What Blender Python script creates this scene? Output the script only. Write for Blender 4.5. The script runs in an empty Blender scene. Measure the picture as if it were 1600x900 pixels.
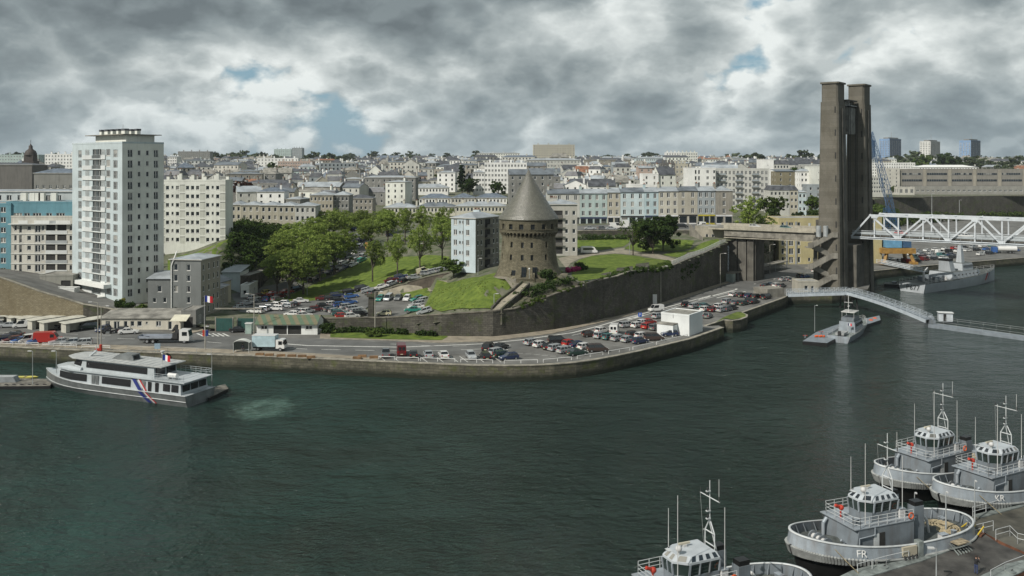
import bpy,math,random
import numpy as np
from math import sin,cos,pi,radians,sqrt,atan2
from mathutils import Vector,Matrix
from mathutils.geometry import delaunay_2d_cdt
rnd=random.Random(7)
SC=bpy.context.scene
COL=SC.collection
# ------------------------------------------------------------------ camera, sky, sun, exposure
F,H,YH=1400.0,42.0,258.0          # focal length in photo pixels, eye height, horizon row
cam=bpy.data.cameras.new('camera');camo=bpy.data.objects.new('camera',cam);COL.objects.link(camo)
cam.sensor_width=36;cam.lens=36*F/1600;cam.shift_y=-(450-YH)/1600
cam.clip_start=1;cam.clip_end=20000
camo.location=(0,0,H);camo.rotation_euler=(pi/2,0,0)
SC.camera=camo
SUN_EL=radians(42);SUN_DIR=Vector((-0.74,-0.67,0)).normalized()
sv=Vector((SUN_DIR.x*cos(SUN_EL),SUN_DIR.y*cos(SUN_EL),sin(SUN_EL)))
sun=bpy.data.lights.new('sun','SUN');suno=bpy.data.objects.new('sun',sun);COL.objects.link(suno)
sun.energy=5.0;sun.angle=radians(0.5);sun.color=(1,.95,.87)
suno.rotation_euler=sv.to_track_quat('Z','Y').to_euler()
vs=SC.view_settings;vs.view_transform='Standard';vs.look='None';vs.exposure=-0.1;vs.gamma=1
SKYOFF=(15.3,8.2,4.4)
W=bpy.data.worlds.new('World');SC.world=W;W.use_nodes=True
class NT:
 """tiny node-tree writer"""
 def __init__(s,tree):
  s.t=tree;s.t.nodes.clear()
 def n(s,typ,props=None,**inp):
  nd=s.t.nodes.new(typ)
  for k,v in (props or {}).items():setattr(nd,k,v)
  for k,v in inp.items():
   key=int(k[1:]) if k[0]=='_' and k[1:].isdigit() else k.replace('__',' ')
   sock=nd.inputs[key]
   if hasattr(v,'is_output') or isinstance(v,bpy.types.NodeSocket):s.t.links.new(v,sock)
   else:
    if isinstance(v,(tuple,list)) and len(v)==3 and sock.type=='RGBA':v=(*v,1)
    sock.default_value=v
  return nd
 def math(s,op,a,b=0.0,c=None,clamp=False):
  kw=dict(_0=a,_1=b)
  if c is not None:kw['_2']=c
  return s.n('ShaderNodeMath',dict(operation=op,use_clamp=clamp),**kw).outputs[0]
 def noise(s,vec,scale,detail=4,rough=.5,dist=0.0,out=0):
  kw=dict(Scale=scale,Detail=detail,Roughness=rough,Distortion=dist)
  if vec is not None:kw['Vector']=vec
  return s.n('ShaderNodeTexNoise',None,**kw).outputs[out]
 def ramp(s,fac,*stops):
  nd=s.n('ShaderNodeValToRGB',None,Fac=fac);e=nd.color_ramp.elements
  while len(e)<len(stops):e.new(.5)
  for el,(p,c) in zip(e,stops):
   el.position=p;el.color=(*c,1) if isinstance(c,tuple) else (c,c,c,1)
  return nd.outputs[0]
 def mix(s,fac,a,b,mode='MIX'):
  nd=s.n('ShaderNodeMix',dict(data_type='RGBA',blend_type=mode,clamp_result=False))
  for k,v in ((0,fac),(6,a),(7,b)):
   if isinstance(v,bpy.types.NodeSocket):s.t.links.new(v,nd.inputs[k])
   else:nd.inputs[k].default_value=(*v,1) if isinstance(v,tuple) else ((v,v,v,1) if k else v)
  return nd.outputs[2]
 def vmath(s,op,a,b=(0,0,0),scale=None):
  kw=dict(_0=a,_1=b)
  nd=s.n('ShaderNodeVectorMath',dict(operation=op),**kw)
  if scale is not None:
   if isinstance(scale,bpy.types.NodeSocket):s.t.links.new(scale,nd.inputs['Scale'])
   else:nd.inputs['Scale'].default_value=scale
  return nd.outputs[0]
w=NT(W.node_tree)
sky=w.n('ShaderNodeTexSky',dict(sky_type='NISHITA',sun_disc=False,sun_elevation=SUN_EL,
 sun_rotation=atan2(sv.x,sv.y),air_density=1.2,dust_density=1.5))
tc=w.n('ShaderNodeTexCoord').outputs['Generated']
sx=w.n('ShaderNodeSeparateXYZ',None,Vector=tc)
zz=w.math('MAXIMUM',sx.outputs[2],0.0)
pl=w.vmath('ADD',w.vmath('MULTIPLY',tc,(1,1,1.75)),SKYOFF)
def big(off):
 return w.noise(w.vmath('ADD',pl,off),2.6,3,.45)
def puff(off):                                      # rounded heaps, smaller ones riding on larger
 v=w.vmath('ADD',pl,off)
 wv=w.vmath('ADD',v,w.vmath('SCALE',w.noise(v,7,5,.55,out=1),scale=.10))
 a_=w.n('ShaderNodeTexVoronoi',dict(feature='F1'),Vector=wv,Scale=9.0).outputs['Distance']
 b_=w.n('ShaderNodeTexVoronoi',dict(feature='F1'),Vector=wv,Scale=24.0).outputs['Distance']
 c_=w.noise(v,26,7,.6)
 return w.math('SUBTRACT',w.math('MULTIPLY',c_,.52),w.math('ADD',w.math('MULTIPLY',a_,.62),w.math('MULTIPLY',b_,.34)))
D0=big((0,0,0));P0=puff((0,0,0));P1=puff((-.012,-.004,.022))
d0=w.math('ADD',w.math('SUBTRACT',D0,.027),w.math('MULTIPLY',P0,.30))   # about .25 to .65
cover=w.ramp(d0,(.235,0.0),(.285,1.0))
lit=w.math('ADD',w.math('MULTIPLY',w.math('SUBTRACT',P0,P1),2.9),.46,clamp=True)
nearh=w.math('SUBTRACT',.17,zz,clamp=True)
thick=w.ramp(w.math('SUBTRACT',d0,w.math('MULTIPLY',nearh,.35)),(.29,1.0),(.47,0.0))
lw=w.math('ADD',.24,w.math('MULTIPLY',nearh,1.7))
br=w.math('ADD',w.math('MULTIPLY',lit,lw),w.math('MULTIPLY',thick,w.math('SUBTRACT',.98,lw)))
ccol=w.ramp(br,(.06,(1.7,2.05,2.2)),(.32,(2.8,3.3,3.45)),(.56,(4.6,5.15,5.2)),(.88,(9.0,9.5,9.3)))
low=w.ramp(zz,(.0,1.0),(.10,0.0))
blue=w.mix(.8,sky.outputs[0],(2.5,4.3,5.5))
col=w.mix(cover,blue,ccol)
col=w.mix(w.math('MULTIPLY',low,.38),col,(4.1,5.2,5.8))
bg=w.n('ShaderNodeBackground',None,Color=col,Strength=0.1)
out=w.n('ShaderNodeOutputWorld',None,Surface=bg.outputs[0])
# ------------------------------------------------------------------ placing by photo pixel
def G(x,y,z=0.0):
 Y=(H-z)*F/(y-YH)
 return Vector(((x-800)/F*Y,Y,z))
def D(x,y,Y):
 return Vector(((x-800)/F*Y,Y,H-(y-YH)/F*Y))
def XY(x,Y):return ((x-800)/F*Y,Y)
def PX(X,Y,z):return (800+F*X/Y,YH+(H-z)*F/Y)
# ------------------------------------------------------------------ materials
MATS={}
def mat(name,col,rough=.7,metal=0,var=.12,scale=.6,bump=0,bscale=4,col2=None,stain=0,stcol=None,spec=.4,objrand=0,coat=0):
 if name in MATS:return MATS[name]
 m=bpy.data.materials.new(name);m.use_nodes=True;t=NT(m.node_tree);MATS[name]=m
 pos=t.n('ShaderNodeNewGeometry').outputs['Position']
 c2=col2 or tuple(v*(1-2.2*var) for v in col)
 c1=tuple(min(1,v*(1+.6*var)) for v in col)
 nz=t.noise(pos,scale,6,.6)
 c=t.mix(t.ramp(nz,(.35,0.0),(.65,1.0)),c2,c1)
 if stain:                                       # runs of dirt down the face
  st=t.noise(t.vmath('MULTIPLY',pos,(.9,.9,.09)),1.3,5,.65)
  c=t.mix(t.math('MULTIPLY',t.ramp(st,(.48,0.0),(.7,1.0)),stain),c,stcol or tuple(v*.35 for v in col))
 if objrand:
  oi=t.n('ShaderNodeObjectInfo').outputs['Random']
  c=t.mix(1.0,c,t.ramp(oi,(0,1-objrand),(1,1+objrand)),'MULTIPLY')
 kw=dict(Roughness=rough,Metallic=metal)
 p=t.n('ShaderNodeBsdfPrincipled',None,**kw);t.t.links.new(c,p.inputs['Base Color'])
 p.inputs['Specular IOR Level'].default_value=spec
 if coat:p.inputs['Coat Weight'].default_value=coat;p.inputs['Coat Roughness'].default_value=.08
 if bump:
  b=t.n('ShaderNodeBump',None,Strength=min(1,bump),Distance=.12,Height=t.noise(pos,bscale,5,.6))
  t.t.links.new(b.outputs[0],p.inputs['Normal'])
 t.n('ShaderNodeOutputMaterial',None,Surface=p.outputs[0])
 return m
def mat_glass(name,col=(.016,.021,.025),curtain=(.24,.235,.21),amount=.32):
 """window glass: dark, with a curtain or blind behind some of the panes"""
 if name in MATS:return MATS[name]
 m=bpy.data.materials.new(name);m.use_nodes=True;t=NT(m.node_tree);MATS[name]=m
 oi=t.n('ShaderNodeObjectInfo');pos=t.n('ShaderNodeNewGeometry').outputs['Position']
 cell=t.n('ShaderNodeTexWhiteNoise',dict(noise_dimensions='3D'),
 Vector=t.vmath('FLOOR',t.vmath('MULTIPLY',t.vmath('ADD',pos,oi.outputs['Location']),(.45,.45,.36)))).outputs[0]
 f=t.math('ADD',t.math('MULTIPLY',oi.outputs['Random'],.5),t.math('MULTIPLY',cell,.5))
 c=t.mix(t.ramp(f,(1-amount-.02,0.0),(1-amount*.35,1.0)),col,curtain)
 p=t.n('ShaderNodeBsdfPrincipled',None,Roughness=.08);t.t.links.new(c,p.inputs['Base Color'])
 p.inputs['Specular IOR Level'].default_value=.6
 t.n('ShaderNodeOutputMaterial',None,Surface=p.outputs[0])
 return m
def mat_stone(name,c1,c2,mortar,bw=.9,bh=.4,scale=1.0,dirt=.5,dark=(.05,.05,.04),tide=None,moss=None,bump=.5,cyl=None):
 """coursed stone on vertical faces; tide = height under which weed darkens it"""
 if name in MATS:return MATS[name]
 m=bpy.data.materials.new(name);m.use_nodes=True;t=NT(m.node_tree);MATS[name]=m
 geo=t.n('ShaderNodeNewGeometry');pos=geo.outputs['Position'];s=t.n('ShaderNodeSeparateXYZ',None,Vector=pos)
 if cyl:
  a=t.math('ARCTAN2',t.math('SUBTRACT',s.outputs[1],cyl[1]),t.math('SUBTRACT',s.outputs[0],cyl[0]))
  u=t.math('MULTIPLY',a,cyl[2])
 else:
  u=t.math('ADD',s.outputs[0],t.math('MULTIPLY',s.outputs[1],.83))
 vec=t.n('ShaderNodeCombineXYZ',None,X=u,Y=s.outputs[2],Z=0.0).outputs[0]
 vec=t.vmath('ADD',vec,t.vmath('SCALE',t.noise(pos,.7,3,.5,out=1),scale=.22))
 br=t.n('ShaderNodeTexBrick',dict(offset=.5),Vector=vec,Color1=c1,Color2=c2,Mortar=mortar,Scale=scale,
 **{'Mortar__Size':.03,'Mortar__Smooth':.3,'Bias':0.0,'Brick__Width':bw,'Row__Height':bh})
 c=br.outputs[0]
 n1=t.noise(pos,.16,7,.65);n2=t.noise(t.vmath('MULTIPLY',pos,(1,1,.22)),.8,6,.7)
 c=t.mix(t.math('MULTIPLY',t.ramp(n1,(.42,0.0),(.62,1.0)),dirt),c,dark)
 c=t.mix(t.math('MULTIPLY',t.ramp(n2,(.5,0.0),(.68,1.0)),dirt),c,dark)
 c=t.mix(t.math('MULTIPLY',t.ramp(t.noise(pos,2.6,4,.7),(.55,0.0),(.75,1.0)),.5),c,tuple(min(1,v*1.5) for v in c1))
 if moss:
  c=t.mix(t.math('MULTIPLY',t.ramp(t.noise(pos,.35,6,.7),(.52,0.0),(.64,1.0)),.8),c,moss)
 if tide is not None:
  e=t.math('ADD',s.outputs[2],t.math('MULTIPLY',t.noise(pos,.5,5,.6),1.4))
  c=t.mix(t.ramp(t.math('SUBTRACT',e,tide-.5,clamp=True),(0,1.0),(1,0.0)),c,(.018,.022,.014))
 h=t.math('ADD',t.math('MULTIPLY',br.outputs[1],-1.0),t.noise(pos,3.0,6,.7))
 b=t.n('ShaderNodeBump',None,Strength=bump,Distance=.15,Height=h)
 p=t.n('ShaderNodeBsdfPrincipled',None,Roughness=.85,Normal=b.outputs[0]);t.t.links.new(c,p.inputs['Base Color'])
 p.inputs['Specular IOR Level'].default_value=.25
 t.n('ShaderNodeOutputMaterial',None,Surface=p.outputs[0])
 return m
def mat_leaf(name,a,b,objrand=.15,trans=.3):
 if name in MATS:return MATS[name]
 m=bpy.data.materials.new(name);m.use_nodes=True;t=NT(m.node_tree);MATS[name]=m
 pos=t.n('ShaderNodeNewGeometry');oi=t.n('ShaderNodeObjectInfo').outputs['Random']
 f=t.math('ADD',t.math('MULTIPLY',pos.outputs['Random Per Island'],.5),t.math('MULTIPLY',t.noise(pos.outputs['Position'],.5,3,.6),.6))
 c=t.mix(t.ramp(f,(.25,0.0),(.8,1.0)),a,b)
 c=t.mix(1.0,c,t.ramp(oi,(0,1-objrand),(1,1+objrand)),'MULTIPLY')
 p=t.n('ShaderNodeBsdfDiffuse',None,Color=c);q=t.n('ShaderNodeBsdfTranslucent',None,Color=c)
 mx=t.n('ShaderNodeMixShader',None,Fac=trans,_1=p.outputs[0],_2=q.outputs[0])
 t.n('ShaderNodeOutputMaterial',None,Surface=mx.outputs[0])
 return m
# ------------------------------------------------------------------ mesh builder
class MB:
 def __init__(s):
  s.v=[];s.f=[];s.mi=[];s.mats=[];s.m=Matrix.Identity(4);s.sm=[]
 def mid(s,m):
  if m not in s.mats:s.mats.append(m)
  return s.mats.index(m)
 def add(s,vs,fs,m,smooth=False):
  b=len(s.v);M=s.m
  s.v += [tuple(M @ Vector(p)) for p in vs]
  k=s.mid(m)
  for f in fs:
   s.f.append([b+i for i in f]);s.mi.append(k);s.sm.append(smooth)
  return s
 def quad(s,a,b,c,d,m):return s.add([a,b,c,d],[(0,1,2,3)],m)
 def box(s,x0,x1,y0,y1,z0,z1,m,bottom=True):
  fs=[(4,5,6,7),(0,1,5,4),(1,2,6,5),(2,3,7,6),(3,0,4,7)]
  if bottom:fs.append((3,2,1,0))
  return s.add([(x0,y0,z0),(x1,y0,z0),(x1,y1,z0),(x0,y1,z0),(x0,y0,z1),(x1,y0,z1),(x1,y1,z1),(x0,y1,z1)],fs,m)
 def prism(s,poly,z0,z1,m,mtop=None,top=None):
  """poly counter-clockwise in xy; top = another outline for the upper face"""
  n=len(poly);tp=top or poly
  vs=[(p[0],p[1],z0) for p in poly]+[(p[0],p[1],z1) for p in tp]
  s.add(vs,[(i,(i+1) % n,n+(i+1) % n,n+i) for i in range(n)]+[tuple(range(n))[::-1]],m)
  s.add(vs[n:],[tuple(range(n))],mtop or m)
  return s
 def side(s,prof,y0,y1,m,smooth=False):
  """profile in xz extruded along y"""
  n=len(prof)
  vs=[(p[0],y0,p[1]) for p in prof]+[(p[0],y1,p[1]) for p in prof]
  s.add(vs,[(i,n+i,n+(i+1) % n,(i+1) % n) for i in range(n)],m,smooth)
  s.add(vs,[tuple(range(n)),tuple(range(2*n-1,n-1,-1))],m)
  return s
 def tube(s,p0,p1,r,m,n=6,r1=None,cap=True,smooth=True):
  p0,p1=Vector(p0),Vector(p1);d=p1-p0
  if d.length<1e-6:return s
  q=d.to_track_quat('Z','Y').to_matrix();r1=r if r1 is None else r1
  a=[2*pi*i/n for i in range(n)]
  vs=[p0+q @ Vector((cos(t)*r,sin(t)*r,0)) for t in a]+[p1+q @ Vector((cos(t)*r1,sin(t)*r1,0)) for t in a]
  fs=[(i,(i+1) % n,n+(i+1) % n,n+i) for i in range(n)]
  s.add(vs,fs,m,smooth)
  if cap:s.add(vs,[tuple(range(n))[::-1],tuple(range(n,2*n))],m)
  return s
 def path(s,pts,r,m,n=5):
  for a,b in zip(pts,pts[1:]):s.tube(a,b,r,m,n)
  return s
 def beam(s,p0,p1,w,h,m,up=(0,0,1)):
  """box-section bar from p0 to p1"""
  p0,p1=Vector(p0),Vector(p1);d=(p1-p0).normalized();up=Vector(up)
  if abs(d.dot(up))>.98:up=Vector((1,0,0))
  sd=d.cross(up).normalized();u2=sd.cross(d)
  o=[sd*a*w/2+u2*b*h/2 for a,b in ((-1,-1),(1,-1),(1,1),(-1,1))]
  return s.add([p0+k for k in o]+[p1+k for k in o],
 [(0,1,2,3)[::-1],(4,5,6,7),(0,1,5,4),(1,2,6,5),(2,3,7,6),(3,0,4,7)],m)
 def lathe(s,prof,m,n=24,c=(0,0),smooth=True):
  k=len(prof)
  vs=[(c[0]+r*cos(2*pi*i/n),c[1]+r*sin(2*pi*i/n),z) for r,z in prof for i in range(n)]
  fs=[(j*n+i,j*n+(i+1) % n,(j+1)*n+(i+1) % n,(j+1)*n+i) for j in range(k-1) for i in range(n)]
  return s.add(vs,fs,m,smooth)
 def sphere(s,c,r,m,n=10,sq=1.0):
  prof=[(max(1e-3,r*sin(pi*j/(n // 2))),c[2]-r*sq*cos(pi*j/(n // 2))) for j in range(n // 2+1)]
  return s.lathe(prof,m,n,(c[0],c[1]))
 def mesh(s,name):
  me=bpy.data.meshes.new(name)
  me.from_pydata(s.v,[],s.f)
  for m in s.mats:me.materials.append(m)
  me.polygons.foreach_set('material_index',s.mi)
  me.polygons.foreach_set('use_smooth',s.sm)
  me.update()
  return me
 def build(s,name,parent=None,**tags):
  o=bpy.data.objects.new(name,s.mesh(name));COL.objects.link(o)
  if parent is not None:o.parent=parent
  for k,v in tags.items():o[k]=v
  return o
ALLLAB=set()
def thing(name,label,cat,loc=(0,0,0),rz=0,group=None):
 w_=label.split()[:16]
 while w_[-1].strip(',') in ('and','the','a','to','with','of','in','on','by','beside','between','next','under','from','white','silver'):w_.pop()
 label=' '.join(w_).rstrip(',')
 if label in ALLLAB:label=('the other '+label) if len(w_)<15 else 'other '+' '.join(w_[:15]).rstrip(',')
 ALLLAB.add(label)
 o=bpy.data.objects.new(name,None);COL.objects.link(o);o.empty_display_size=.5
 o.location=loc;o.rotation_euler=(0,0,rz);o['label']=label;o['category']=cat
 if group:o['group']=group
 return o
def inst(name,me,parent=None,loc=(0,0,0),rz=0,scale=None,**tags):
 o=bpy.data.objects.new(name,me);COL.objects.link(o)
 if parent is not None:o.parent=parent
 o.location=loc;o.rotation_euler=(0,0,rz)
 if scale is not None:o.scale=scale if not isinstance(scale,(int,float)) else (scale,)*3
 for k,v in tags.items():o[k]=v
 return o
KIDS={}
def copy_thing(o,loc,rz,label,group=None,scale=None):
 if o.name not in KIDS:KIDS[o.name]=[(c,list(c.children)) for c in o.children]
 r=o.copy();COL.objects.link(r);r.location=loc;r.rotation_euler=(0,0,rz);r['label']=label
 if scale:r.scale=(scale,)*3
 if group:r['group']=group
 for c,gs in KIDS[o.name]:
  d=c.copy();COL.objects.link(d);d.parent=r
  for g in gs:
   e=g.copy();COL.objects.link(e);e.parent=d
 return r
def inpoly(x,y,poly):
 c=False;j=len(poly)-1
 for i in range(len(poly)):
  xi,yi=poly[i][0],poly[i][1];xj,yj=poly[j][0],poly[j][1]
  if (yi>y) != (yj>y) and x<(xj-xi)*(y-yi)/(yj-yi)+xi:c=not c
  j=i
 return c
def inpoly_np(x,y,poly):
 c=np.zeros(x.shape,bool);j=len(poly)-1
 for i in range(len(poly)):
  xi,yi=poly[i][0],poly[i][1];xj,yj=poly[j][0],poly[j][1]
  if yi != yj:
   c ^= ((yi>y) != (yj>y)) & (x<(xj-xi)*(y-yi)/(yj-yi)+xi)
  j=i
 return c
# ------------------------------------------------------------------ ground levels
QZ=3.0
QEDGE=[(-260,533),(0,542),(100,547),(250,552),(400,557),(560,564),(700,570),(745,571.6),(790,572.2),(830,571.6),(865,570),(900,567),(935,562),(970,555.5),(1000,549),(1040,539.7),(1080,530),(1131,512),(1123,508.5),(1104,509.5),(1131,500.5),(1145,501.6),(1158,499.6),(1167,496),
 (1168,492.5),(1160,489),(1226,465.5),(1232,460),(1268,459),(1300,459),(1356,452),(1363,436),(1364,424),
 (1420,418),(1525,409),(1600,403),(1900,384)]
qe=[G(x,y,QZ) for x,y in QEDGE]
LFRONT=[XY(*a) for a in [(-500,218),(240,218),(262,222),(300,216),(330,209.5),(400,209.5),(512,213),(600,210.5),(690,204.5),(765,203.7),
 (865,212.5),(940,227.5),(972,234),(1000,241.5),(1075,271),(1137,301),(1170,316),(1185,338),(1228,365),
 (1234,380),(1290,447),(1370,627),(1600,666),(1900,680)]]
LAND=LFRONT+[(6000,680),(6000,7000),(-6000,7000),(-6000,218)]
BY=[0,300,350,420,500,800,1200,1800,2500,4000,8000]
BZ=[14,15,17,19.5,23,30,37.5,47,55,60,60]
def baseline(x,y):
 z=np.interp(y,BY,BZ)
 k=np.clip((x/np.maximum(y,1)-.345)/.03,0,1)*np.clip((1250-y)/400,0,1)
 return z*(1-k)+19.3*k
CP=[(380,490,3.05),(450,480,3.05),(520,490,3.05),(560,485,3.05),(620,493,3.2),(500,465,3.2),(560,462,3.6),(330,500,3.05),
 (360,475,3.05),(480,440,4.6),(515,425,6),(540,400,8),(560,370,12),(555,352,14.5),(590,445,5.8),(600,430,7.5),(650,415,10),
 (690,400,12.2),(650,400,11),(700,385,14.2),(620,380,12),(588,453,5.0),(612,447,6.1),(640,440,7.2),(672,430,9.3),(704,424,10.5),(735,420,12.6),
 (790,436,14.4),(755,437,14.0),(830,436,14.5),(870,436,14.2),(700,447,8.6),(690,487,6.8),(720,485,8),(690,472,7.6),(740,470,9.6),(720,460,10),(760,452,12.3),
 (740,445,12.6),(720,440,11.2),(765,487,8.2),(790,472,9.2),(830,468,9.4),(865,463,10.7),(900,455,11.3),(940,440,12.9),(905,440,13.2),(960,420,13.2),
 (1000,405,13.4),(1050,412,12.9),(920,398,13.6),(1000,390,14.6),(1080,385,15),(1120,376,16.6),(1095,396,14),
 (265,415,10.5),(300,400,13),(340,385,16.5),(360,372,18.4),(350,430,8.5),
 (370,347,20.3),(430,347,20.3),(490,346,19.5),(380,447,4.5),(350,462,3.6),(300,470,4.5),(270,470,5.5),(310,440,8)]
pts=[tuple(G(*c)) for c in CP]
pts += [(*XY(x,Y),z) for x,Y,z in [(0,221,14.6),(60,221,11.0),(130,221,8.0),(187,221,6.4),(235,221,5.2),(-200,221,15),(0,240,13.5),(60,240,11.5),(130,240,8),
 (190,232,6.8),(240,235,6.2),(0,290,13.5),(130,290,12),(900,345,17.8),(1000,345,17.9),(1100,345,18.0),(1140,330,18.4),(900,327,17.6),(1000,327,17.8),
 (915,318,14.4),(985,316,14.8),(1170,330,17),(1200,370,16),(1250,420,17),(750,330,15.5),(870,300,13.8),(640,330,15.5),(560,380,17.5),(480,400,20),(365,303,18.5)]]
pts += [(X,Y,float(baseline(np.array(X),np.array(Y)))) for X in (-340,-220,-110,0,110,220) for Y in (430,520)]
pts=np.array(pts)
def tps(P):
 n=len(P);d=np.hypot(P[:,None,0]-P[None,:,0],P[:,None,1]-P[None,:,1])
 K=d+0.0;K[np.diag_indices(n)]=-.4
 A=np.zeros((n+3,n+3));A[:n,:n]=-K;A[:n,n]=1;A[:n,n+1:]=P[:,:2]/100;A[n,:n]=1;A[n+1:,:n]=P[:,:2].T/100
 w_=np.linalg.solve(A,np.r_[P[:,2],0,0,0])
 def f(x,y):
  x=np.asarray(x,float);y=np.asarray(y,float)
  dd=np.hypot(x[...,None]-P[:,0],y[...,None]-P[:,1])
  return -(dd @ w_[:n])+w_[n]+w_[n+1]*x/100+w_[n+2]*y/100
 return f
hnear=tps(pts)
LOWP=[G(600,499,3.2),G(566,492,3.1),G(588,462,4),G(652,451,5.5),G(704,439,8),G(684,455,5.6),G(662,494,3.4)]
hlow=tps(np.array([tuple(G(*c)) for c in [(600,490,3.3),(570,490,3.1),(640,490,3.4),(660,470,3.8),(600,465,3.8),(588,462,3.9),(615,460,4.3),(652,451,5.5),(690,445,7.4),(704,439,8),(683,455,5.4)]]))
def hgt(x,y):
 x=np.atleast_1d(np.asarray(x,float));y=np.atleast_1d(np.asarray(y,float))
 k=np.clip((y-430)/90,0,1);k=np.maximum(k,np.clip((np.abs(x)-300)/60,0,1));k=k*k*(3-2*k)
 z=hnear(x,y)*(1-k)+baseline(x,y)*k
 low=inpoly_np(x,y,LOWP)
 z=np.where(low,hlow(x,y),z)
 return np.maximum(z,3.03)
def h1(x,y):
 if not inpoly(x,y,LAND):return QZ
 return float(hgt(x,y)[0])
def GT(px,py,z0=10.0):
 """the point of the ground seen at a photo pixel"""
 z=z0
 p=G(px,py,z)
 lo,hi=150.0,1500.0
 Y=195.0
 while Y<1500:
  z=H-(py-YH)/F*Y
  if z <= h1((px-800)/F*Y,Y) :break
  Y += 1.5 if Y<500 else 6
 return Vector(((px-800)/F*Y,Y,h1((px-800)/F*Y,Y)))
M_EARTH=mat('rough_ground',(.12,.115,.085),.95,var=.3,scale=.3,col2=(.045,.065,.025),bump=.5,bscale=2)
M_ASPH=mat('asphalt',(.145,.143,.132),.85,var=.2,scale=.18,bump=.2,bscale=8)
M_ASPH2=mat('road_asphalt',(.125,.126,.12),.8,var=.17,scale=.14,bump=.2,bscale=8)
M_PAVE=mat('pavement',(.27,.235,.18),.9,var=.16,scale=.4,bump=.2,bscale=5)
M_GRASS=mat('grass',(.12,.16,.032),.95,var=.22,scale=.55,bump=1,bscale=9,col2=(.07,.105,.022),spec=.1)
M_GRASS2=mat('rough_grass',(.115,.145,.035),.95,var=.3,scale=.5,bump=1,bscale=3,col2=(.05,.075,.02),spec=.1)
M_PATH=mat('gravel_path',(.26,.235,.18),.9,var=.15,scale=.6)
M_WHITEPAINT=mat('road_paint',(.62,.62,.58),.7,var=.15,scale=2)
M_CONC=mat('concrete',(.25,.235,.2),.85,var=.18,scale=.35,stain=.4,bump=.15)
M_COPE=mat('coping',(.29,.27,.22),.85,var=.22,scale=.8)
M_QUAYW=mat_stone('quay_masonry',(.145,.135,.10),(.09,.085,.062),(.045,.042,.033),1.5,.55,dirt=.65,dark=(.045,.045,.035),tide=1.85,moss=(.075,.085,.03))
M_WALLD=mat_stone('dark_wall_masonry',(.115,.108,.09),(.07,.066,.056),(.035,.033,.028),.9,.42,dirt=.6,dark=(.028,.026,.02),moss=(.055,.07,.025))
M_WALLB=mat_stone('buff_wall_masonry',(.27,.235,.155),(.19,.165,.11),(.12,.10,.07),.7,.3,dirt=.5,dark=(.13,.105,.06))
def drape(name,poly,m,off=.05,step=3.0,flat=None,kind='structure',smooth=True):
 """a sheet laid on the ground inside an outline"""
 poly=[(p[0],p[1]) for p in poly]
 dense=[]
 for a,b in zip(poly,poly[1:]+poly[:1]):
  n=max(1,int(math.hypot(b[0]-a[0],b[1]-a[1])/step))
  dense += [(a[0]+(b[0]-a[0])*i/n,a[1]+(b[1]-a[1])*i/n) for i in range(n)]
 vs=[Vector(p) for p in dense];ne=len(vs)
 if flat is None:
  xs=[p[0] for p in poly];ys=[p[1] for p in poly]
  y=min(ys)+step/2
  while y<max(ys):
   x=min(xs)+step/2
   while x<max(xs):
    if inpoly(x,y,poly):vs.append(Vector((x,y)))
    x += step
   y += step
 r=delaunay_2d_cdt(vs,[(i,(i+1) % ne) for i in range(ne)],[list(range(ne))],1,1e-4)
 P=np.array([tuple(v) for v in r[0]])
 z=(hgt(P[:,0],P[:,1])+off) if flat is None else np.full(len(P),flat)
 b=MB();b.v=[(p[0],p[1],float(q)) for p,q in zip(P,z)]
 k=b.mid(m)
 for f in r[2]:
  f=list(f)
  a_,b_,c_=(P[f[0]],P[f[1]],P[f[2]])
  if (b_[0]-a_[0])*(c_[1]-a_[1])-(b_[1]-a_[1])*(c_[0]-a_[0])<0:f=f[::-1]
  b.f.append(f);b.mi.append(k);b.sm.append(smooth)
 return b.build(name,kind=kind)
# terrain sheet, fine near the river and coarse beyond
def grid(name,xs,ys,skip,m):
 X,Y=np.meshgrid(xs,ys);Z=hgt(X.ravel(),Y.ravel()).reshape(X.shape)
 cx=(X[:-1,:-1]+X[1:,1:])/2;cy=(Y[:-1,:-1]+Y[1:,1:])/2
 ok=inpoly_np(cx,cy,LAND) & ~skip(cx,cy)
 nx=len(xs);j,i=np.nonzero(ok)
 a=j*nx+i
 fs=np.stack([a,a+1,a+1+nx,a+nx],1)
 me=bpy.data.meshes.new(name)
 used,invx=np.unique(fs.ravel(),return_inverse=True)
 V=np.stack([X.ravel(),Y.ravel(),Z.ravel()],1)[used]
 me.from_pydata(V.tolist(),[],invx.reshape(-1,4).tolist());me.materials.append(m)
 me.polygons.foreach_set('use_smooth',[True]*len(fs));me.update()
 o=bpy.data.objects.new(name,me);COL.objects.link(o);o['kind']='structure'
 return o
grid('ground',np.arange(-330,331,2.0),np.arange(200,461,2.0),lambda x,y:x<-1e9,M_EARTH)
xs=np.r_[np.arange(-4200,-330,60.0),np.arange(-330,331,20.0),np.arange(350,4400,60.0)]
ys=np.r_[np.arange(200,460,20.0),460.0,460*1.045 ** np.arange(1,62)]
xs=np.unique(np.r_[xs,330.0]);ys=np.unique(ys)
grid('hillside',xs,ys,lambda x,y:(np.abs(x)<330) & (y<460),M_EARTH)
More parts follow.
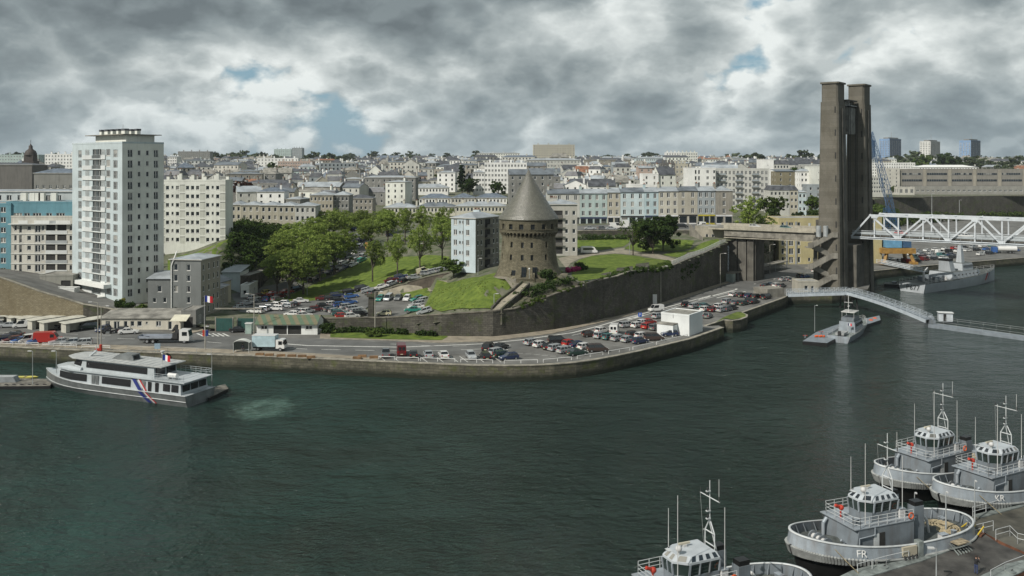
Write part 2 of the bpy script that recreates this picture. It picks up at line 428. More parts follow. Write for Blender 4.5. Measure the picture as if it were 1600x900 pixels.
# quay platform: one slab from the river edge back under the foot of the hill
back=[XY(x,Y+14) for x,Y in [(1900,690),(1600,680),(1370,640),(1290,460),(1240,392),(1228,378),(1185,352),(1137,315),(1075,285),(1000,256),
 (940,240),(865,224),(765,214),(690,214),(600,222),(400,224),(262,222),(-500,222)]]
qpoly=[(p.x,p.y) for p in qe]+back
def slab(name,poly,z0,z1,mtop,mside,n_side=None,kind='structure'):
 b=MB();n=len(poly);b.v=[(p[0],p[1],z0) for p in poly]+[(p[0],p[1],z1) for p in poly]
 ks,kt=b.mid(mside),b.mid(mtop)
 for i in range(n if n_side is None else n_side):
  j=(i+1) % n;b.f.append([i,j,n+j,n+i]);b.mi.append(ks);b.sm.append(False)
 b.f.append(list(range(n,2*n)));b.mi.append(kt);b.sm.append(False)
 return b.build(name,kind=kind)
slab('quay',qpoly,-3,QZ,M_ASPH,M_QUAYW,len(qe)-1)
def offset_line(pts,d):
 """polyline moved sideways (left of travel = +)"""
 out_=[]
 for i,p in enumerate(pts):
  a=Vector(pts[max(0,i-1)][:2]);b=Vector(pts[min(len(pts)-1,i+1)][:2]);t=(b-a).normalized()
  out_.append(Vector((p[0]-t.y*d,p[1]+t.x*d)))
 return out_
def ribbon(b,pts,d0,d1,z0,z1,m,sides=True):
 """a low solid strip along a line between two side offsets"""
 A,B=offset_line(pts,d0),offset_line(pts,d1);zs=[p[2] if len(p)>2 else None for p in pts]
 for i in range(len(pts)-1):
  q=[(A[i],i),(A[i+1],i+1),(B[i+1],i+1),(B[i],i)]
  lo=[(p.x,p.y,z0) for p,_ in q];hi=[(p.x,p.y,z1) for p,_ in q]
  if d1<d0:lo.reverse();hi.reverse()
  b.add(lo+hi,[(4,5,6,7),(0,1,5,4),(1,2,6,5),(2,3,7,6),(3,0,4,7)] if sides else [(4,5,6,7)],m)
def densify(pts,step):
 out_=[]
 for a,b in zip(pts,pts[1:]):
  a,b=Vector(a),Vector(b);n=max(1,int((b-a).length/step))
  out_ += [a.lerp(b,i/n) for i in range(n)]
 return out_+[Vector(pts[-1])]
# coping stones along the river edge, one object each where they can be told apart
cop=thing('quay_coping','pale stone coping along the river edge of the quay','coping')
cop['kind']='structure'
cb=MB();ribbon(cb,qe[:18],-.12,.75,QZ+.004,QZ+.16,M_COPE);ribbon(cb,qe[19:28],-.12,.6,QZ+.004,QZ+.16,M_COPE)
del cop['label'],cop['category']
cb.build('coping_strip',cop,kind='structure')
cb=MB();ribbon(cb,qe[32:],-.1,.7,QZ+.004,QZ+.16,M_COPE);cb.build('coping_strip',cop,kind='structure')
# water
def water_material():
 m=bpy.data.materials.new('harbour_water');m.use_nodes=True;t=NT(m.node_tree)
 pos=t.n('ShaderNodeNewGeometry').outputs['Position']
 big=t.noise(t.vmath('MULTIPLY',pos,(1,.55,1)),.028,4,.55,.6)
 c=t.mix(t.ramp(big,(.35,0.0),(.7,1.0)),(.0125,.0245,.019),(.021,.036,.0295))
 tl=t.n('ShaderNodeSeparateXYZ',None,Vector=pos)
 leftish=t.math('MULTIPLY',t.math('MULTIPLY',tl.outputs[0],-.02,clamp=True),t.ramp(t.noise(pos,.035,3,.6,.4),(.35,0.0),(.6,1.0)))
 c=t.mix(t.math('MULTIPLY',leftish,.8),c,(.013,.046,.038))
 h1_=t.noise(t.vmath('MULTIPLY',pos,(1,1.6,1)),.55,3,.6,.4)
 h2_=t.noise(t.vmath('MULTIPLY',pos,(1,1.35,1)),1.5,4,.65,.3)
 h3_=t.noise(pos,.12,2,.5)
 calm=t.ramp(t.noise(t.vmath('MULTIPLY',pos,(.6,1,1)),.022,3,.6,.8),(.35,.45),(.65,1.0))
 h=t.math('ADD',t.math('MULTIPLY',h1_,.6),t.math('MULTIPLY',h2_,.30));h=t.math('MULTIPLY',h,calm);h=t.math('ADD',h,t.math('ADD',t.math('MULTIPLY',h3_,.8),t.math('MULTIPLY',t.noise(t.vmath('MULTIPLY',pos,(1,1.5,1)),.26,2,.5,.5),.42)))
 b=t.n('ShaderNodeBump',None,Strength=1.0,Distance=2.8,Height=h)
 p=t.n('ShaderNodeBsdfPrincipled',None,Roughness=.06,Normal=b.outputs[0],IOR=1.33);t.t.links.new(c,p.inputs['Base Color'])
 p.inputs['Specular IOR Level'].default_value=.5
 t.n('ShaderNodeOutputMaterial',None,Surface=p.outputs[0])
 return m
wb=MB();wb.quad((-4000,-800,0),(4000,-800,0),(4000,3000,0),(-4000,3000,0),water_material());wb.build('water',kind='structure')
def foam_material():
 m=bpy.data.materials.new('foam');m.use_nodes=True;t=NT(m.node_tree)
 pos=t.n('ShaderNodeNewGeometry').outputs['Position'];cx,cy,_=G(412,638,0)
 v=t.vmath('SUBTRACT',pos,(cx,cy,0));v=t.vmath('ADD',v,t.vmath('SCALE',t.vmath('SUBTRACT',t.noise(pos,.5,4,.6,out=1),(.5,.5,.5)),scale=9.0))
 d=t.n('ShaderNodeVectorMath',dict(operation='LENGTH'),_0=t.vmath('MULTIPLY',v,(.16,.12,0))).outputs['Value']
 ring=t.math('ABSOLUTE',t.math('SUBTRACT',d,.45));core=t.ramp(ring,(.0,.8),(.5,0.0))
 core=t.math('MAXIMUM',core,t.math('MULTIPLY',t.ramp(d,(.0,1.0),(.6,0.0)),.35))
 streak=t.ramp(t.noise(t.vmath('MULTIPLY',pos,(.8,1.6,1)),1.1,7,.75,1.0),(.42,0.0),(.66,1.0))
 a=t.math('MULTIPLY',t.math('MULTIPLY',core,t.math('ADD',t.math('MULTIPLY',streak,.8),.2)),.62)
 p=t.n('ShaderNodeBsdfPrincipled',None,Base__Color=(.20,.34,.28),Roughness=.6);t.t.links.new(a,p.inputs['Alpha'])
 t.n('ShaderNodeOutputMaterial',None,Surface=p.outputs[0]);return m
fb=MB();c=G(412,638,0);fb.quad((c.x-9,c.y-12,.02),(c.x+9,c.y-12,.02),(c.x+9,c.y+12,.02),(c.x-9,c.y+12,.02),foam_material());fb.build('foam',kind='stuff')
# ------------------------------------------------------------------ roads, pavements, markings on the quay
def gp(l,z=QZ):return [tuple(G(x,y,z))[:2] for x,y in l]
road_s=[(-200,545-18),(0,531),(150,537),(300,543),(420,549),(560,554),(700,554),(800,547),(900,528),(1000,503),(1100,473),(1150,461),(1230,437),(1262,424)]
road_n=[(1240,410),(1150,441),(1075,467),(1000,491),(940,507),(865,524),(765,537),(690,539),(600,535),(500,530),(400,526),(300,521),(150,516),(0,512),(-200,508)]
drape('road',gp(road_s+road_n),M_ASPH2,flat=QZ+.008)
# pavement slabs with a kerb
def pavement(name,l,z=QZ+.13,m=None):
 slab(name,gp(l,z),QZ-.2,z,m or M_PAVE,M_COPE)
pavement('pavement',[(500,528),(600,531),(690,535),(765,533),(865,520.5),(940,503.5),(1000,488),(1075,464),(1140,441),(1137,439),(1075,459),(1000,483),(940,496),(865,512),(765,523),(690,522),(600,514),(500,515)])
pavement('pavement',[(-200,532),(0,539),(140,544),(300,549),(400,553.5),(480,556.5),(590,561.5),(598,559),(480,551.5),(400,548),(300,543),(140,537.5),(0,532),(-200,525)])
pavement('pavement',[(268,519),(275,513),(315,510),(318,516),(300,520)])
drape('verge',[tuple(p) for p in [G(516,527,QZ+.14),G(600,530,QZ+.14),G(690,531.5,QZ+.14),G(700,526,QZ+.14),G(690,521,QZ+.14),G(600,514,QZ+.14),G(516,516,QZ+.14)]],M_GRASS,flat=QZ+.16,kind='structure')
mk=MB()
def stripe(pts_px,wd,dash=None,z=QZ+.016,ofs=0):
 l=densify([G(x,y,QZ) for x,y in pts_px],1.0)
 if ofs:l=[Vector((p.x,p.y,QZ)) for p in offset_line(l,ofs)]
 if dash is None:ribbon(mk,l,-wd/2,wd/2,z,z,M_WHITEPAINT,False);return
 on,off_=dash;i=0
 while i+on<len(l):ribbon(mk,l[i:i+on+1],-wd/2,wd/2,z,z,M_WHITEPAINT,False);i += on+off_
mid=[(430,536),(480,540),(625,542.5),(750,537.5),(810,531.6),(894,520),(941,508),(969,499.7),(1020,486),(1072,472),(1104,463.5),(1152,451)]
stripe(mid,.5)
stripe([(0,524),(150,528),(300,532),(400,541),(480,545.5),(600,548),(680,548),(760,545),(810,537),(880,527),(940,514),(975,503)],.22,(4,3))
stripe([(975,503),(1025,487),(1080,473),(1140,457)],.25)
stripe([(610,537.5),(700,541.5),(765,539)],.2,(3,4))
stripe([(-100,517),(0,519),(180,524)],.18,(3,5))
for k in range(6):stripe([(308+k*8,521),(318+k*8,525.5)],.45)                       # zebra near the gate
for x,y in [(980,499),(988,497),(996,494.6),(1090,468),(1100,465.5)]:stripe([(x,y),(x+9,y-2.4)],.9)
def arrow(x,y,x2,y2,wd=.5):
 stripe([(x,y),(x2,y2)],wd)
arrow(1112,462,1150,452,1.3);arrow(1120,465.5,1165,455.5,.5)
for k in range(9):stripe([(1178+k*3.2,444-k*.8),(1186+k*3.2,442-k*.8)],.35)
# parking bays by the river
for x in (592,612,655,680,703,718,743,770):stripe([(x,556.5-.0*x),(x+13,566.0)],.14)
stripe([(590,556),(780,558)],.02)
for x,y,n,dx,dy in [(808,552,9,7.6,4.3),(916,527,9,8.2,4.6)]:
 for k in range(n):stripe([(x+13*k*1.0,y+k*1.9*.6),(x+13*k+9,y+k*1.14+0)],.12)
mk.build('road_markings',kind='structure')
# ------------------------------------------------------------------ retaining walls
def wall_line(name,label,pts3,base,th,m,cap=None,back=1,cat='wall',group=None,buttress=0):
 """pts3: (x, y, ztop) along the visible face; thickness goes away from the river"""
 r=thing(name,label,cat,(pts3[0][0],pts3[0][1],base),0,group);r.location=(0,0,0)
 b=MB();l=densify([Vector(p) for p in pts3],2.5)
 A=offset_line(l,0);B=offset_line(l,th)
 for i in range(len(l)-1):
  z0=base
  q=[A[i],A[i+1],B[i+1],B[i]]
  b.add([(p.x,p.y,z0) for p in q]+[(q[0].x,q[0].y,l[i].z),(q[1].x,q[1].y,l[i+1].z),(q[2].x,q[2].y,l[i+1].z),(q[3].x,q[3].y,l[i].z)],
 [(4,5,6,7),(0,1,5,4),(2,3,7,6)]+([(3,0,4,7)] if i==0 else [])+([(1,2,6,5)] if i==len(l)-2 else []),m)
 b.build('masonry',r)
 if cap:
  c_=MB();A2=offset_line(l,-.12);B2=offset_line(l,cap[0])
  for i in range(len(l)-1):
   q=[A2[i],A2[i+1],B2[i+1],B2[i]];zz_=[l[i].z,l[i+1].z,l[i+1].z,l[i].z]
   c_.add([(p.x,p.y,z_+.01) for p,z_ in zip(q,zz_)]+[(p.x,p.y,z_+.22) for p,z_ in zip(q,zz_)],[(4,5,6,7),(0,1,5,4),(2,3,7,6)],cap[1])
  c_.build('coping',r)
 return r
def WP(l):return [(*XY(x,Y),H-(y-YH)/F*Y) for x,y,Y in l]
wall_line('retaining_wall','long dark stone retaining wall curving below the mound of the round tower, behind the road',WP([(503,498,213),(600,497,210),(690,492,204),(770,487,203.4),
 (805,483,206),(865,461,212),(905,448,218),(942,437,227)]),QZ-.3,1.2,M_WALLD,(.8,mat('dark_coping',(.16,.145,.115),.9,var=.3)))
wall_line('retaining_wall','tall dark rocky retaining wall with creepers under the white railing, beside the lamps of the road',WP([(942,437,227.2),(965,432,231),(985,424,236),(1000,423,241),(1025,421,250),(1050,416,260),(1075,405,271),
 (1100,396,283),(1125,384,295),(1134,382,299),(1137,380,302)]),QZ-.3,2.0,M_WALLD,(.6,M_COPE))
wall_line('retaining_wall','buff stone wall stepping down from the parked cars, behind the row of open garages',WP([(-300,425,218),(0,434,218),(62,456,218),(100,467,218),(130,476,218)]),QZ-.3,1.5,M_WALLB,(.7,M_COPE))
wall_line('retaining_wall','dark stone wall below the entrance and shrubs of the white tower block',WP([(130.2,476,218),(160,481,218),(187,486,218),(215,490,218),(236,492,218.5)]),QZ-.3,1.5,M_WALLD,(.7,M_COPE))
wall_line('parking_wall','brown rendered wall climbing between the small car park and the lane of cars above it',WP([(588,455,262),(612,451,263),(613,449,263),(636,444,264),(637,441.5,264),(671,432.5,264),(704,426,263)]),2.8,.8,
 mat('brown_render',(.12,.10,.08),.9,var=.25,scale=.4,stain=.5),(.5,mat('dark_coping',(0,0,0))))
wall_line('upper_terrace_wall','dark wall holding the street of shops above the upper lawn',WP([(868,362,325),(905,361,325),(985,360,325),(1070,360,322),(1080,360,316)]),12,1,M_WALLD,(.6,M_COPE))
wall_line('rampart_wall','long dark overgrown rampart wall below the wide naval workshop building',[(*XY(x,Y),19.6) for x,Y in [(1366,622),(1600,660),(1900,676)]],2.5,3,M_WALLD,(.8,M_COPE))
# ------------------------------------------------------------------ lawns, lanes and paths on the slope
def gt(l):return [tuple(GT(x,y))[:2] for x,y in l]
drape('lawn',gt([(405,470),(435,474),(470,472),(560,458),(585,450),(604,441),(640,431),(700,416),(702,402),(660,399),(610,402),(560,405),(545,414),(520,432),(500,441),(470,455),(440,464)]),M_GRASS)
drape('verge',gt([(618,462),(640,466),(676,468),(683,455),(668,451),(640,456)]),M_GRASS,.07)
drape('path',gt([(590,466),(618,462),(668,451),(700,444),(698,440),(655,447),(612,457),(588,460)]),M_PATH,.07)
drape('mound',[G(663,493,4.2),G(690,489,6.7),G(735,487,7.8),G(768,485,8.3),G(788,466,10.1),G(808,448,12.4),G(818,441,13.8),G(870,436,14),G(880,425,14),XY(870,240),XY(800,243),
 XY(750,236),G(722,433,11.4),G(700,445,8.7),G(683,456,5.8)],M_GRASS,.22,2)
drape('path',[XY(775,226),XY(770,222),XY(778,218.5),XY(800,216),XY(815,215.5),XY(822,220),XY(800,222),XY(788,226)],M_PATH,.32,2)
drape('lawn',gt([(893,432),(905,442),(925,440),(950,434),(1000,417),(1030,410),(1000,402),(960,398),(925,400),(905,407),(898,413)]),M_GRASS,.07)
drape('lawn',gt([(870,388),(905,392),(940,391),(975,385),(985,376),(960,374),(900,376),(872,378)]),M_GRASS,.07)
drape('lawn',gt([(975,389),(1000,394),(1050,393),(1078,389),(1085,376),(1050,374),(990,379)]),M_GRASS,.07)
drape('lawn',gt([(1035,399),(1058,403),(1068,401),(1077,392),(1050,395)]),M_GRASS,.07)
drape('lawn',gt([(1072,394),(1100,392),(1125,380),(1122,374),(1095,382)]),M_GRASS,.07)
drape('verge',gt([(1000,415),(1050,415),(1047,408),(1010,404)]),M_GRASS2,.09)
drape('path',gt([(872,404),(885,420),(892,411),(905,405),(930,399),(960,396.5),(1000,400),(1052,409),(1058,406),(1030,398),(1000,396),(975,391),(980,387),(940,393),(905,397)]),M_PATH,.05)
drape('lane',gt([(362,462),(375,488),(500,494),(560,492),(590,470),(585,462),(592,452),(604,443),(645,434),(702,420),(702,415),(640,427),(600,437),(575,447),(540,453),(500,462),(470,470),(440,472),(412,468),(430,458),(470,450),(505,430),(560,400),(585,380),(560,352),(535,352),(540,375),(520,395),(480,425),(440,445),(400,452)]),M_ASPH2,.04,3)
drape('car_park',[G(600,499,3.2),G(568,495,3.1),G(590,466,4),G(618,462.5,4.2),G(640,466,4),G(676,468,4.1),G(662,494,3.4)],M_ASPH,.09,3)
drape('street',[XY(x,Y) for x,Y in [(872,327),(985,327),(1070,325),(1137,322),(1137,350),(1180,356),(1180,372),(1060,369),(870,352)]],M_ASPH2,.05)
drape('grass_bank',gt([(262,432),(300,428),(345,400),(362,385),(358,374),(330,386),(290,400),(262,408)]),M_GRASS,.07)
drape('terrace_pavement',[XY(x,Y) for x,Y in [(-100,221),(130,221),(240,221),(250,226),(190,236),(110,250),(-100,250)]],M_ASPH,.06)
drape('rocky_slope',[XY(797,212),XY(806,214),XY(826,217),XY(846,221),XY(872,227),XY(900,224),XY(893,217),XY(865,213),XY(830,209),XY(806,207.5)],mat('rocky_earth',(.085,.075,.055),.95,var=.35,scale=.7,bump=1,bscale=3,col2=(.035,.045,.018)),.12,1.5)
# ------------------------------------------------------------------ building kit
GL=mat_glass('window_glass');GLD=mat_glass('dark_window_glass',amount=.2)
FRAME=mat('window_frame',(.72,.72,.69),.5,var=.05)
FRAMEG=mat('grey_window_frame',(.3,.31,.31),.5,var=.05)
SILL=mat('window_sill',(.5,.49,.45),.7,var=.1)
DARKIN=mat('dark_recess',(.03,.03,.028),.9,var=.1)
RAIL=mat('railing_grey',(.33,.35,.35),.5,var=.1)
ZINC=mat('zinc_roof',(.34,.37,.39),.5,.1,var=.16,scale=.25,spec=.5)
ZINC2=mat('dark_zinc_roof',(.15,.17,.19),.5,.1,var=.2,scale=.25,spec=.5)
SLATE=mat('slate_roof',(.085,.09,.1),.5,var=.25,scale=.5,bump=.3)
FIBRE=mat('grey_cement_roof',(.26,.25,.22),.85,var=.25,scale=.4)
TILE=mat('clay_roof',(.26,.13,.08),.8,var=.25,scale=.5)
GRAVEL=mat('gravel_roof',(.3,.3,.28),.9,var=.2,scale=.4)
POT=mat('chimney_pot',(.28,.12,.07),.8,var=.3)
DOORM=mat('door_paint',(.12,.11,.1),.6)
def wpaint(name,c,dirt=.25):return mat(name,c,.85,var=.07,scale=.2,stain=dirt,bump=.05,objrand=.0)
def window_into(b,w,h,kind='w',fr=None):
 """window in local coords: x centred, y inward, z up from its sill"""
 fr=fr or FRAME;t=.11 if w>.8 else .08
 b.quad((-w/2,.10,0),(w/2,.10,0),(w/2,.10,h),(-w/2,.10,h),GL if kind != 'd' else GLD)
 if kind in ('w','s','r'):
  b.box(-w/2,-w/2+t,.03,.095,0,h,fr,False);b.box(w/2-t,w/2,.03,.095,0,h,fr,False)
  b.box(-w/2+t,w/2-t,.03,.095,h-t,h,fr);b.box(-w/2+t,w/2-t,.03,.095,0,t,fr)
  n=max(1,round(w/.75))
  for i in range(1,n):b.box(-w/2+w*i/n-t*.6,-w/2+w*i/n+t*.6,.035,.094,t,h-t,fr)
 if kind=='w':b.box(-w/2-.08,w/2+.08,-.12,.02,-.08,0,SILL)
 if kind=='s':
  b.box(-w/2-.08,w/2+.08,-.12,.02,-.08,0,SILL)
  for s in (-1,1):b.box(s*(w/2+.22)-.2,s*(w/2+.22)+.2,-.05,-.005,0,h,FRAMEG)
 if kind=='r':
  b.box(-w/2,w/2,-.06,-.03,.95,1.0,RAIL);b.box(-w/2,w/2,-.06,-.03,.1,.14,RAIL)
  for i in range(int(w/.3)+1):b.box(-w/2+i*.3-.012,-w/2+i*.3+.012,-.055,-.035,.1,.95,RAIL,False)
WC={}
def win_mesh(w,h,kind,fr=None):
 k=(round(w,2),round(h,2),kind,fr.name if fr else '')
 if k not in WC:
  b=MB();window_into(b,w,h,kind,fr);WC[k]=b.mesh('window')
 return WC[k]
def facade(b,m,W_,z0,z1,holes,wallm,deep=.18,balc=None):
 """wall face with openings. m(u, d, z) -> point; holes: (u0, u1, z0, z1)"""
 us=sorted({0,round(W_,3)} | {round(k,3) for h_ in holes for k in h_[:2]})
 zs=sorted({round(z0,3),round(z1,3)} | {round(k,3) for h_ in holes for k in h_[2:4]})
 hs=[tuple(round(k,3) for k in h_[:4]) for h_ in holes]
 for i in range(len(us)-1):
  j=0
  while j<len(zs)-1:
   u=(us[i]+us[i+1])/2
   def hole(jj):
    z=(zs[jj]+zs[jj+1])/2
    return any(a<u<c and d<z<e for a,c,d,e in hs)
   if hole(j):j += 1;continue
   k=j
   while k+1<len(zs)-1 and not hole(k+1):k += 1
   b.quad(m(us[i],0,zs[j]),m(us[i+1],0,zs[j]),m(us[i+1],0,zs[k+1]),m(us[i],0,zs[k+1]),wallm)
   j=k+1
 for a,c,d,e in hs:
  b.quad(m(a,0,d),m(c,0,d),m(c,deep,d),m(a,deep,d),wallm);b.quad(m(a,deep,e),m(c,deep,e),m(c,0,e),m(a,0,e),wallm)
  b.quad(m(a,0,d),m(a,deep,d),m(a,deep,e),m(a,0,e),wallm);b.quad(m(c,deep,d),m(c,0,d),m(c,0,e),m(c,deep,e),wallm)
def cols_even(n,W_,w,h,kind='w',sill=.9,margin=None):
 mg=W_/n/2 if margin is None else margin
 return [(mg+(W_-2*mg)*i/max(1,n-1) if n>1 else W_/2,w,h,kind,sill) for i in range(n)]
def building(name,label,cat,A,B,depth,z0,z1,wall,roof=None,rtype='flat',rh=1.0,front=None,right=None,left=None,floors=3,fh=2.8,zf=None,
 chim=(),singles=True,group=None,over=.35,plinth=None,winframe=None,band=None,wall_side=None):
 """A, B: ends of the face towards the river (world xy, left then right). Column spec: (u, w, h, kind, sill[, floor set])"""
 A=Vector(A[:2]);B=Vector(B[:2]);W_=(B-A).length;ang=atan2(B.y-A.y,B.x-A.x)
 root=thing(name,label,cat,(A.x,A.y,z0),ang,group)
 Hh=z1-z0;Dp=depth;zf=0 if zf is None else zf
 maps={'front':(lambda u,d,z:(u,d,z),W_,0),'right':(lambda u,d,z:(W_-d,u,z),Dp,pi/2),'left':(lambda u,d,z:(d,Dp-u,z),Dp,-pi/2)}
 b=MB();wj=MB()
 for side_,spec in (('front',front),('right',right),('left',left)):
  m,wd,rz=maps[side_];holes=[]
  for c in (spec or []):
   u,w,h,kind,sill=c[:5];fls=c[5] if len(c)>5 else range(floors)
   for f in fls:
    zb=zf+f*fh+sill
    if zb+h>Hh-.15:continue
    holes.append((u-w/2,u+w/2,zb,zb+h));p=m(u,.08,zb)
    if kind=='o':
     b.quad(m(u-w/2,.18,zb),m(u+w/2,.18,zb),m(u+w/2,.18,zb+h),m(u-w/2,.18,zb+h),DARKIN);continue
    if singles:inst('window',win_mesh(w,h,kind,winframe),root,p,rz)
    else:
     wj.m=Matrix.Translation(p) @ Matrix.Rotation(rz,4,'Z');window_into(wj,w,h,kind,winframe)
  facade(b,m,wd,0,Hh,holes,wall if side_=='front' or not wall_side else wall_side)
 b.quad((W_,Dp,0),(0,Dp,0),(0,Dp,Hh),(W_,Dp,Hh),wall)
 b.quad((0,0,Hh),(W_,0,Hh),(W_,Dp,Hh),(0,Dp,Hh),wall)
 b.build('wall',root)
 if not singles and wj.v:wj.build('window',root,kind='stuff')
 r=MB();roof=roof or GRAVEL;o=over
 if rtype=='flat':
  t_=.3
  for x0,x1,y0,y1 in ((-.05,W_+.05,-.05,t_),(-.05,W_+.05,Dp-t_,Dp+.05),(-.05,t_,t_,Dp-t_),(W_-t_,W_+.05,t_,Dp-t_)):r.box(x0,x1,y0,y1,Hh+.01,Hh+.45,wall)
  r.quad((t_,t_,Hh+.3),(W_-t_,t_,Hh+.3),(W_-t_,Dp-t_,Hh+.3),(t_,Dp-t_,Hh+.3),roof)
 elif rtype=='hip':
  k=min(Dp,W_)/2+o;x0,x1,y0,y1=-o,W_+o,-o,Dp+o
  r.box(x0,x1,y0,y1,Hh+.01,Hh+.2,SILL)
  if W_ >= Dp:ra,rb=(x0+k,Dp/2,Hh+.2+rh),(x1-k,Dp/2,Hh+.2+rh)
  else:ra,rb=(W_/2,y0+k,Hh+.2+rh),(W_/2,y1-k,Hh+.2+rh)
  p=[(x0,y0,Hh+.2),(x1,y0,Hh+.2),(x1,y1,Hh+.2),(x0,y1,Hh+.2),ra,rb]
  r.add(p,[(0,1,5,4),(1,2,5),(2,3,4,5),(3,0,4)] if W_ >= Dp else [(0,1,4),(1,2,5,4),(2,3,5),(3,0,4,5)],roof)
 elif rtype=='gable':
  x0,x1,y0,y1=-.15,W_+.15,-o,Dp+o;zt=Hh+rh;dz=.15
  b2=[(x0,y0,Hh-o*rh/(Dp/2)),(x1,y0,Hh-o*rh/(Dp/2)),(x1,Dp/2,zt),(x0,Dp/2,zt),(x0,y1,Hh-o*rh/(Dp/2)),(x1,y1,Hh-o*rh/(Dp/2))]
  up=[(p_[0],p_[1],p_[2]+dz) for p_ in b2]
  r.add(b2+up,[(6,7,8,9),(9,8,11,10),(0,1,7,6),(4,10,11,5),(1,2,8,7),(2,5,11,8),(0,6,9,3),(3,9,10,4),(0,3,2,1),(3,4,5,2)],roof)
  g=MB();g.add([(W_-.01,0,Hh),(W_-.01,Dp,Hh),(W_-.01,Dp/2,zt)],[(0,1,2)],wall);g.add([(.01,0,Hh),(.01,Dp/2,zt),(.01,Dp,Hh)],[(0,1,2)],wall);g.build('gable',root)
 elif rtype=='gablex':                       # ridge runs away from the river
  x0,x1,y0,y1=-o,W_+o,-.15,Dp+.15;zt=Hh+rh;e=Hh-o*rh/(W_/2)
  lo=[(x0,y0,e),(W_/2,y0,zt),(x1,y0,e),(x0,y1,e),(W_/2,y1,zt),(x1,y1,e)];up=[(p_[0],p_[1],p_[2]+.15) for p_ in lo]
  r.add(lo+up,[(6,7,10,9),(7,8,11,10),(0,1,7,6),(1,2,8,7),(3,9,10,4),(4,10,11,5),(0,6,9,3),(2,5,11,8)],roof)
  g=MB();g.add([(0,.01,Hh),(W_,.01,Hh),(W_/2,.01,zt)],[(0,1,2)],wall);g.add([(0,Dp-.01,Hh),(W_/2,Dp-.01,zt),(W_,Dp-.01,Hh)],[(0,1,2)],wall);g.build('gable',root)
 elif rtype=='mansard':
  k=1.2;lo=[(-.2,-.2),(W_+.2,-.2),(W_+.2,Dp+.2),(-.2,Dp+.2)];hi=[(k,k),(W_-k,k),(W_-k,Dp-k),(k,Dp-k)]
  r.prism(lo,Hh+.01,Hh+rh,roof,ZINC,hi)
 elif rtype=='shed':
  r.add([(-o,-o,Hh+.05),(W_+o,-o,Hh+.05),(W_+o,Dp+o,Hh+rh),(-o,Dp+o,Hh+rh),(-o,-o,Hh+.2),(W_+o,-o,Hh+.2),(W_+o,Dp+o,Hh+rh+.15),(-o,Dp+o,Hh+rh+.15)],
 [(4,5,6,7),(0,1,5,4),(1,2,6,5),(2,3,7,6),(3,0,4,7)],roof)
 rf=r.build('roof',root)
 for c in chim:
  x,y,w_,d_,hgt_,n=c;b3=MB();zt=Hh+hgt_
  b3.box(x-w_/2,x+w_/2,y-d_/2,y+d_/2,Hh-.2,zt,wall);b3.box(x-w_/2-.08,x+w_/2+.08,y-d_/2-.08,y+d_/2+.08,zt,zt+.15,M_CONC)
  for i in range(n):
   yy=y-d_/2+d_*(i+.5)/n if d_>w_ else y;xx=x if d_>w_ else x-w_/2+w_*(i+.5)/n
   b3.tube((xx,yy,zt+.15),(xx,yy,zt+.65),.13,POT,6)
  b3.build('chimney',rf)
 if band:band(root,W_,Dp,Hh)
 return root,W_,Hh
# ---------------------------------------------------------------- white tower block by the entrance of the quay
WHT=wpaint('white_render',(.66,.67,.64),.12);CREAM=wpaint('cream_render',(.65,.66,.60),.22);BLUEW=wpaint('blue_grey_render',(.43,.49,.50),.14);PALE=wpaint('pale_panel',(.55,.57,.56),.15)
YT=228.0;Cn=XY(191,YT);TA=XY(113,YT+17.5);TB=XY(257,YT+8.5)
def tower_extras(root,W_,Dp,Hh):
 for f in range(15):                                 # loggias: railing, posts and a dark inside
  pass
LW=math.hypot(TA[0]-Cn[0],TA[1]-Cn[1]);RW=math.hypot(TB[0]-Cn[0],TB[1]-Cn[1])
u=LW/24.0
fr=[(3.9*u,1.7*u,2.0,'r',.35),(9.6*u,0.1,.1,'d',.9,[]),(17.6*u,1.9*u,1.75,'w',.75),(20.9*u,1.9*u,2.0,'r',.35)]
k=RW/14.0
rt=[(2.6*k,1.7*k,2.0,'r',.35),(5.6*k,1.05*k,1.35,'w',.85),(8.4*k,1.05*k,1.35,'w',.85),(11.3*k,1.6*k,2.0,'r',.35)]
fr=fr+[(11.2*u,2.0*u,2.45,'L',.1),(13.3*u,2.0*u,2.45,'L',.1)]
FHT=2.75;ZT0=6.3;ZT1=H+33/F*YT*1.0+.2
def loggia_mesh(w,h):
 b=MB();w2=w/2
 b.quad((-w2,1.2,0),(w2,1.2,0),(w2,1.2,h),(-w2,1.2,h),GL);b.quad((-w2,0,0),(w2,0,0),(w2,1.2,0),(-w2,1.2,0),M_CONC)
 b.quad((-w2,0,0),(-w2,1.2,0),(-w2,1.2,h),(-w2,0,h),PALE);b.quad((w2,1.2,0),(w2,0,0),(w2,0,h),(w2,1.2,h),PALE);b.quad((-w2,1.2,h),(w2,1.2,h),(w2,0,h),(-w2,0,h),PALE)
 b.box(-w2,w2,-.1,-.05,.98,1.04,RAIL)
 for i in range(int(w/.14)+1):b.box(-w2+i*.14-.015,-w2+i*.14+.015,-.09,-.06,.05,.98,RAIL,False)
 b.box(-.05,.05,.02,.1,0,h,FRAME);return b.mesh('loggia')
lm=loggia_mesh(2.0*u,2.45)
_wm=win_mesh
def win_mesh(w,h,kind,fr=None):return lm if kind=='L' else _wm(w,h,kind,fr)
troot,_,tH=building('apartment_tower','tall white apartment tower with stacked loggias and a row of flues on the roof','apartment tower',TA,Cn,RW,ZT0,ZT1,BLUEW,GRAVEL,'flat',front=fr,right=rt,floors=14,fh=FHT,zf=1.6,wall_side=CREAM)
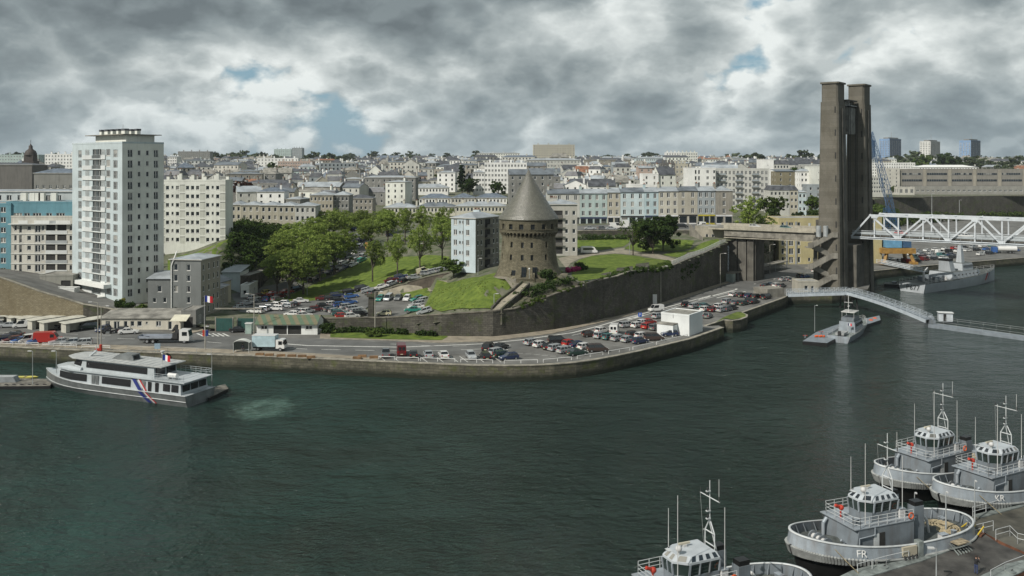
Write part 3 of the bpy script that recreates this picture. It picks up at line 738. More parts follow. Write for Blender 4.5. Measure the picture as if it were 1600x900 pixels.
for f in range(14):
 z=1.6+f*FHT
 b=MB();b.box(5.3*u,10.1*u,-.22,-.01,z+.02,z+.98,PALE);b.box(14.4*u,16.5*u,-.22,-.01,z+.02,z+.98,PALE)      # balcony fronts
 b.box(5.3*u,16.5*u,-.26,-.01,z-.12,z+.01,WHT)
 b.build('balcony',troot)
 s_=MB()                                             # claustra screen of square holes
 for i in range(5):
  for j in range(4):
   x=14.55*u+i*.4*u;zz_=z+1.12+j*.34
   s_.box(x,x+.3*u,-.1,-.03,zz_,zz_+.05,PALE)
  s_.box(14.5*u+i*.4*u,14.58*u+i*.4*u,-.12,-.02,z+1.0,z+2.5,PALE)
  s_.box(6.8*u+i*.4*u,6.88*u+i*.4*u,-.12,-.02,z+1.0,z+2.5,PALE)
 for j in range(4):s_.box(6.8*u,8.6*u,-.1,-.03,z+1.12+j*.34,z+1.17+j*.34,PALE)
 s_.build('claustra_screen',troot)
b=MB();x0,x1,y0,y1=8*u,LW-2,2,RW-1.5
b.box(x0,x1,y0,y1,tH+.1,tH+2.2,CREAM);b.box(x0-3.2,x1+1.2,y0-1.4,y1+1.4,tH+2.25,tH+2.45,M_CONC);b.build('penthouse',troot)
for i in range(11):
 b=MB();x=x0+.6+(x1-x0-1.2)*i/10;wv=.55+.35*(i % 3==0);y=y0+(.8 if i % 2 else 3.5)
 b.box(x-wv,x+wv,y-.5,y+.5,tH+2.46,tH+3.4,CREAM);b.box(x-wv-.1,x+wv+.1,y-.6,y+.6,tH+3.42,tH+3.9,SLATE);b.build('flue',troot)
b=MB();b.tube((x0+9,5,tH+2.4),(x0+9,5,tH+5.2),.05,RAIL);b.build('antenna',troot)
b=MB();b.box(3*u,19*u,-2.0,-.02,3.9,4.9,WHT);b.build('entrance_band',troot)
b=MB();b.box(8.5*u,17*u,-3.0,-.3,1.3,1.55,WHT)
for i in range(5):b.box((10.2+i*1.05)*u,(10.45+i*1.05)*u,-2.6,-2.3,-.8,1.29,WHT)
b.build('entrance_canopy',troot)
# ---------------------------------------------------------------- long cream block behind the tower
YB=290
def small_cols(W_):
 out_=[];pat='BwsWB' ;x=1.2
 seq=['B','w','s','w','B','w','w','w','B','w','s','w','B']
 for i,q in enumerate(seq):
  xx=W_*(i+.5)/len(seq)
  out_.append((xx,1.1,1.3,'w',.9) if q=='w' else (xx,.7,1.0,'w',1.2) if q=='s' else (xx,1.7,2.2,'P',.3))
 return out_
A_,B_=XY(250,YB),XY(352,YB)
pb=MB();pb.box(-.85,.85,-.06,.06,0,2.1,wpaint('faded_panel',(.5,.51,.45)));pb.box(-.85,.85,-.08,.06,2.1,2.25,DARKIN);pm=pb.mesh('panel')
_wm2=win_mesh
def win_mesh(w,h,kind,fr=None):return pm if kind=='P' else _wm2(w,h,kind,fr)
W0=math.hypot(B_[0]-A_[0],B_[1]-A_[1])
ch=[(1.6+i*(W0-3)/9,3+(i % 2)*4,.9,.9,1.5+.5*(i % 3),0) for i in range(10)]
building('apartment_block','long cream apartment block of small square windows on the grass bank behind the white tower','apartment block',A_,B_,8,10,D(260,283,YB).z,CREAM,GRAVEL,'flat',
 front=small_cols(W0),floors=7,fh=2.8,zf=6.3,chim=ch)
b=MB()
# ---------------------------------------------------------------- blue and cream complex at the edge of the terrace
TEAL=wpaint('blue_render',(.12,.26,.31),.3);PALEC=wpaint('pale_cream_render',(.5,.485,.43),.35)
YC=252
A_,B_=XY(-120,YC),XY(17,YC)
building('apartment_block','bright blue apartment block beside the cream balconied one','apartment block',A_,B_,12,9.5,D(0,320,YC).z,TEAL,GRAVEL,'flat',
 front=[(x,1.5,1.5,'w',.9) for x in (2,5.5,9,12.5,16,19.5,22.5)],floors=9,fh=2.85,zf=1.2)
A_,B_=XY(17.4,YC-2),XY(114,YC-2);Wc=math.hypot(B_[0]-A_[0],B_[1]-A_[1]);q=Wc/17.2
Hc=D(50,324,YC).z
cr,Wc,Hh=building('apartment_block','cream apartment block with long white balconies and a blue attic storey on top','apartment block',A_,B_,12,9.4,D(50,339,YC).z,PALEC,GRAVEL,'flat',
 front=[(1.2*q,.7,1.5,'w',.9),(2.6*q,.8,2.1,'w',.3),(5.0*q,1.1,1.3,'w',.95),(7.4*q,1.6,2.0,'w',.4),(8.8*q,.7,1.5,'w',.9),
 (11.0*q,2.6,2.4,'o',.15),(14.1*q,2.6,2.4,'o',.15),(16.6*q,.7,1.4,'w',.9)],floors=6,fh=2.75,zf=2.4)
for f in range(6):
 b=MB();z=2.4+f*2.75
 b.box(9.6*q,15.6*q,-.1,-.02,z+.05,z+.95,RAIL if f % 2 else PALE);b.box(-.05,Wc,-.16,-.02,z-.08,z+.04,WHT)
 b.build('balcony_front',cr)
b=MB();b.box(-.3,Wc,-1.1,-.17,Hh-1.9,Hh-1.75,WHT)
for a_,c_ in ((2.6,5.2),(7.0,11.2),(13,17)):b.box(a_*q,c_*q,-1.12,-1.0,Hh-1.74,Hh-.8,WHT)
b.build('balcony',cr)
building('attic_storey','blue set-back top storey with grouped windows over the cream block','penthouse',XY(10,YC+.5),XY(114,YC+.5),10,Hc-6.6+1.6,Hc+1.2,TEAL,ZINC,'flat',
 front=[(x*q,1.6 if i % 2 else 2.4,1.7,'w',.9) for i,x in enumerate((3.2,5.8,8.6,12,15.2))],floors=1,fh=2.8,zf=.8)
building('rooftop_volume','pale set-back roof storey with a dark blue eave above the blue attic','penthouse',XY(-120,YC+14),XY(116,YC+14),9,24,D(50,300,YC+14).z,wpaint('pale_blue_render',(.46,.5,.5)),ZINC,'hip',.5,
 front=[(x,1.5+.5*(i % 3),1.6,'w',.9) for i,x in enumerate([3,7,11,14.5,18,22,25.5,29,33,37,40])],floors=1,fh=3,zf=D(50,300,YC+14).z-27.4)
b=MB()
for i,px in enumerate((38,52,60,66,85)):
 p=D(px,308,YC+9);b.box(p.x-.8,p.x+.8,p.y-.6,p.y+.6,p.z-1.7,p.z+1.2,CREAM)
t_=thing('roof_flues','cluster of cream block chimneys on the flat roof over the blue attic','chimneys',(0,0,0));b.build('flue_block',t_)
building('garage_annex','low grey annexe with a wide dark garage opening under the cream balconied block','garage',XY(62,240),XY(114,240),8,8,12.2,wpaint('grey_concrete_wall',(.24,.24,.21),.4),FIBRE,'flat',front=[(7,2.6,2.2,'o',.9),(2.5,2,1.2,'w',1.2)],floors=1)
building('wall_annex','plain white low block in front of the garage annexe by the tower','outbuilding',XY(80,233),XY(116,233),3,7.2,9.6,WHT,GRAVEL,'flat')
# dark grey old buildings far behind the complex
GREYD=wpaint('dark_grey_render',(.13,.125,.115),.4);GREYM=wpaint('grey_render',(.2,.2,.185),.35);BLUEROOF=mat('blue_slate_roof',(.14,.17,.21),.5,.1,var=.2)
building('old_barracks','dark windowless stone barracks at the edge of town behind the blue block','barracks',XY(-120,420),XY(50,420),14,18,D(0,258,420).z,GREYD,SLATE,'hip',1)
building('town_house','dark grey block under a long blue slate roof between the dome tower and the white tower','house',XY(53,400),XY(116,400),12,17,D(60,271,400).z,GREYM,BLUEROOF,'hip',2,front=cols_even(6,18,1.3,1.6),floors=4,fh=3.2,zf=4)
# ---------------------------------------------------------------- grey houses at the foot of the bank
GR1=wpaint('slate_grey_render',(.155,.165,.16),.3);GR2=wpaint('tan_grey_render',(.26,.245,.2),.3)
YG=228
hs,Wg,Hg=building('town_house','tall bare grey house with white shutters and a white drainpipe, behind the flagpole','house',XY(266,YG),XY(314,YG-1),11,3.2,D(266,406,YG).z,GR1,ZINC,'hip',1.0,
 front=[(1.5,1.1,1.7,'s',.8,[0,2,3,4]),(4.9,1.0,1.6,'s',.8,[1,2,3,4]),(6.2,1.0,1.6,'s',.8,[0])],right=[(1.5,1.0,1.6,'w',.8),(4.6,1.0,1.6,'w',.8),(7.4,1.0,1.6,'w',.8),(9.6,1.0,1.6,'w',.8)],floors=5,fh=2.75,zf=.2,wall_side=GR2)
b=MB();b.path([(.4,-.15,0),(.4,-.15,Hg-1.5),(1.1,-.15,Hg+.3),(1.6,.4,Hg+2.2)],.16,FRAME);b.build('flue_pipe',hs)
building('town_house','small three-storey grey house with a corrugated roof, leaning against the tall grey house','house',XY(231,YG),XY(265.6,YG),8,3.2,D(240,436,YG).z,GR1,ZINC,'shed',1.1,
 front=[(1.7,.9,1.2,'w',.9,[0,1]),(4.3,.9,1.3,'w',.9,[0,1]),(3.0,1.1,1.6,'s',.7,[2])],floors=3,fh=2.9)
building('town_house','grey shop house with a grey slate roof, third along the street down to the gate','house',XY(316,241),XY(342,241),8,3.1,D(330,452,241).z,GR2,ZINC2,'hip',1,front=[(1.3,.9,1.3,'w',.9),(3.2,.9,1.3,'w',.9)],right=[(2,.9,1.3,'w',.9),(5,.9,1.3,'w',.9)],floors=2)
BEIGE=wpaint('beige_render',(.45,.41,.3),.25)
building('shop_house','beige house with a blue shop front and slate roof on the street corner by the gate','house',XY(341,247),XY(361,254),8,3.1,D(350,441,248).z,BEIGE,ZINC2,'gable',1.5,
 front=[(.9,.7,1.7,'w',.8),(2.4,.7,1.7,'w',.8)],right=[(1.4,.9,1.8,'w',.7),(3.6,.9,1.8,'w',.7),(5.8,.9,1.8,'w',.7)],floors=2,fh=3)
building('town_house','white and blue-grey two-part house with a skillion zinc roof above the lane','house',XY(347,268),XY(375,268),9,3.3,D(360,426,268).z,BLUEW,ZINC,'shed',1.2,front=[(1.5,1,1.3,'w',.9)],right=[(2,1.2,1.4,'w',1),(5,1.2,1.4,'w',1)],floors=3,fh=2.7,wall_side=WHT)
building('town_house','low white flat-roofed house at the top of the lane beside the parked cars','house',XY(376,262),XY(389,262),9,3.3,D(380,447,262).z,WHT,GRAVEL,'flat',front=[(1.2,1,1.2,'w',.9)],right=[(2,1,1.2,'w',1),(6,1,1.2,'w',1)],floors=2,fh=2.6)
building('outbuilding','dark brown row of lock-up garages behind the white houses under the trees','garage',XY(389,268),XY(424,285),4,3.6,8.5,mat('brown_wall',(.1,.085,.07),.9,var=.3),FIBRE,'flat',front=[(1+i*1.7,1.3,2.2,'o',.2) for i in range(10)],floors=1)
# bungalow, gatehouse and garage on the quay road
bg_,_,_=building('bungalow','long white single-storey bungalow with a cream awning opposite the lorry','bungalow',XY(158,212),XY(282,212),7,QZ+.05,D(200,498,212).z,wpaint('offwhite_render',(.52,.49,.41),.2),FIBRE,'shed',1.2,
 front=[(1.6,1.1,1.25,'w',.8),(3.7,1.4,1.9,'w',.1),(5.8,.9,1.25,'w',.8),(7.4,.9,1.25,'w',.8),(9.1,1.1,1.25,'w',.8),(10.8,.5,.6,'w',1.3),(13.6,1.2,1.25,'w',.8),(16.3,.9,1.95,'w',.05)],floors=1,fh=3.1)
b=MB();b.add([(17.4,-3.0,2.5),(21.2,-3.0,2.5),(21.2,0,3.5),(17.4,0,3.5),(17.4,-3,2.6),(21.2,-3,2.6),(21.2,0,3.6),(17.4,0,3.6)],[(4,5,6,7),(0,1,5,4),(1,2,6,5),(3,0,4,7),(3,2,1,0)],wpaint('cream_awning',(.6,.57,.45)));b.build('awning',bg_)
building('gatehouse','dark open porch building beside the cream awning of the bungalow','gatehouse',XY(283,214),XY(306,214),7,QZ+.05,D(290,487,214).z,GREYM,FIBRE,'flat',front=[(1.6,2.4,2.4,'o',.2)],right=[(3,2,2.2,'w',.6)],floors=1,fh=3)
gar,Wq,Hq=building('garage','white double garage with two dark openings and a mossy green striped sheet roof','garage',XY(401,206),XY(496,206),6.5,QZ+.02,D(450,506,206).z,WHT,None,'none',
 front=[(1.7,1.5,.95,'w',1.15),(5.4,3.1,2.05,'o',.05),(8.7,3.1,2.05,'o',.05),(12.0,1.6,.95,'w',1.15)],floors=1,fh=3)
def striped():
 m=bpy.data.materials.new('mossy_sheet_roof');m.use_nodes=True;t=NT(m.node_tree)
 pos=t.n('ShaderNodeNewGeometry').outputs['Position'];s=t.n('ShaderNodeSeparateXYZ',None,Vector=pos)
 st=t.math('FRACT',t.math('MULTIPLY',t.math('ADD',s.outputs[0],t.math('MULTIPLY',s.outputs[1],.5)),.48));st=t.ramp(st,(.45,0.0),(.55,1.0))
 c=t.mix(st,(.085,.13,.085),(.16,.135,.085));c=t.mix(t.ramp(t.noise(pos,1,5,.6),(.4,0.0),(.7,.6)),c,(.07,.1,.05))
 p=t.n('ShaderNodeBsdfPrincipled',None,Roughness=.9);t.t.links.new(c,p.inputs['Base Color']);t.n('ShaderNodeOutputMaterial',None,Surface=p.outputs[0]);return m
sr=striped();b=MB()
b.add([(-.4,-.7,Hq-.15),(Wq+.1,-.7,Hq-.15),(Wq+.1,3.3,Hq+1.4),(-.4,3.3,Hq+1.4),(-.4,-.7,Hq),(Wq+.1,-.7,Hq),(Wq+.1,3.3,Hq+1.55),(-.4,3.3,Hq+1.55)],[(4,5,6,7),(0,1,5,4),(1,2,6,5),(3,0,4,7)],sr)
b.add([(-.4,3.3,Hq+1.55),(Wq+.1,3.3,Hq+1.55),(Wq+.1,7,Hq+.2),(-.4,7,Hq+.2)],[(0,1,2,3)],sr);b.build('roof',gar)
b=MB();b.add([(Wq,0,Hq),(Wq,6.5,Hq),(Wq,3.3,Hq+1.4)],[(0,1,2)],WHT);b.build('gable',gar)
# garages with sheet roofs, one after another under the buff wall
for i,(px,Y) in enumerate([(2,217),(24,216.5),(42,215),(60,213),(78,211.5),(111,211.5)]):
 pass
SHED=wpaint('pale_shed_wall',(.45,.44,.38),.25);SHEDR=mat('pale_sheet_roof',(.5,.49,.42),.7,var=.12,scale=.8,stain=.2)
for i,(px,py) in enumerate([(10.5,497.5),(26,499),(43,502),(61.5,505.5),(95.5,507)]):
 lab=['first open garage from the photo edge with a pale sheet roof, under the buff wall','open garage whose pale roof overlaps the white van, second of the row','open garage behind the white van, third of the row under the wall',
 'open garage with a motorbike inside, fourth of the row','open garage at the end of the row next to the parked pickup'][i].replace('photo edge','edge of the quay')
 p=G(px,py+12,QZ);r=thing('open_garage',lab,'garage',(p.x,p.y,QZ),radians(-36),'open garages under the buff wall')
 b=MB();Lg=9.5;wg=2.2
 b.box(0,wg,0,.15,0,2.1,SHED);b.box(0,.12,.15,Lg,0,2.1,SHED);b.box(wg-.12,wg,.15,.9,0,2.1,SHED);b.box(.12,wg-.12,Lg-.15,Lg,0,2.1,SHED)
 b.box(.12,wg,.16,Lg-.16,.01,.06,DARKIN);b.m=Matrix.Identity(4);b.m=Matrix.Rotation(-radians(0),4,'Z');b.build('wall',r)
 b=MB();b.add([(-.3,-.4,2.3),(wg+.5,-.4,2.1),(wg+.5,Lg+.4,2.25),(-.3,Lg+.4,2.45),(-.3,-.4,2.42),(wg+.5,-.4,2.22),(wg+.5,Lg+.4,2.37),(-.3,Lg+.4,2.57)],
 [(4,5,6,7),(0,1,5,4),(1,2,6,5),(2,3,7,6),(3,0,4,7),(3,2,1,0)],SHEDR);b.build('roof',r)
p=G(-20,509,QZ);r=thing('shed','cream flat shed at the head of the row of open garages','shed',(p.x-10,p.y,QZ),0)
b=MB();b.box(0,14,0,6,0,2.2,SHED);b.build('wall',r);b=MB();b.add([(-.4,-.5,2.3),(14.5,-.5,2.3),(16.5,6.5,2.9),(1,6.5,2.9),(-.4,-.5,2.4),(14.5,-.5,2.4),(16.5,6.5,3.0),(1,6.5,3.0)],[(4,5,6,7),(0,1,5,4),(1,2,6,5),(3,0,4,7)],SHEDR);b.build('roof',r)
# ---------------------------------------------------------------- blue house by the mound and its neighbour behind the round tower
PB=wpaint('pale_blue_wall',(.46,.53,.56),.1);SHADEW=wpaint('shade_toned_wall',(.21,.2,.17),.3)  # side wall in dark brown-grey: the shade on that face is put into the colour
YH1=252
A_,B_=XY(705,YH1+1),XY(743,YH1-3);Zt=D(743,341,YH1).z
bh,Wb,Hb=building('apartment_house','pale blue five-storey block with a shade-coloured side and zinc roof, beside the mound','apartment house',A_,B_,13,12,Zt,PB,ZINC,'hip',1.4,
 front=[(1.4,1.15,1.6,'w',.85),(2.9,.6,.9,'w',1.2),(3.9,.6,.9,'w',1.2),(5.5,1.15,1.6,'w',.85)],
 right=[(1.5,1,1.5,'w',.9),(3.3,1,1.5,'w',.9),(6.5,3,2.2,'o',.15),(10,1,1.5,'w',.9),(12,1,1.5,'w',.9)],floors=5,fh=2.85,zf=.9,wall_side=SHADEW,chim=[(3,9,2,.9,2,4)])
for f in range(5):
 b=MB();b.box(Wb+.02,Wb+.9,5,8,.9+f*2.85-.05,.9+f*2.85+.05,SHADEW);b.box(Wb+.85,Wb+.9,5,8,.9+f*2.85+.06,.9+f*2.85+.95,GREYD);b.build('balcony',bh)
b=MB();b.box(Wb/2-.08,Wb/2+.08,-.1,-.01,0,Hb,FRAMEG);b.build('drainpipe',bh)
A_,B_=XY(851,281),XY(902,281);Zt=D(870,320,281).z
b2_,Wb2,_=building('apartment_house','grey five-storey block with dark red-doored balconies, standing half behind the round tower','apartment house',A_,B_,12,13.4,Zt,wpaint('light_grey_wall',(.38,.37,.33),.2),ZINC,'hip',1.4,
 front=[(6.9,1,1.4,'w',.9),(9.2,1,1.4,'w',.9),(4.2,2.9,2.2,'o',.15)],right=[(3,1,1.5,'w',.9),(8,1,1.5,'w',.9)],floors=5,fh=2.85,zf=.6,chim=[(3,4,2.2,.9,2,4)])
for f in range(1,5):
 b=MB();b.box(2.7,5.7,-.8,-.02,.6+f*2.85-.05,.6+f*2.85+.05,M_CONC);b.box(2.7,5.7,-.82,-.77,.6+f*2.85+.06,.6+f*2.85+.95,GREYD);b.build('balcony',b2_)
# ---------------------------------------------------------------- the round stone tower
TCX,TCY=XY(826,229);TZ=13.4
M_TOWER=mat_stone('tower_masonry',(.21,.19,.13),(.14,.125,.085),(.075,.068,.048),.75,.3,dirt=.6,dark=(.055,.05,.032),cyl=(TCX,TCY,7.0),bump=.9)
def slate_cone():
 m=bpy.data.materials.new('lauze_roof');m.use_nodes=True;t=NT(m.node_tree)
 pos=t.n('ShaderNodeNewGeometry').outputs['Position'];s=t.n('ShaderNodeSeparateXYZ',None,Vector=pos)
 a=t.math('ARCTAN2',t.math('SUBTRACT',s.outputs[1],TCY),t.math('SUBTRACT',s.outputs[0],TCX))
 v=t.n('ShaderNodeCombineXYZ',None,X=t.math('MULTIPLY',a,5.5),Y=s.outputs[2],Z=0.0).outputs[0]
 br=t.n('ShaderNodeTexBrick',dict(offset=.5),Vector=v,Color1=(.10,.097,.075),Color2=(.165,.16,.128),Mortar=(.05,.048,.04),Scale=1.0,**{'Mortar__Size':.03,'Brick__Width':.5,'Row__Height':.32,'Bias':0.0})
 c=t.mix(t.math('MULTIPLY',t.ramp(t.noise(pos,.5,6,.7),(.4,0.0),(.65,1.0)),.45),br.outputs[0],(.10,.10,.07))
 r=t.ramp(t.noise(v,2.2,3,.7),(.3,.28),(.7,.6))
 b=t.n('ShaderNodeBump',None,Strength=.9,Distance=.12,Height=t.math('ADD',t.math('MULTIPLY',br.outputs[1],-.6),t.noise(v,2.4,4,.7)))
 p=t.n('ShaderNodeBsdfPrincipled',None,Normal=b.outputs[0]);t.t.links.new(c,p.inputs['Base Color']);t.t.links.new(r,p.inputs['Roughness']);p.inputs['Specular IOR Level'].default_value=.9
 t.n('ShaderNodeOutputMaterial',None,Surface=p.outputs[0]);return m
M_LAUZE=slate_cone()
rt_=thing('round_tower','round medieval stone tower with a conical slate roof on the grassy mound','tower',(TCX,TCY,TZ))
NA=128
def rad(z):                       # tapers from a flared foot
 return float(np.interp(z,[0,1.5,3.5,5.5,10.9,11.0],[9.0,8.1,7.45,7.1,6.75,6.75]))
def ring_wall(b,zs,rf,holes,m,deep=.6):
 for j in range(len(zs)-1):
  for i in range(NA):
   if any((i-h_[0]) % NA<h_[1] and h_[2]-1e-3 <= zs[j] and zs[j+1] <= h_[3]+1e-3 for h_ in holes):continue
   a0,a1=2*pi*i/NA,2*pi*(i+1)/NA;r0,r1=rf(zs[j]),rf(zs[j+1])
   b.add([(r0*cos(a0),r0*sin(a0),zs[j]),(r0*cos(a1),r0*sin(a1),zs[j]),(r1*cos(a1),r1*sin(a1),zs[j+1]),(r1*cos(a0),r1*sin(a0),zs[j+1])],[(0,1,2,3)],m)
 for i0,n,za,zb in holes:
  a0,a1=2*pi*i0/NA,2*pi*(i0+n)/NA;r0=rf(za);r1=rf(zb);q=r0-deep
  P=lambda r,a,z:(r*cos(a),r*sin(a),z)
  b.add([P(r0,a0,za),P(r0,a1,za),P(q,a1,za),P(q,a0,za)],[(0,1,2,3)],m);b.add([P(r1,a0,zb),P(r1,a1,zb),P(q,a1,zb),P(q,a0,zb)],[(3,2,1,0)],m)
  b.add([P(r0,a0,za),P(q,a0,za),P(q,a0,zb),P(r1,a0,zb)],[(0,1,2,3)],m);b.add([P(r0,a1,za),P(q,a1,za),P(q,a1,zb),P(r1,a1,zb)],[(3,2,1,0)],m)
def aidx(px,r):                  # angle index of a point of the tower seen at photo column px
 s_=max(-.97,min(.97,((px-800)/F*TCY-TCX)/r));return int(round((-pi/2+math.asin(s_))/(2*pi)*NA)) % NA
holes=[];wins=[]
for px in (786,799,815,831,852):holes.append((aidx(px,6.9)-1,2,8.0,9.4))
for px in (786,799,815,831,852):holes.append((aidx(px,7)-1,2,4.9,6.3))
for px in (817,833):holes.append((aidx(px,7.5)-1,3,.9,3.4))
holes.append((aidx(802,7.5)-1,3,1.2,2.5))
for k in range(4):holes.append((20+12*k,2,8.0,9.4))
b=MB();ring_wall(b,[-3,-1,0,.9,1.2,2.5,3.4,4.9,6.3,8.0,9.4,10.9,11.0],rad,holes,M_TOWER);b.build('wall',rt_)
b=MB();h2=[(i,3,12.6,13.9) for i in range(1,NA,8)]
ring_wall(b,[11.7,12.4,12.6,13.9,14.9],lambda z:7.45,h2,M_TOWER,.5)
b.lathe([(6.7,11.7),(7.45,11.7)],M_TOWER,64,smooth=False);b.lathe([(7.45,12.38),(7.58,12.4),(7.58,12.55),(7.45,12.57)],M_TOWER,64);b.build('parapet',rt_)
dm=MB()
def pane(name,r,i0,n,za,zb,m=GLD):
 a0,a1=2*pi*i0/NA,2*pi*(i0+n)/NA;bb=MB()
 bb.add([(r*cos(a0),r*sin(a0),za),(r*cos(a1),r*sin(a1),za),(r*cos(a1),r*sin(a1),zb),(r*cos(a0),r*sin(a0),zb)],[(0,1,2,3)],m)
 am=(a0+a1)/2;ww=r*(a1-a0)/2
 c_,s_=cos(am),sin(am);r2=r+.05
 bb.beam((r2*c_,r2*s_,za),(r2*c_,r2*s_,zb),.08,.08,DARKIN);zc=(za+zb)/2
 bb.beam((r2*c_+ww*s_,r2*s_-ww*c_,zc),(r2*c_-ww*s_,r2*s_+ww*c_,zc),.08,.08,DARKIN)
 bb.build(name,rt_)
for i0,n,za,zb in holes:pane('door' if za<1 else 'window',rad(za)-.5,i0,n,za,zb)
for i0,n,za,zb in h2:pane('window',7.0,i0,n,za,zb)
# corbels under the gallery
cbm=MB();cbm.side([(-.05,0),(-.05,-1.1),(.18,-1.1),(.18,-.75),(.42,-.7),(.42,-.38),(.68,-.33),(.68,0)],-.21,.21,M_TOWER);cmesh=cbm.mesh('corbel')
for k in range(44):a=2*pi*k/44;inst('corbel',cmesh,rt_,(6.75*cos(a),6.75*sin(a),11.69),a)
b=MB();prof=[(7.4,14.75),(7.75,14.9),(7.72,15.05)]+[(7.72*(1-t) ** 1.0+.05-.35*sin(pi*t),15.05+12.4*t) for t in [i/14 for i in range(1,15)]]
prof[-1]=(.04,27.6);b.lathe(prof,M_LAUZE,72);b.build('roof',rt_)
# entrance terrace, steps
st_=thing('entrance_steps','stone landing and flight of steps up to the two doors of the round tower','steps',(TCX,TCY-8.2,TZ))
b=MB();b.box(-3.2,.9,-1.4,1.0,-1.6,.8,M_TOWER);b.build('landing',st_)
for k in range(9):
 b=MB();b.box(-3.75-k*.5,-3.26-k*.5,-1.3,.1,-2.0,.62-k*.22,M_CONC);b.build('step',st_)
b=MB();b.box(.95,1.3,-1.8,.2,-1.2,2.0,M_TOWER);b.box(1.35,4.2,-1.6,.4,-1.2,.7,M_TOWER);b.build('ruined_stub',st_)
b=MB();b.tube((0,-1.2,.8),(0,-1.2,3.1),.05,RAIL);b.sphere((0,-1.2,3.2),.22,FRAME);b.build('globe_lamp',st_)
# rock outcrop on the river side of the tower, with the stone ramp going down the mound
def rock_mat():
 return mat('dark_rock',(.12,.105,.08),.95,var=.35,scale=.5,bump=1.0,bscale=2.5,col2=(.05,.06,.03))
def rock(name,label,cat,outline,z0,z1s,jag=.6,seed=1,m=None):
 """rough faced mass: outline in world xy, top height for each outline point"""
 R=random.Random(seed);b=MB();n=len(outline);m=m or rock_mat()
 o2=[]
 for i in range(n):
  a,c=outline[i],outline[(i+1) % n];k=max(1,int(math.hypot(c[0]-a[0],c[1]-a[1])/1.4))
  for q_ in range(k):t=q_/k;o2.append((a[0]+(c[0]-a[0])*t,a[1]+(c[1]-a[1])*t,z1s[i]+(z1s[(i+1) % n]-z1s[i])*t))
 cx=sum(p[0] for p in o2)/len(o2);cy=sum(p[1] for p in o2)/len(o2);N=len(o2);L=5;vs=[]
 for l in range(L):
  t=l/(L-1)
  for p in o2:
   k=1-.10*t;j=jag*(.3 if l in (L-1,) else 1)
   vs.append((cx+(p[0]-cx)*k+R.uniform(-j,j),cy+(p[1]-cy)*k+R.uniform(-j,j),z0+(p[2]-z0)*t+(R.uniform(-j,j)*.6 if 0<l else 0)))
 vs.append((cx,cy,sum(p[2] for p in o2)/N))
 fs=[(l*N+i,l*N+(i+1) % N,(l+1)*N+(i+1) % N,(l+1)*N+i) for l in range(L-1) for i in range(N)]+[((L-1)*N+i,(L-1)*N+(i+1) % N,L*N) for i in range(N)]
 b.add(vs,fs,m)
 r=thing(name,label,cat,(0,0,0));b.build('rock',r);return r
rock('rock_outcrop','dark rock outcrop carrying the round tower above the curved wall','rock',[XY(800,210.5),XY(815,209),XY(862,214),XY(893,219),XY(890,228),XY(868,228),XY(840,223),XY(815,219)],6,[9.6,10.6,12.4,12.8,14.6,14.6,14.6,13.6],.8,3)
ps_=thing('stone_ramp','stone-edged ramp running down the mound from the tower to the dark wall','ramp',(0,0,0))
def para(name,pts,th,hh,m,par,drop=1.2):
 b=MB();l=[Vector(p) for p in pts];A=offset_line(l,-th/2);B=offset_line(l,th/2)
 for i in range(len(l)-1):
  q=[A[i],A[i+1],B[i+1],B[i]];zz_=[l[i].z,l[i+1].z,l[i+1].z,l[i].z]
  b.add([(p.x,p.y,z_-drop) for p,z_ in zip(q,zz_)]+[(p.x,p.y,z_+hh) for p,z_ in zip(q,zz_)],[(4,5,6,7),(0,1,5,4),(1,2,6,5),(2,3,7,6),(3,0,4,7)],m)
 return b.build(name,par)
rampL=[G(768,486,8.4),G(780,473,9.6),G(800,458,11.5),G(816,444,13.4)];rampR=[G(783,487,8.6),G(795,476,9.6),G(812,462,11.2),G(827,446,13.2)]
para('parapet',rampL,.45,.9,M_WALLD,ps_);para('parapet',rampR,.45,.7,M_WALLD,ps_,3)
b=MB()
for i in range(3):b.quad(rampL[i]+Vector((0,0,.3)),rampR[i]+Vector((0,0,.3)),rampR[i+1]+Vector((0,0,.3)),rampL[i+1]+Vector((0,0,.3)),M_PATH)
b.build('ramp_floor',ps_)
w5=thing('parapet_wall','low stone parapet between the tower rock and the lawn with pink flowers','wall',(0,0,0));w5['kind']='thing'
para('masonry',[XY(872,229)+(14.2,),XY(885,222)+(13.2,),XY(903,218.5)+(12.6,),XY(915,219.5)+(12.5,),XY(942,228)+(12.8,)],.5,.6,M_WALLD,w5)
curb=thing('mound_kerb','pale stone kerb running up the edge of the mound above the small car park','kerb',(0,0,0));curb['kind']='thing'
kp=[G(661,495,3.6),G(672,476,4.4),G(684,455,5.7),G(700,444.5,8.0),G(706,437,9.5)]
para('kerbstone',kp,.5,.35,M_COPE,curb)
for i,(x0,x1,zt,seed) in enumerate([(938,956,14.0,5),(962,990,14.6,6),(992,1015,14.8,7)]):
 Y0=228+i*8-.5
 rock('ruined_buttress',['ivy-grown ruined stub of wall just past the bend of the long dark wall','broken grey buttress in the middle of the rocky wall below the gravel path','ruined square buttress with creepers, closest to the white railing'][i],'ruin',
 [XY(x0,Y0),XY(x1,Y0+3.5),XY(x1,Y0+8),XY(x0,Y0+6)],3,[zt-2.2,zt-.6,zt,zt-.3],.35,seed,M_WALLD)
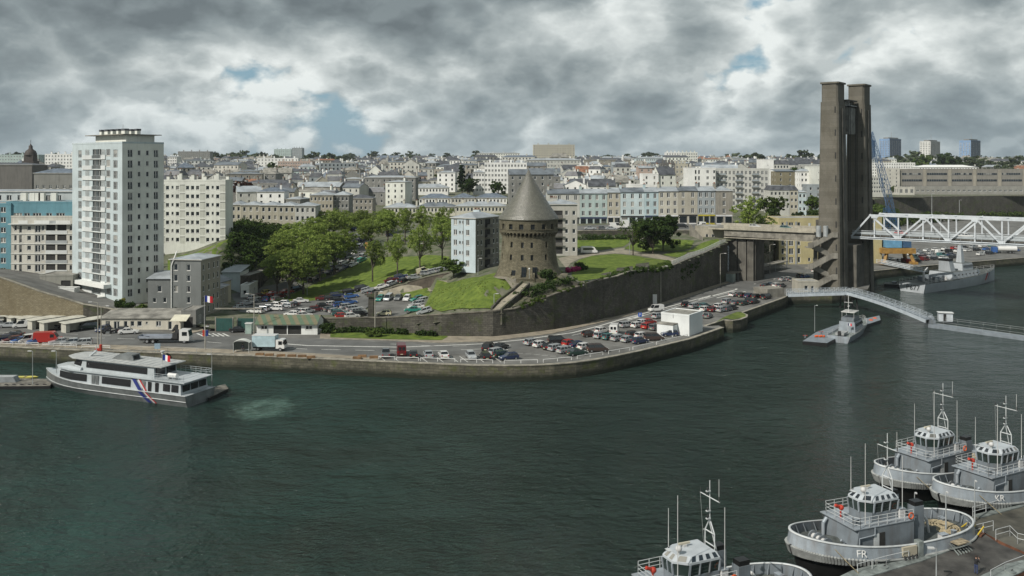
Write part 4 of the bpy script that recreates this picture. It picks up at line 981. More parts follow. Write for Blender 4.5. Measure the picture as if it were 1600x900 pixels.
# ---------------------------------------------------------------- lift bridge: two pylon legs, stairs, approach, truss span
EA=Vector((.79,-.61,0)).normalized();EN=Vector((-EA.y,EA.x,0));EANG=atan2(EA.y,EA.x)
CONCP=mat_stone('pylon_concrete',(.145,.135,.112),(.11,.103,.085),(.08,.075,.062),30,1.35,dirt=.5,dark=(.075,.068,.05),bump=.1)
CONC2=mat('pylon_dark_concrete',(.11,.104,.088),.85,var=.2,scale=.3,stain=.5)
pyl=thing('bridge_pylon','pair of tall brown concrete lift-bridge legs standing at the water edge','bridge pylon',(*XY(1322,291),0),EANG)
def leg(cx,cy,ztop,w0,d0,w1,d1):
 b=MB();o=lambda w_,d_:[(cx-w_/2,cy-d_/2),(cx+w_/2,cy-d_/2),(cx+w_/2,cy+d_/2),(cx-w_/2,cy+d_/2)]
 def cham(w_,d_,c_=.5):return [(cx-w_/2,cy-d_/2+c_),(cx-w_/2+c_,cy-d_/2),(cx+w_/2-c_,cy-d_/2),(cx+w_/2,cy-d_/2+c_),(cx+w_/2,cy+d_/2-c_),(cx+w_/2-c_,cy+d_/2),(cx-w_/2+c_,cy+d_/2),(cx-w_/2,cy+d_/2-c_)]
 b.prism(cham(w0,d0),-3,62,CONCP,top=cham(w1,d1));b.prism(cham(w1-.5,d1-.5),62,ztop-.5,CONCP);b.prism(cham(w1+.3,d1+.3),ztop-.5,ztop,CONCP)
 L=b.build('leg',pyl)
 for k in range(8):                                    # slit windows down the edge of the face
  z=8+k*7.2;t=z/62;w_=w0+(w1-w0)*t;d_=d0+(d1-d0)*t
  s_=MB();s_.box(cx+w_/2-1.15,cx+w_/2-.75,cy-d_/2-.03,cy-d_/2+.3,z,z+2.0,DARKIN);s_.build('slit_window',L)
 r=MB();t0=(w0,d0);r.add([(cx+w0/2-.6,cy-1.2,0),(cx+w0/2+.5,cy-1.2,0),(cx+w0/2+.5,cy+1.2,0),(cx+w0/2-.6,cy+1.2,0),
 (cx+w1/2-.6,cy-1.2,60),(cx+w1/2+.5,cy-1.2,60),(cx+w1/2+.5,cy+1.2,60),(cx+w1/2-.6,cy+1.2,60)],[(4,5,6,7),(0,1,5,4),(1,2,6,5),(2,3,7,6),(3,0,4,7)],CONC2);r.build('guide_rib',pyl)
leg(-1.4,-8.6,68.2,7.3,9.6,5.6,7.6)
leg(1.5,8.9,68.6,7.3,9.6,5.6,7.6)
b=MB();b.box(-2,4.5,-4,4.6,3,16.5,CONC2);b.build('machine_room',pyl)
b=MB();b.box(-1.2,1.2,-3.9,4.2,60,62.5,CONC2);b.box(-2.6,2.2,-4.6,4.6,62.55,63,CONC2);b.build('head_beam',pyl)
b=MB();b.box(-.4,1.9,-3.8,3.9,52,60.5,mat('counterweight',(.2,.2,.18),.8,var=.2,stain=.4));b.build('counterweight',pyl)
b=MB();b.box(-1,2.4,-4.2,4.2,61,61.2,RAIL)
for i in range(9):b.tube((-1+i*.42,-4.1,61.2),(-1+i*.42,-4.1,62.3),.04,FRAME,4)
b.beam((-1,-4.1,62.3),(2.4,-4.1,62.3),.08,.08,FRAME);b.build('gallery',pyl)
for s_,dy in ((-1,-3.6),(1,3.6)):
 b=MB();b.tube((1.9,dy,24),(1.9,dy,62),.12,DARKIN,6);b.tube((2.4,dy,24),(2.4,dy,62),.12,DARKIN,6);b.build('hoist_cable',pyl)
b=MB();b.box(-8,-5.8,-5.5,-3.5,20.5,24.2,CONC2);b.box(-7.9,-7.2,-12.6,-12.2,22.6,23.5,RAIL);b.build('cabin',pyl)
# zigzag stairs on the outer side
stt=thing('stair_tower','zigzag concrete stairs climbing from the quay to the bridge beside the pylon','staircase',(*XY(1284,281),0),0)
b=MB();b.box(2.6,3.4,.5,3.5,2.9,21.5,CONC2);b.box(-1.6,-.9,1.2,3.0,2.9,19,CONC2);b.build('pier',stt)
z=QZ;i=0
while z<19.5:
 x0,x1=(-3.2,3.0) if i % 2==0 else (3.0,-3.2);y=-1.3 if i % 2==0 else .3;b=MB()
 for yy in (y,y+1.35):
  b.add([(x0,yy,z),(x1,yy,z+3.3),(x1,yy,z+4.9),(x0,yy,z+1.6),(x0,yy+.15,z),(x1,yy+.15,z+3.3),(x1,yy+.15,z+4.9),(x0,yy+.15,z+1.6)],
 [(0,1,2,3),(7,6,5,4),(3,2,6,7),(0,4,5,1),(1,5,6,2),(0,3,7,4)] if x1>x0 else [(3,2,1,0),(4,5,6,7),(7,6,2,3),(1,5,4,0),(2,6,5,1),(4,7,3,0)],M_CONC)
 for s_ in range(9):
  t=s_/9;xa,xb=x0+(x1-x0)*t,x0+(x1-x0)*(t+1/9);b.box(min(xa,xb),max(xa,xb),y+.15,y+1.35,z+3.3*t,z+3.3*t+.5,M_CONC)
 b.build('flight',stt)
 b=MB();xe=x1;b.box(min(xe,xe+(1.6 if x1>0 else -1.6)),max(xe,xe+(1.6 if x1>0 else -1.6)),-1.3,1.8,z+3.2,z+3.5,M_CONC)
 b.box(min(xe,xe+(1.6 if x1>0 else -1.6)),max(xe,xe+(1.6 if x1>0 else -1.6)),-1.45,-1.3,z+3.2,z+4.9,M_CONC);b.build('landing',stt)
 z += 3.3;i += 1
b=MB()
for x in (-1.2,1.0):b.tube((x,-.6,19.6),(x,-.6,23.0),.8,mat('light_column',(.42,.44,.44),.5,.4),12)
b.build('column',stt)
# approach viaduct from the bank to the pylon
VA=Vector((*XY(1133,305),0));VB=Vector((*XY(1288,287),0));VD=(VB-VA).normalized();vl=(VB-VA).length
via=thing('approach_viaduct','beige concrete viaduct carrying the road from the bank to the lift bridge','viaduct',tuple(VA),atan2(VD.y,VD.x))
VIAC=mat('viaduct_concrete',(.36,.335,.27),.85,var=.15,scale=.3,stain=.35)
b=MB();b.box(-6,vl,0,13,20.0,20.6,VIAC);b.build('deck',via)
b=MB();b.box(-.5,vl,-.12,.18,20.62,21.5,VIAC);b.box(-.5,vl,-.35,.0,20.1,20.6,VIAC);b.build('parapet',via)
b=MB();b.box(-6,vl,12.7,13,20.62,21.5,VIAC);b.build('parapet',via)
b=MB();b.add([(-.5,.35,17.9),(vl,.35,17.5),(vl,1.1,17.5),(-.5,1.1,17.9),(-.5,.35,19.98),(vl,.35,19.98),(vl,1.1,19.98),(-.5,1.1,19.98)],[(0,1,5,4),(2,3,7,6),(3,2,1,0),(3,0,4,7),(1,2,6,5)],mat('girder_concrete',(.24,.225,.19),.85,var=.2,stain=.4))
b.box(-.5,vl,.1,1.3,17.25,17.5,VIAC);b.build('girder',via)
b=MB();b.box(-.5,vl,11.5,12.3,17.5,19.98,VIAC);b.build('girder',via)
b=MB();b.quad((-6,.25,20.62),(vl,.25,20.62),(vl,12.6,20.62),(-6,12.6,20.62),M_ASPH2);b.build('roadway',via)
b=MB()
for i,(xa,xb) in enumerate([(1,3.6),(4.0,6.8),(7.2,9.4)]):b.box(xa,xb,1.2+.2*(i % 2),12,QZ-.2,17.2,CONC2)
b.box(.6,9.8,2.2,11.5,QZ-.2,17.2,CONC2);b.build('abutment',via)
for i,(x,yy) in enumerate([(16,4),(23,9),(29,3.5)]):pass
# truss lift span
WHS=mat('white_steel',(.55,.585,.61),.45,.1,var=.08,scale=.5,stain=.12)
SPA=Vector((*XY(1332,292),0));SL=87.0
trs=thing('lift_span','pale steel truss lift span of the bridge running off to the castle bank','bridge',tuple(SPA),EANG)
TB_,TT,TW=18.6,25.9,11.0;nb=12;bl=SL/nb
for y in (-1.2,TW-1.2):
 b=MB();b.beam((0,y,TB_),(SL,y,TB_),.7,.75,WHS);b.build('bottom_chord',trs)
 b=MB();b.beam((bl*.78,y,TT),(SL-bl*.78,y,TT),.7,.6,WHS);b.build('top_chord',trs)
 for i in range(nb):
  x0,x1=i*bl,(i+1)*bl
  up=i % 2==0
  xa,xb=(x0+(.0 if i==0 else 0),x1) if True else 0
  p0,p1=((x0,TB_),(x1 if i else bl*.8,TT)) if up else ((x0 if i>1 else bl*.8,TT),(x1,TB_))
  b=MB();b.beam((p0[0],y,p0[1]+.3),(p1[0],y,p1[1]-.2),.5,.5,WHS,up=(0,1,0));b.build('diagonal',trs)
  if i:b=MB();b.beam((x0,y,TB_+.4),(x0,y,TT-.3),.4,.32,WHS,up=(0,1,0));b.build('post',trs)
  if up:b=MB();b.box(x1-.9,x1+.9,y-.4,y-.36,TT-.9,TT+.25,WHS);b.build('gusset',trs)
  else:b=MB();b.box(x1-.9,x1+.9,y-.42,y-.38,TB_-.3,TB_+1.1,WHS);b.build('gusset',trs)
for i in range(1,nb):
 b=MB();b.beam((i*bl,-1.2,TT-.1),(i*bl,TW-1.2,TT-.1),.3,.3,WHS);b.beam((i*bl,-1.2,TB_-.1),(i*bl,TW-1.2,TB_-.1),.3,.7,WHS);b.build('cross_beam',trs)
b=MB();b.box(.2,SL,-.6,TW-1.8,19.2,19.6,CONC2);b.quad((.2,-.6,19.62),(SL,-.6,19.62),(SL,TW-1.8,19.62),(.2,TW-1.8,19.62),M_ASPH2);b.build('deck',trs)
for y in (-.75,TW-1.75):
 b=MB();b.box(.2,SL,y-.04,y+.04,19.7,20.5,mat('bridge_mesh_panel',(.33,.36,.37),.6,.2,var=.1));b.beam((.2,y,20.85),(SL,y,20.85),.12,.12,WHS)
 b.build('guard_rail',trs)
b=MB()
for i in range(30):b.tube((i*2.9+.5,-1.75,18.9),(i*2.9+.5,-1.75,20.2),.04,WHS,4)
b.beam((.2,-1.75,20.2),(SL,-1.75,20.2),.07,.07,WHS);b.box(.2,SL,-1.85,-1.2,18.75,18.85,WHS);b.build('walkway_rail',trs)
# yellow building behind the viaduct, canopy, kiosk on the point of the quay
YEL=wpaint('yellow_render',(.44,.385,.21),.25);LGR=wpaint('grey_panel_wall',(.3,.31,.3),.2)
A_,B_=XY(1217,352),XY(1378,356)
yb,Wy,Hy=building('yellow_building','yellow administrative building with tall window strips seen under the viaduct','office building',A_,B_,14,QZ-.1,20.8,YEL,GRAVEL,'flat',
 front=[(1.6,1.1,2.2,'w',.8),(5.0,1.8,2.4,'w',.6),(8.2,1.1,2.2,'w',.8),(12.4,1.0,1.4,'w',1.2,[0]),(14.4,1.0,1.4,'w',1.2,[0])]+[(17+3*i,1.3,1.8,'w',.9) for i in range(8)],left=[(3,1.2,2,'w',.8),(8,1.2,2,'w',.8)],floors=5,fh=3.4)
for x in (3.1,6.9):b=MB();b.box(x-.35,x+.35,-.25,-.01,0,Hy-1,LGR);b.build('pilaster',yb)
cp_=thing('bus_canopy','long low flat canopy on posts at the foot of the bridge wall','canopy',(*G(1142,441,QZ)[:2],QZ),radians(52))
b=MB();b.box(0,50,-.6,3.2,2.7,3.0,M_CONC);b.build('roof',cp_)
b=MB();b.box(0,2.2,-.7,3.1,0,2.68,mat('grey_green_kiosk',(.25,.3,.28),.6));b.build('kiosk',cp_)
for i in range(9):b=MB();b.tube((5+i*5.5,-.3,0),(5+i*5.5,-.3,2.7),.09,RAIL);b.build('post',cp_)
wk,_,_=building('quay_store','plain white box building with a flat roof on the point of the quay','store',G(1033,520.5,QZ)[:2],G(1077,525.7,QZ)[:2],7.6,QZ+.02,7.45,wpaint('white_store_wall',(.66,.68,.67),.08),FIBRE,'flat',floors=1)
b=MB();b.box(.1,4.1,-2.4,-.02,0,2.5,MATS['white_store_wall']);b.box(0,4.2,-2.5,-.01,2.51,2.75,FIBRE);b.build('annex',wk)
b=MB();b.box(3.0,3.1,-.1,-.02,3.8,4.7,FRAMEG);b.build('drainpipe',wk)
gh=thing('gangway_house','small concrete landing block at the shore end of the grey footbridge','landing block',(*G(1200,466,QZ)[:2],QZ),radians(28))
b=MB();b.box(0,6.6,.2,6,0,2.6,M_CONC);b.build('wall',gh)
kb,_,_=building('bridge_office','low beige office with two dark windows under the pylon stairs','office',XY(1247,272),XY(1279,272),6,QZ,6.4,wpaint('beige_office_wall',(.38,.36,.3),.3),GRAVEL,'flat',front=[(2.5,1.1,1.4,'w',1),(4.4,.9,2.1,'w',.2)],floors=1)
b=MB();b.quad(G(1104,509.5,QZ+.02),G(1131,501,QZ+.02),G(1131,512,QZ+.02),G(1123,509,QZ+.02),M_GRASS2)
drape('verge',[tuple(G(x,y,QZ))[:2] for x,y in [(1118,505),(1133,498.5),(1146,500),(1157,498),(1165,495.5),(1165,492),(1157,488),(1150,488.5),(1130,497)]],M_GRASS2,flat=QZ+.17,step=1.5)
# white railing on top of the tall wall
wr=thing('white_railing','white slatted railing stepping up along the top of the tall dark wall','railing',(0,0,0));wr['kind']='thing'
rl=[Vector(p) for p in [(*XY(x,Y),H-(y-YH)/F*Y) for x,y,Y in [(1050,415.5,261.5),(1075,404.5,272.5),(1100,395.5,284.5),(1125,383.5,296.5),(1134,381,300)]]]
for a_,b_ in zip(rl,rl[1:]):
 n=max(2,int((b_-a_).length/2.2))
 for i in range(n):
  p,q=a_.lerp(b_,i/n),a_.lerp(b_,(i+1)/n);b=MB()
  b.beam(p+Vector((0,0,1.5)),q+Vector((0,0,1.5)),.08,.08,FRAME);b.beam(p+Vector((0,0,.2)),q+Vector((0,0,.2)),.06,.06,FRAME);b.tube(p,p+Vector((0,0,1.6)),.06,FRAME,4)
  for k in range(9):c=p.lerp(q,(k+.5)/9);b.beam(c+Vector((0,0,.2)),c+Vector((0,0,1.5)),.11,.03,FRAME)
  b.build('panel',wr)
# bridgehead at the bank end
bhd,_,_=building('bridgehead','beige concrete bridgehead with two windows where the viaduct meets the bank','bridgehead',XY(1086,314),XY(1134,309),9,14,20.3,VIAC,GRAVEL,'flat',front=[(4.2,1.0,1.4,'w',2.6),(6.3,1.0,1.4,'w',2.6)],floors=1)
sw=thing('bank_stairs','pale concrete stair flank running down from the bridgehead to the lawn','stairs',(0,0,0))
b=MB();p0,p1=D(1077,350,318),D(1097,372,306)
for i in range(12):
 a=p0.lerp(p1,i/12);c=p0.lerp(p1,(i+1)/12);b.box(a.x,c.x+.02,a.y-2.2,a.y,a.z-4,a.z,M_CONC)
b.build('flight',sw)
# ---------------------------------------------------------------- the town: named blocks first
GREYC=wpaint('pale_grey_render',(.46,.46,.42),.25);WHITE2=wpaint('bright_white_render',(.72,.72,.69),.12);MINT=wpaint('mint_render',(.37,.45,.43),.15)
ICE=wpaint('ice_blue_render',(.48,.56,.57),.12);SAND=wpaint('sand_render',(.41,.385,.31),.25);STONEW=wpaint('stone_grey_wall',(.25,.235,.2),.4);PINK=wpaint('pink_render',(.40,.31,.26),.25)
GREYB=wpaint('blue_grey_wall',(.28,.31,.32),.25)
SPOTS=[]                                              # screen spans taken by hero blocks: (x0, x1, Y)
def blk(name,label,cat,x0,x1,yt,Y,dep,wall,roof=None,rtype='flat',rh=1.2,cols=None,n=None,w=1.1,h=1.5,kind='w',fh=2.9,floors=None,singles=False,Y2=None,zb=None,zf=None,chim=None,side=True,ws=None,grp=None,over=.35):
 A_,B_=XY(x0,Y),XY(x1,Y2 or Y);W_=math.hypot(B_[0]-A_[0],B_[1]-A_[1])
 z1=H-(yt-YH)/F*Y-(rh if rtype in ('hip','gable','mansard','shed') else .45)
 z0=(min(h1(*A_),h1(*B_))-1.0) if zb is None else zb
 fl=floors or max(1,int((z1-z0-1.2)/fh));n=n or max(1,int(W_/3.2))
 cols=cols or cols_even(n,W_,w,h,kind)
 zf_=(z1-z0)-fl*fh-.15 if zf is None else zf
 rspec=cols_even(max(1,int(dep/4)),dep,w,h,kind) if side else None
 SPOTS.append((x0,x1,Y))
 return building(name,label,cat,A_,B_,dep,z0,z1,wall,roof,rtype,rh,cols,rspec if x0<800 else None,rspec if x0>800 else None,fl,fh,zf_,chim or (),singles,grp,over=over,wall_side=ws)
# street of shops above the lawn
shops=[(855,906,296.5,GREYC,'pale grey house of the shop street half hidden behind the round tower',4),(906,949,296,MINT,'mint green house of the shop street with dark shop fronts, beside the round tower',4),
 (949,969.5,294.5,SAND,'narrow sand coloured house with brown shutters in the street of shops',2),(969.5,1007,294,ICE,'bright ice blue house in the middle of the street of shops',3),
 (1007,1029,293.5,wpaint('sky_blue_render',(.40,.50,.52),.1),'narrow sky blue house between the ice blue and the cream ones',2),(1029,1060,292.5,wpaint('ivory_render',(.46,.44,.37),.15),'ivory house with six tall shuttered windows a row behind the dark trees',3),
 (1060,1090,292,wpaint('greige_render',(.37,.35,.29),.15),'greige house over a white shop front near the end of the street',2),(1090,1118,292,GREYB,'blue-grey house over a yellow shop front in the street of shops',3),
 (1118,1145,292.5,STONEW,'grey corner house at the bridge end of the street of shops',1)]
SF=[mat('shop_front_%s' % a,c,.5) for a,c in (('navy',(.03,.04,.09)),('black',(.03,.03,.03)),('white',(.6,.6,.6)),('yellow',(.4,.33,.04)),('teal',(.03,.14,.15)),('red',(.3,.04,.03)))]
for i,(x0,x1,yt,wl,lab,n) in enumerate(shops):
 Wd=(x1-x0)/F*366;r,W_,Hh=blk('shop_house',lab,'shop house',x0,x1-.15,yt,366,11,wl,ZINC if i % 3 else ZINC2,'hip' if i==8 else 'gable',1.6,cols=[(Wd*(k+.5)/n,1.25,2.0,'s',.75) for k in range(n)],fh=3.25,floors=3,singles=True,
 chim=[(.6,5,.8,2.2,2.9,3)],grp='houses of the street of shops',side=False)
 b=MB();b.box(.15,W_-.15,-.12,-.02,Hh-10.3,Hh-9.7,SF[3 if i==7 else (i*2+1) % 3]);b.build('shop_sign_board',r)
 for k in range(max(2,n)):
  u0=W_*(k+.12)/max(2,n);u1=W_*(k+.88)/max(2,n);b=MB()
  b.box(u0,u1,-.06,-.01,Hh-13.6,Hh-10.4,GLD);b.box(u0-.08,u0,-.1,-.01,Hh-13.6,Hh-10.4,SF[(3 if i==7 else (i*5+2) % 5) if i != 3 else 2]);b.box(u0,u1,-.1,-.07,Hh-13.6,Hh-13.1,SF[(3 if i==7 else (i*5+2) % 5) if i != 3 else 2]);b.build('shop_window',r)
b=MB()
wc_=[]
Wm=(1118-1075)/F*440
blk('apartment_block','bright white end wing of the large balconied apartment block','apartment block',1075,1118,262,436,12,WHITE2,GRAVEL,cols=[(3.8,.9,2,'w',.5),(5.4,.9,2,'w',.5),(9.6,1.2,1.5,'w',.9),(12.8,1.0,1.5,'w',.9)],fh=3.0,singles=True)
cw=[(1.0+2.0*k,1.2,1.9,'w' if k % 2 else 'r',.5) for k in range(13)]
r,W_,Hh=blk('apartment_block','large white apartment block with rows of dark balconies beyond the street of shops','apartment block',1118.3,1202,263,440,12,wpaint('white_grey_render',(.52,.52,.48),.15),GRAVEL,cols=cw,fh=3.0,singles=True)
for f in range(6):
 for x in (3,11.3,19.4):
  b=MB();b.box(x-1.8,x+1.8,-.9,-.02,Hh-3.0-f*3,Hh-2.88-f*3,M_CONC);b.box(x-1.8,x+1.8,-.92,-.86,Hh-2.87-f*3,Hh-2.0-f*3,GREYB);b.build('balcony',r)
blk('town_house','grey slate-topped house with three rows of windows, right after the big white block','house',1203,1234,290,425,10,GREYC,SLATE,'mansard',2.2,n=5,singles=True,fh=3.1)
blk('town_house','cream mansard house between the slate-topped house and the small blue-white one','house',1234.5,1247,290,425,10,SAND,SLATE,'mansard',2.2,n=2,singles=True,fh=3.1)
blk('town_house','small blue-white house above the hedge near the pylon','house',1247.5,1260,298,425,10,ICE,ZINC,'hip',.8,n=2,singles=True,fh=3.1)
blk('town_house','white house with a zinc roof and small windows close beside the pylon','house',1251,1268,264,500,12,WHITE2,ZINC,'hip',1.5,n=3,singles=True,fh=3.1)
blk('town_house','tall blank white gable wall partly hidden by the pylon','house',1268.3,1290,260,495,12,CREAM,ZINC,'flat',1.5,n=1,w=.5,h=.6,fh=4)
blk('town_house','tall white house with a dark attic floor behind the big white block','house',1191,1209,249,520,12,WHITE2,ZINC,'flat',n=1,w=.5,h=.6,fh=4)
blk('town_house','grey house with a slate attic and a row of dormers next to the tall white house','house',1209.3,1233,250,520,12,GREYC,SLATE,'mansard',2.5,n=5,fh=3)
blk('town_house','olive brown blank block in front of the dormered grey house','house',1213,1242,265,475,10,wpaint('olive_render',(.2,.18,.12),.3),ZINC2,'shed',1,n=2,w=.8)
blk('town_house','pink low house at the foot of the blank white gable','house',1258,1284,297,470,10,PINK,TILE,'hip',1.2,n=3)
# blocks in the middle distance
MIDS=[('apartment_block','long white apartment block just behind the cone of the round tower',757,823,254,560,12,WHITE2,ZINC,'flat',13,True,GREYC),
 ('apartment_block','cream and grey striped apartment block behind the tip of the cone',823,907,247.5,700,13,GREYC,ZINC,'hip',16,True,None),
 ('apartment_slab','tall beige tower slab with orange panels on the skyline above the round tower',833,898,226,1150,18,SAND,GRAVEL,'flat',16,False,CREAM),
 ('apartment_block','low white block with a zinc roof on the skyline beside the beige slab',745,812,238,1200,14,CREAM,ZINC,'hip',18,False,None),
 ('town_house','white three-storey house with tall gables by the dark conifers',739,757,266,540,10,WHITE2,ZINC,'hip',4,True,None),
 ('town_house','white flat house with blue shutters above the long shop street',903,942,258,640,12,WHITE2,ZINC,'flat',8,True,None),
 ('church_hall','wide dark slate roofed hall with two skylights on the hillside',915,985,247,760,20,STONEW,SLATE,'hip',6,False,None),
 ('town_house','pink gabled house on the slope behind the ice blue shop house',998,1019,259,560,12,PINK,ZINC,'gable',2,True,None),
 ('town_house','brown-grey flat house next to the pink gabled house',1019,1036,258.5,560,12,GREYM,ZINC,'hip',3,True,None),
 ('town_house','dark grey tall house among pale ones above the shop street',1036,1055,255,560,12,GREYD,ZINC,'flat',3,True,None),
 ('town_house','ochre rendered house with six windows above the shop street',1055,1075,256,560,12,SAND,ZINC,'flat',3,True,None),
 ('apartment_block','white twin block on the skyline with chimneys, above the ochre house',1041,1065,238,1000,12,WHITE2,GRAVEL,'flat',6,False,None),
 ('apartment_block','cream block with brown chimneys touching the white twin block on the skyline',1065,1090,238,1000,12,CREAM,GRAVEL,'flat',7,False,None),
 ('office_block','low glass-fronted white block below the skyline, near the white twin block',994,1042,245,820,14,ICE,ZINC,'hip',14,False,None),
 ('apartment_block','wide white office on the skyline with a grey roof beside the pylon',1130,1166,246,1050,14,CREAM,ZINC2,'hip',8,False,None),
 ('apartment_block','brown and cream house row with a tiled roof on the far ridge',1098,1130,247,1000,14,CREAM,TILE,'hip',8,False,None),
 ('apartment_block','long white low block far above the terraces near the blue flats',400,425,244.5,900,12,PALEC,ZINC,'flat',8,False,None),
 ('apartment_block','pink flat-roofed school block on the hillside under the tree ridge',434,488,252,820,12,PINK,ZINC,'flat',14,False,None),
 ('apartment_block','white frame-like school block with a blank gable on the hillside',402,466,247,870,12,WHITE2,ZINC,'flat',12,False,None),
 ('apartment_tower','blue-grey distant high-rise above the tree ridge',456,472,231,1700,18,GREYB,GRAVEL,'flat',6,False,None),
 ('apartment_tower','pale distant high-rise pair beside the blue-grey one above the trees',428,455,233,1800,18,MINT,GRAVEL,'flat',8,False,None),
 ('apartment_block','dark long flat block on the far ridge near the white tower',278,328,236.5,1300,14,GREYM,GRAVEL,'flat',16,False,None),
 ('apartment_block','white block with brown base below the dark ridge block',262,276,243,1000,14,WHITE2,ZINC,'hip',4,False,None),
 ('apartment_block','long white apartment row on the ridge with red chimneys',70,113,240.5,800,12,WHITE2,GRAVEL,'flat',9,False,None),
 ('apartment_block','long pale mint apartment row behind the dome tower',-20,60,241.5,860,12,MINT,GRAVEL,'flat',18,False,None)]
for nm,lab,x0,x1,yt,Y,dp,wl,rf,rty,n,sg,ws in MIDS:
 blk(nm,lab,{'apartment_slab':'apartment tower','church_hall':'hall','office_block':'office block','town_house':'house'}.get(nm,nm.replace('_',' ')),x0,x1,yt,Y,dp,wl,rf,rty,1.4,n=n,w=1.2 if Y<900 else 1.5,h=1.5,singles=sg and Y<600,ws=ws,fh=3.0,
 chim=[((i+.5)*(x1-x0)/F*Y/4,dp/2,1.2,.8,2.4,0) for i in range(4)])
# terraces: five on the bank, long white rows behind the plane trees
tl=['first','second','middle','fourth','last']
for i,(x0,x1) in enumerate([(361,377),(377,407),(407,435),(435,461),(461,493)]):
 blk('terrace_house',f'{tl[i]} beige house of the terrace above the ivy bank, counting from the cream block','terraced house',x0,x1-.2,315.5+.4*i,342-i*4,9,wpaint('terrace_beige',(.37,.35,.28),.35) if i<4 else GREYC,ZINC,'hip',1.2,n=max(2,int((x1-x0)/8)),w=1.0,h=1.6,kind='s',fh=3.0,singles=True,grp='terrace above the ivy bank',zf=.8 if False else None)
blk('apartment_house','three-storey cream and grey house with zinc roof where the trees meet the terrace','house',484,520,300,372,10,wpaint('worn_cream_render',(.36,.33,.26),.4),ZINC,'hip',1.4,n=6,w=.9,h=1.5,fh=3.0,singles=True)
blk('apartment_house','grey rendered neighbour of the cream and grey house, above the big plane trees','house',520.4,545,300,374,10,GREYM,ZINC,'hip',1.4,n=4,w=.9,h=1.5,fh=3.0,singles=True)
blk('apartment_house','dark grey stone house standing at the top of the tree-lined street','house',540,582,305,430,10,STONEW,SLATE,'hip',1.6,n=6,w=1,h=1.5,fh=3.0,singles=True)
for i,(x0,x1,yt,Y) in enumerate([(600,650,318,425),(650.5,712,317,425),(712.5,790,316,425)]):
 blk('terrace_house',['ivory long house with blue-grey roof behind the plane trees, street side','ivory long house behind the plane trees, middle of its row','ivory long house reaching behind the round tower roof'][i],'terraced house',x0,x1,yt,Y,11,wpaint('ivory_terrace',(.50,.485,.40),.2),ZINC2 if i % 2 else ZINC,'hip',2.0,n=int((x1-x0)/5.5),w=1.0,h=1.7,fh=3.0,singles=True,grp='long ivory houses behind the plane trees',
 chim=[(k*6+3,5,.8,1.6,3.2,3) for k in range(3)])
for i,(x0,x1,yt,Y) in enumerate([(655,705,303.5,470),(705.5,742,303,470),(742.5,792,303,472),(640,700,288,540)]):
 blk('terrace_house',['white long row with blue slate roof one street above the ivory houses','white and green gabled row in the second street above the plane trees','white row with a shaded blue roof running behind the cone roof','pale row under a low slate roof two streets above the ivory houses'][i],'terraced house',x0,x1,yt,Y,11,WHITE2 if i != 1 else PALEC,BLUEROOF if i != 3 else ZINC,'hip',2.2,n=int((x1-x0)/5),w=1.0,h=1.6,fh=3.0,singles=Y<500)
# naval workshops, flats and towers across the river bend
CONCW=wpaint('workshop_concrete',(.225,.215,.19),.3)
wsb,Ww,Hw=blk('workshop','very wide grey concrete naval workshop with ribbon windows on the plateau','workshop',1406,1640,264,700,30,CONCW,GRAVEL,n=1,w=.5,h=.5,floors=1,side=False)
for f in range(3):
 for k in range(6):
  b=MB();x0=1.5+k*Ww/6;x1=(k+1)*Ww/6-2.2;z=Hw-4.2-f*5.0;b.box(x0,x1,-.15,-.02,z,z+1.5,GLD)
  for q in range(int((x1-x0)/1.8)):b.box(x0+q*1.8,x0+q*1.8+.14,-.2,-.16,z,z+1.5,FRAMEG)
  b.build('ribbon_window',wsb)
for k in range(7):b=MB();b.box(k*Ww/6-1.2 if k else 0,k*Ww/6+1.2,-.5,-.02,0,Hw,wpaint('workshop_pier',(.3,.28,.23),.2));b.build('pier',wsb)
wl_,Ww2,Hw2=blk('workshop_annex','low wide annexe with white-topped parapet in front of the naval workshop','workshop',1430,1640,291,690,9,wpaint('annex_concrete',(.27,.265,.24),.25),GRAVEL,n=26,w=2.2,h=1.6,floors=1,fh=4.5,side=False)
blk('workshop_end','cream end pavilion of the naval workshop with big windows','workshop',1404,1429,292,680,12,PALEC,GRAVEL,n=3,w=2.2,h=3,floors=1,fh=5)
blk('workshop_end','tall cream stair end of the naval workshop','workshop',1386,1406,263,698,20,PALEC,GRAVEL,n=2,w=.8,h=1.6)
blk('office_block','white long low building between the pylon and the workshop','office block',1340,1430,254,900,16,WHITE2,ZINC,'flat',n=24)
blk('office_block','white glazed roof building behind the naval workshop','office block',1436,1525,258,820,16,WHITE2,FRAME,'hip',2,n=20)
blk('office_block','grey windowed block with a red sign panel right behind the crane jib','office block',1350,1384,276,640,12,GREYC,ZINC,'flat',n=9,singles=False)
TBL=wpaint('tower_light_blue',(.20,.31,.48),.05);TGR=wpaint('tower_slate_blue',(.11,.14,.19),.05)
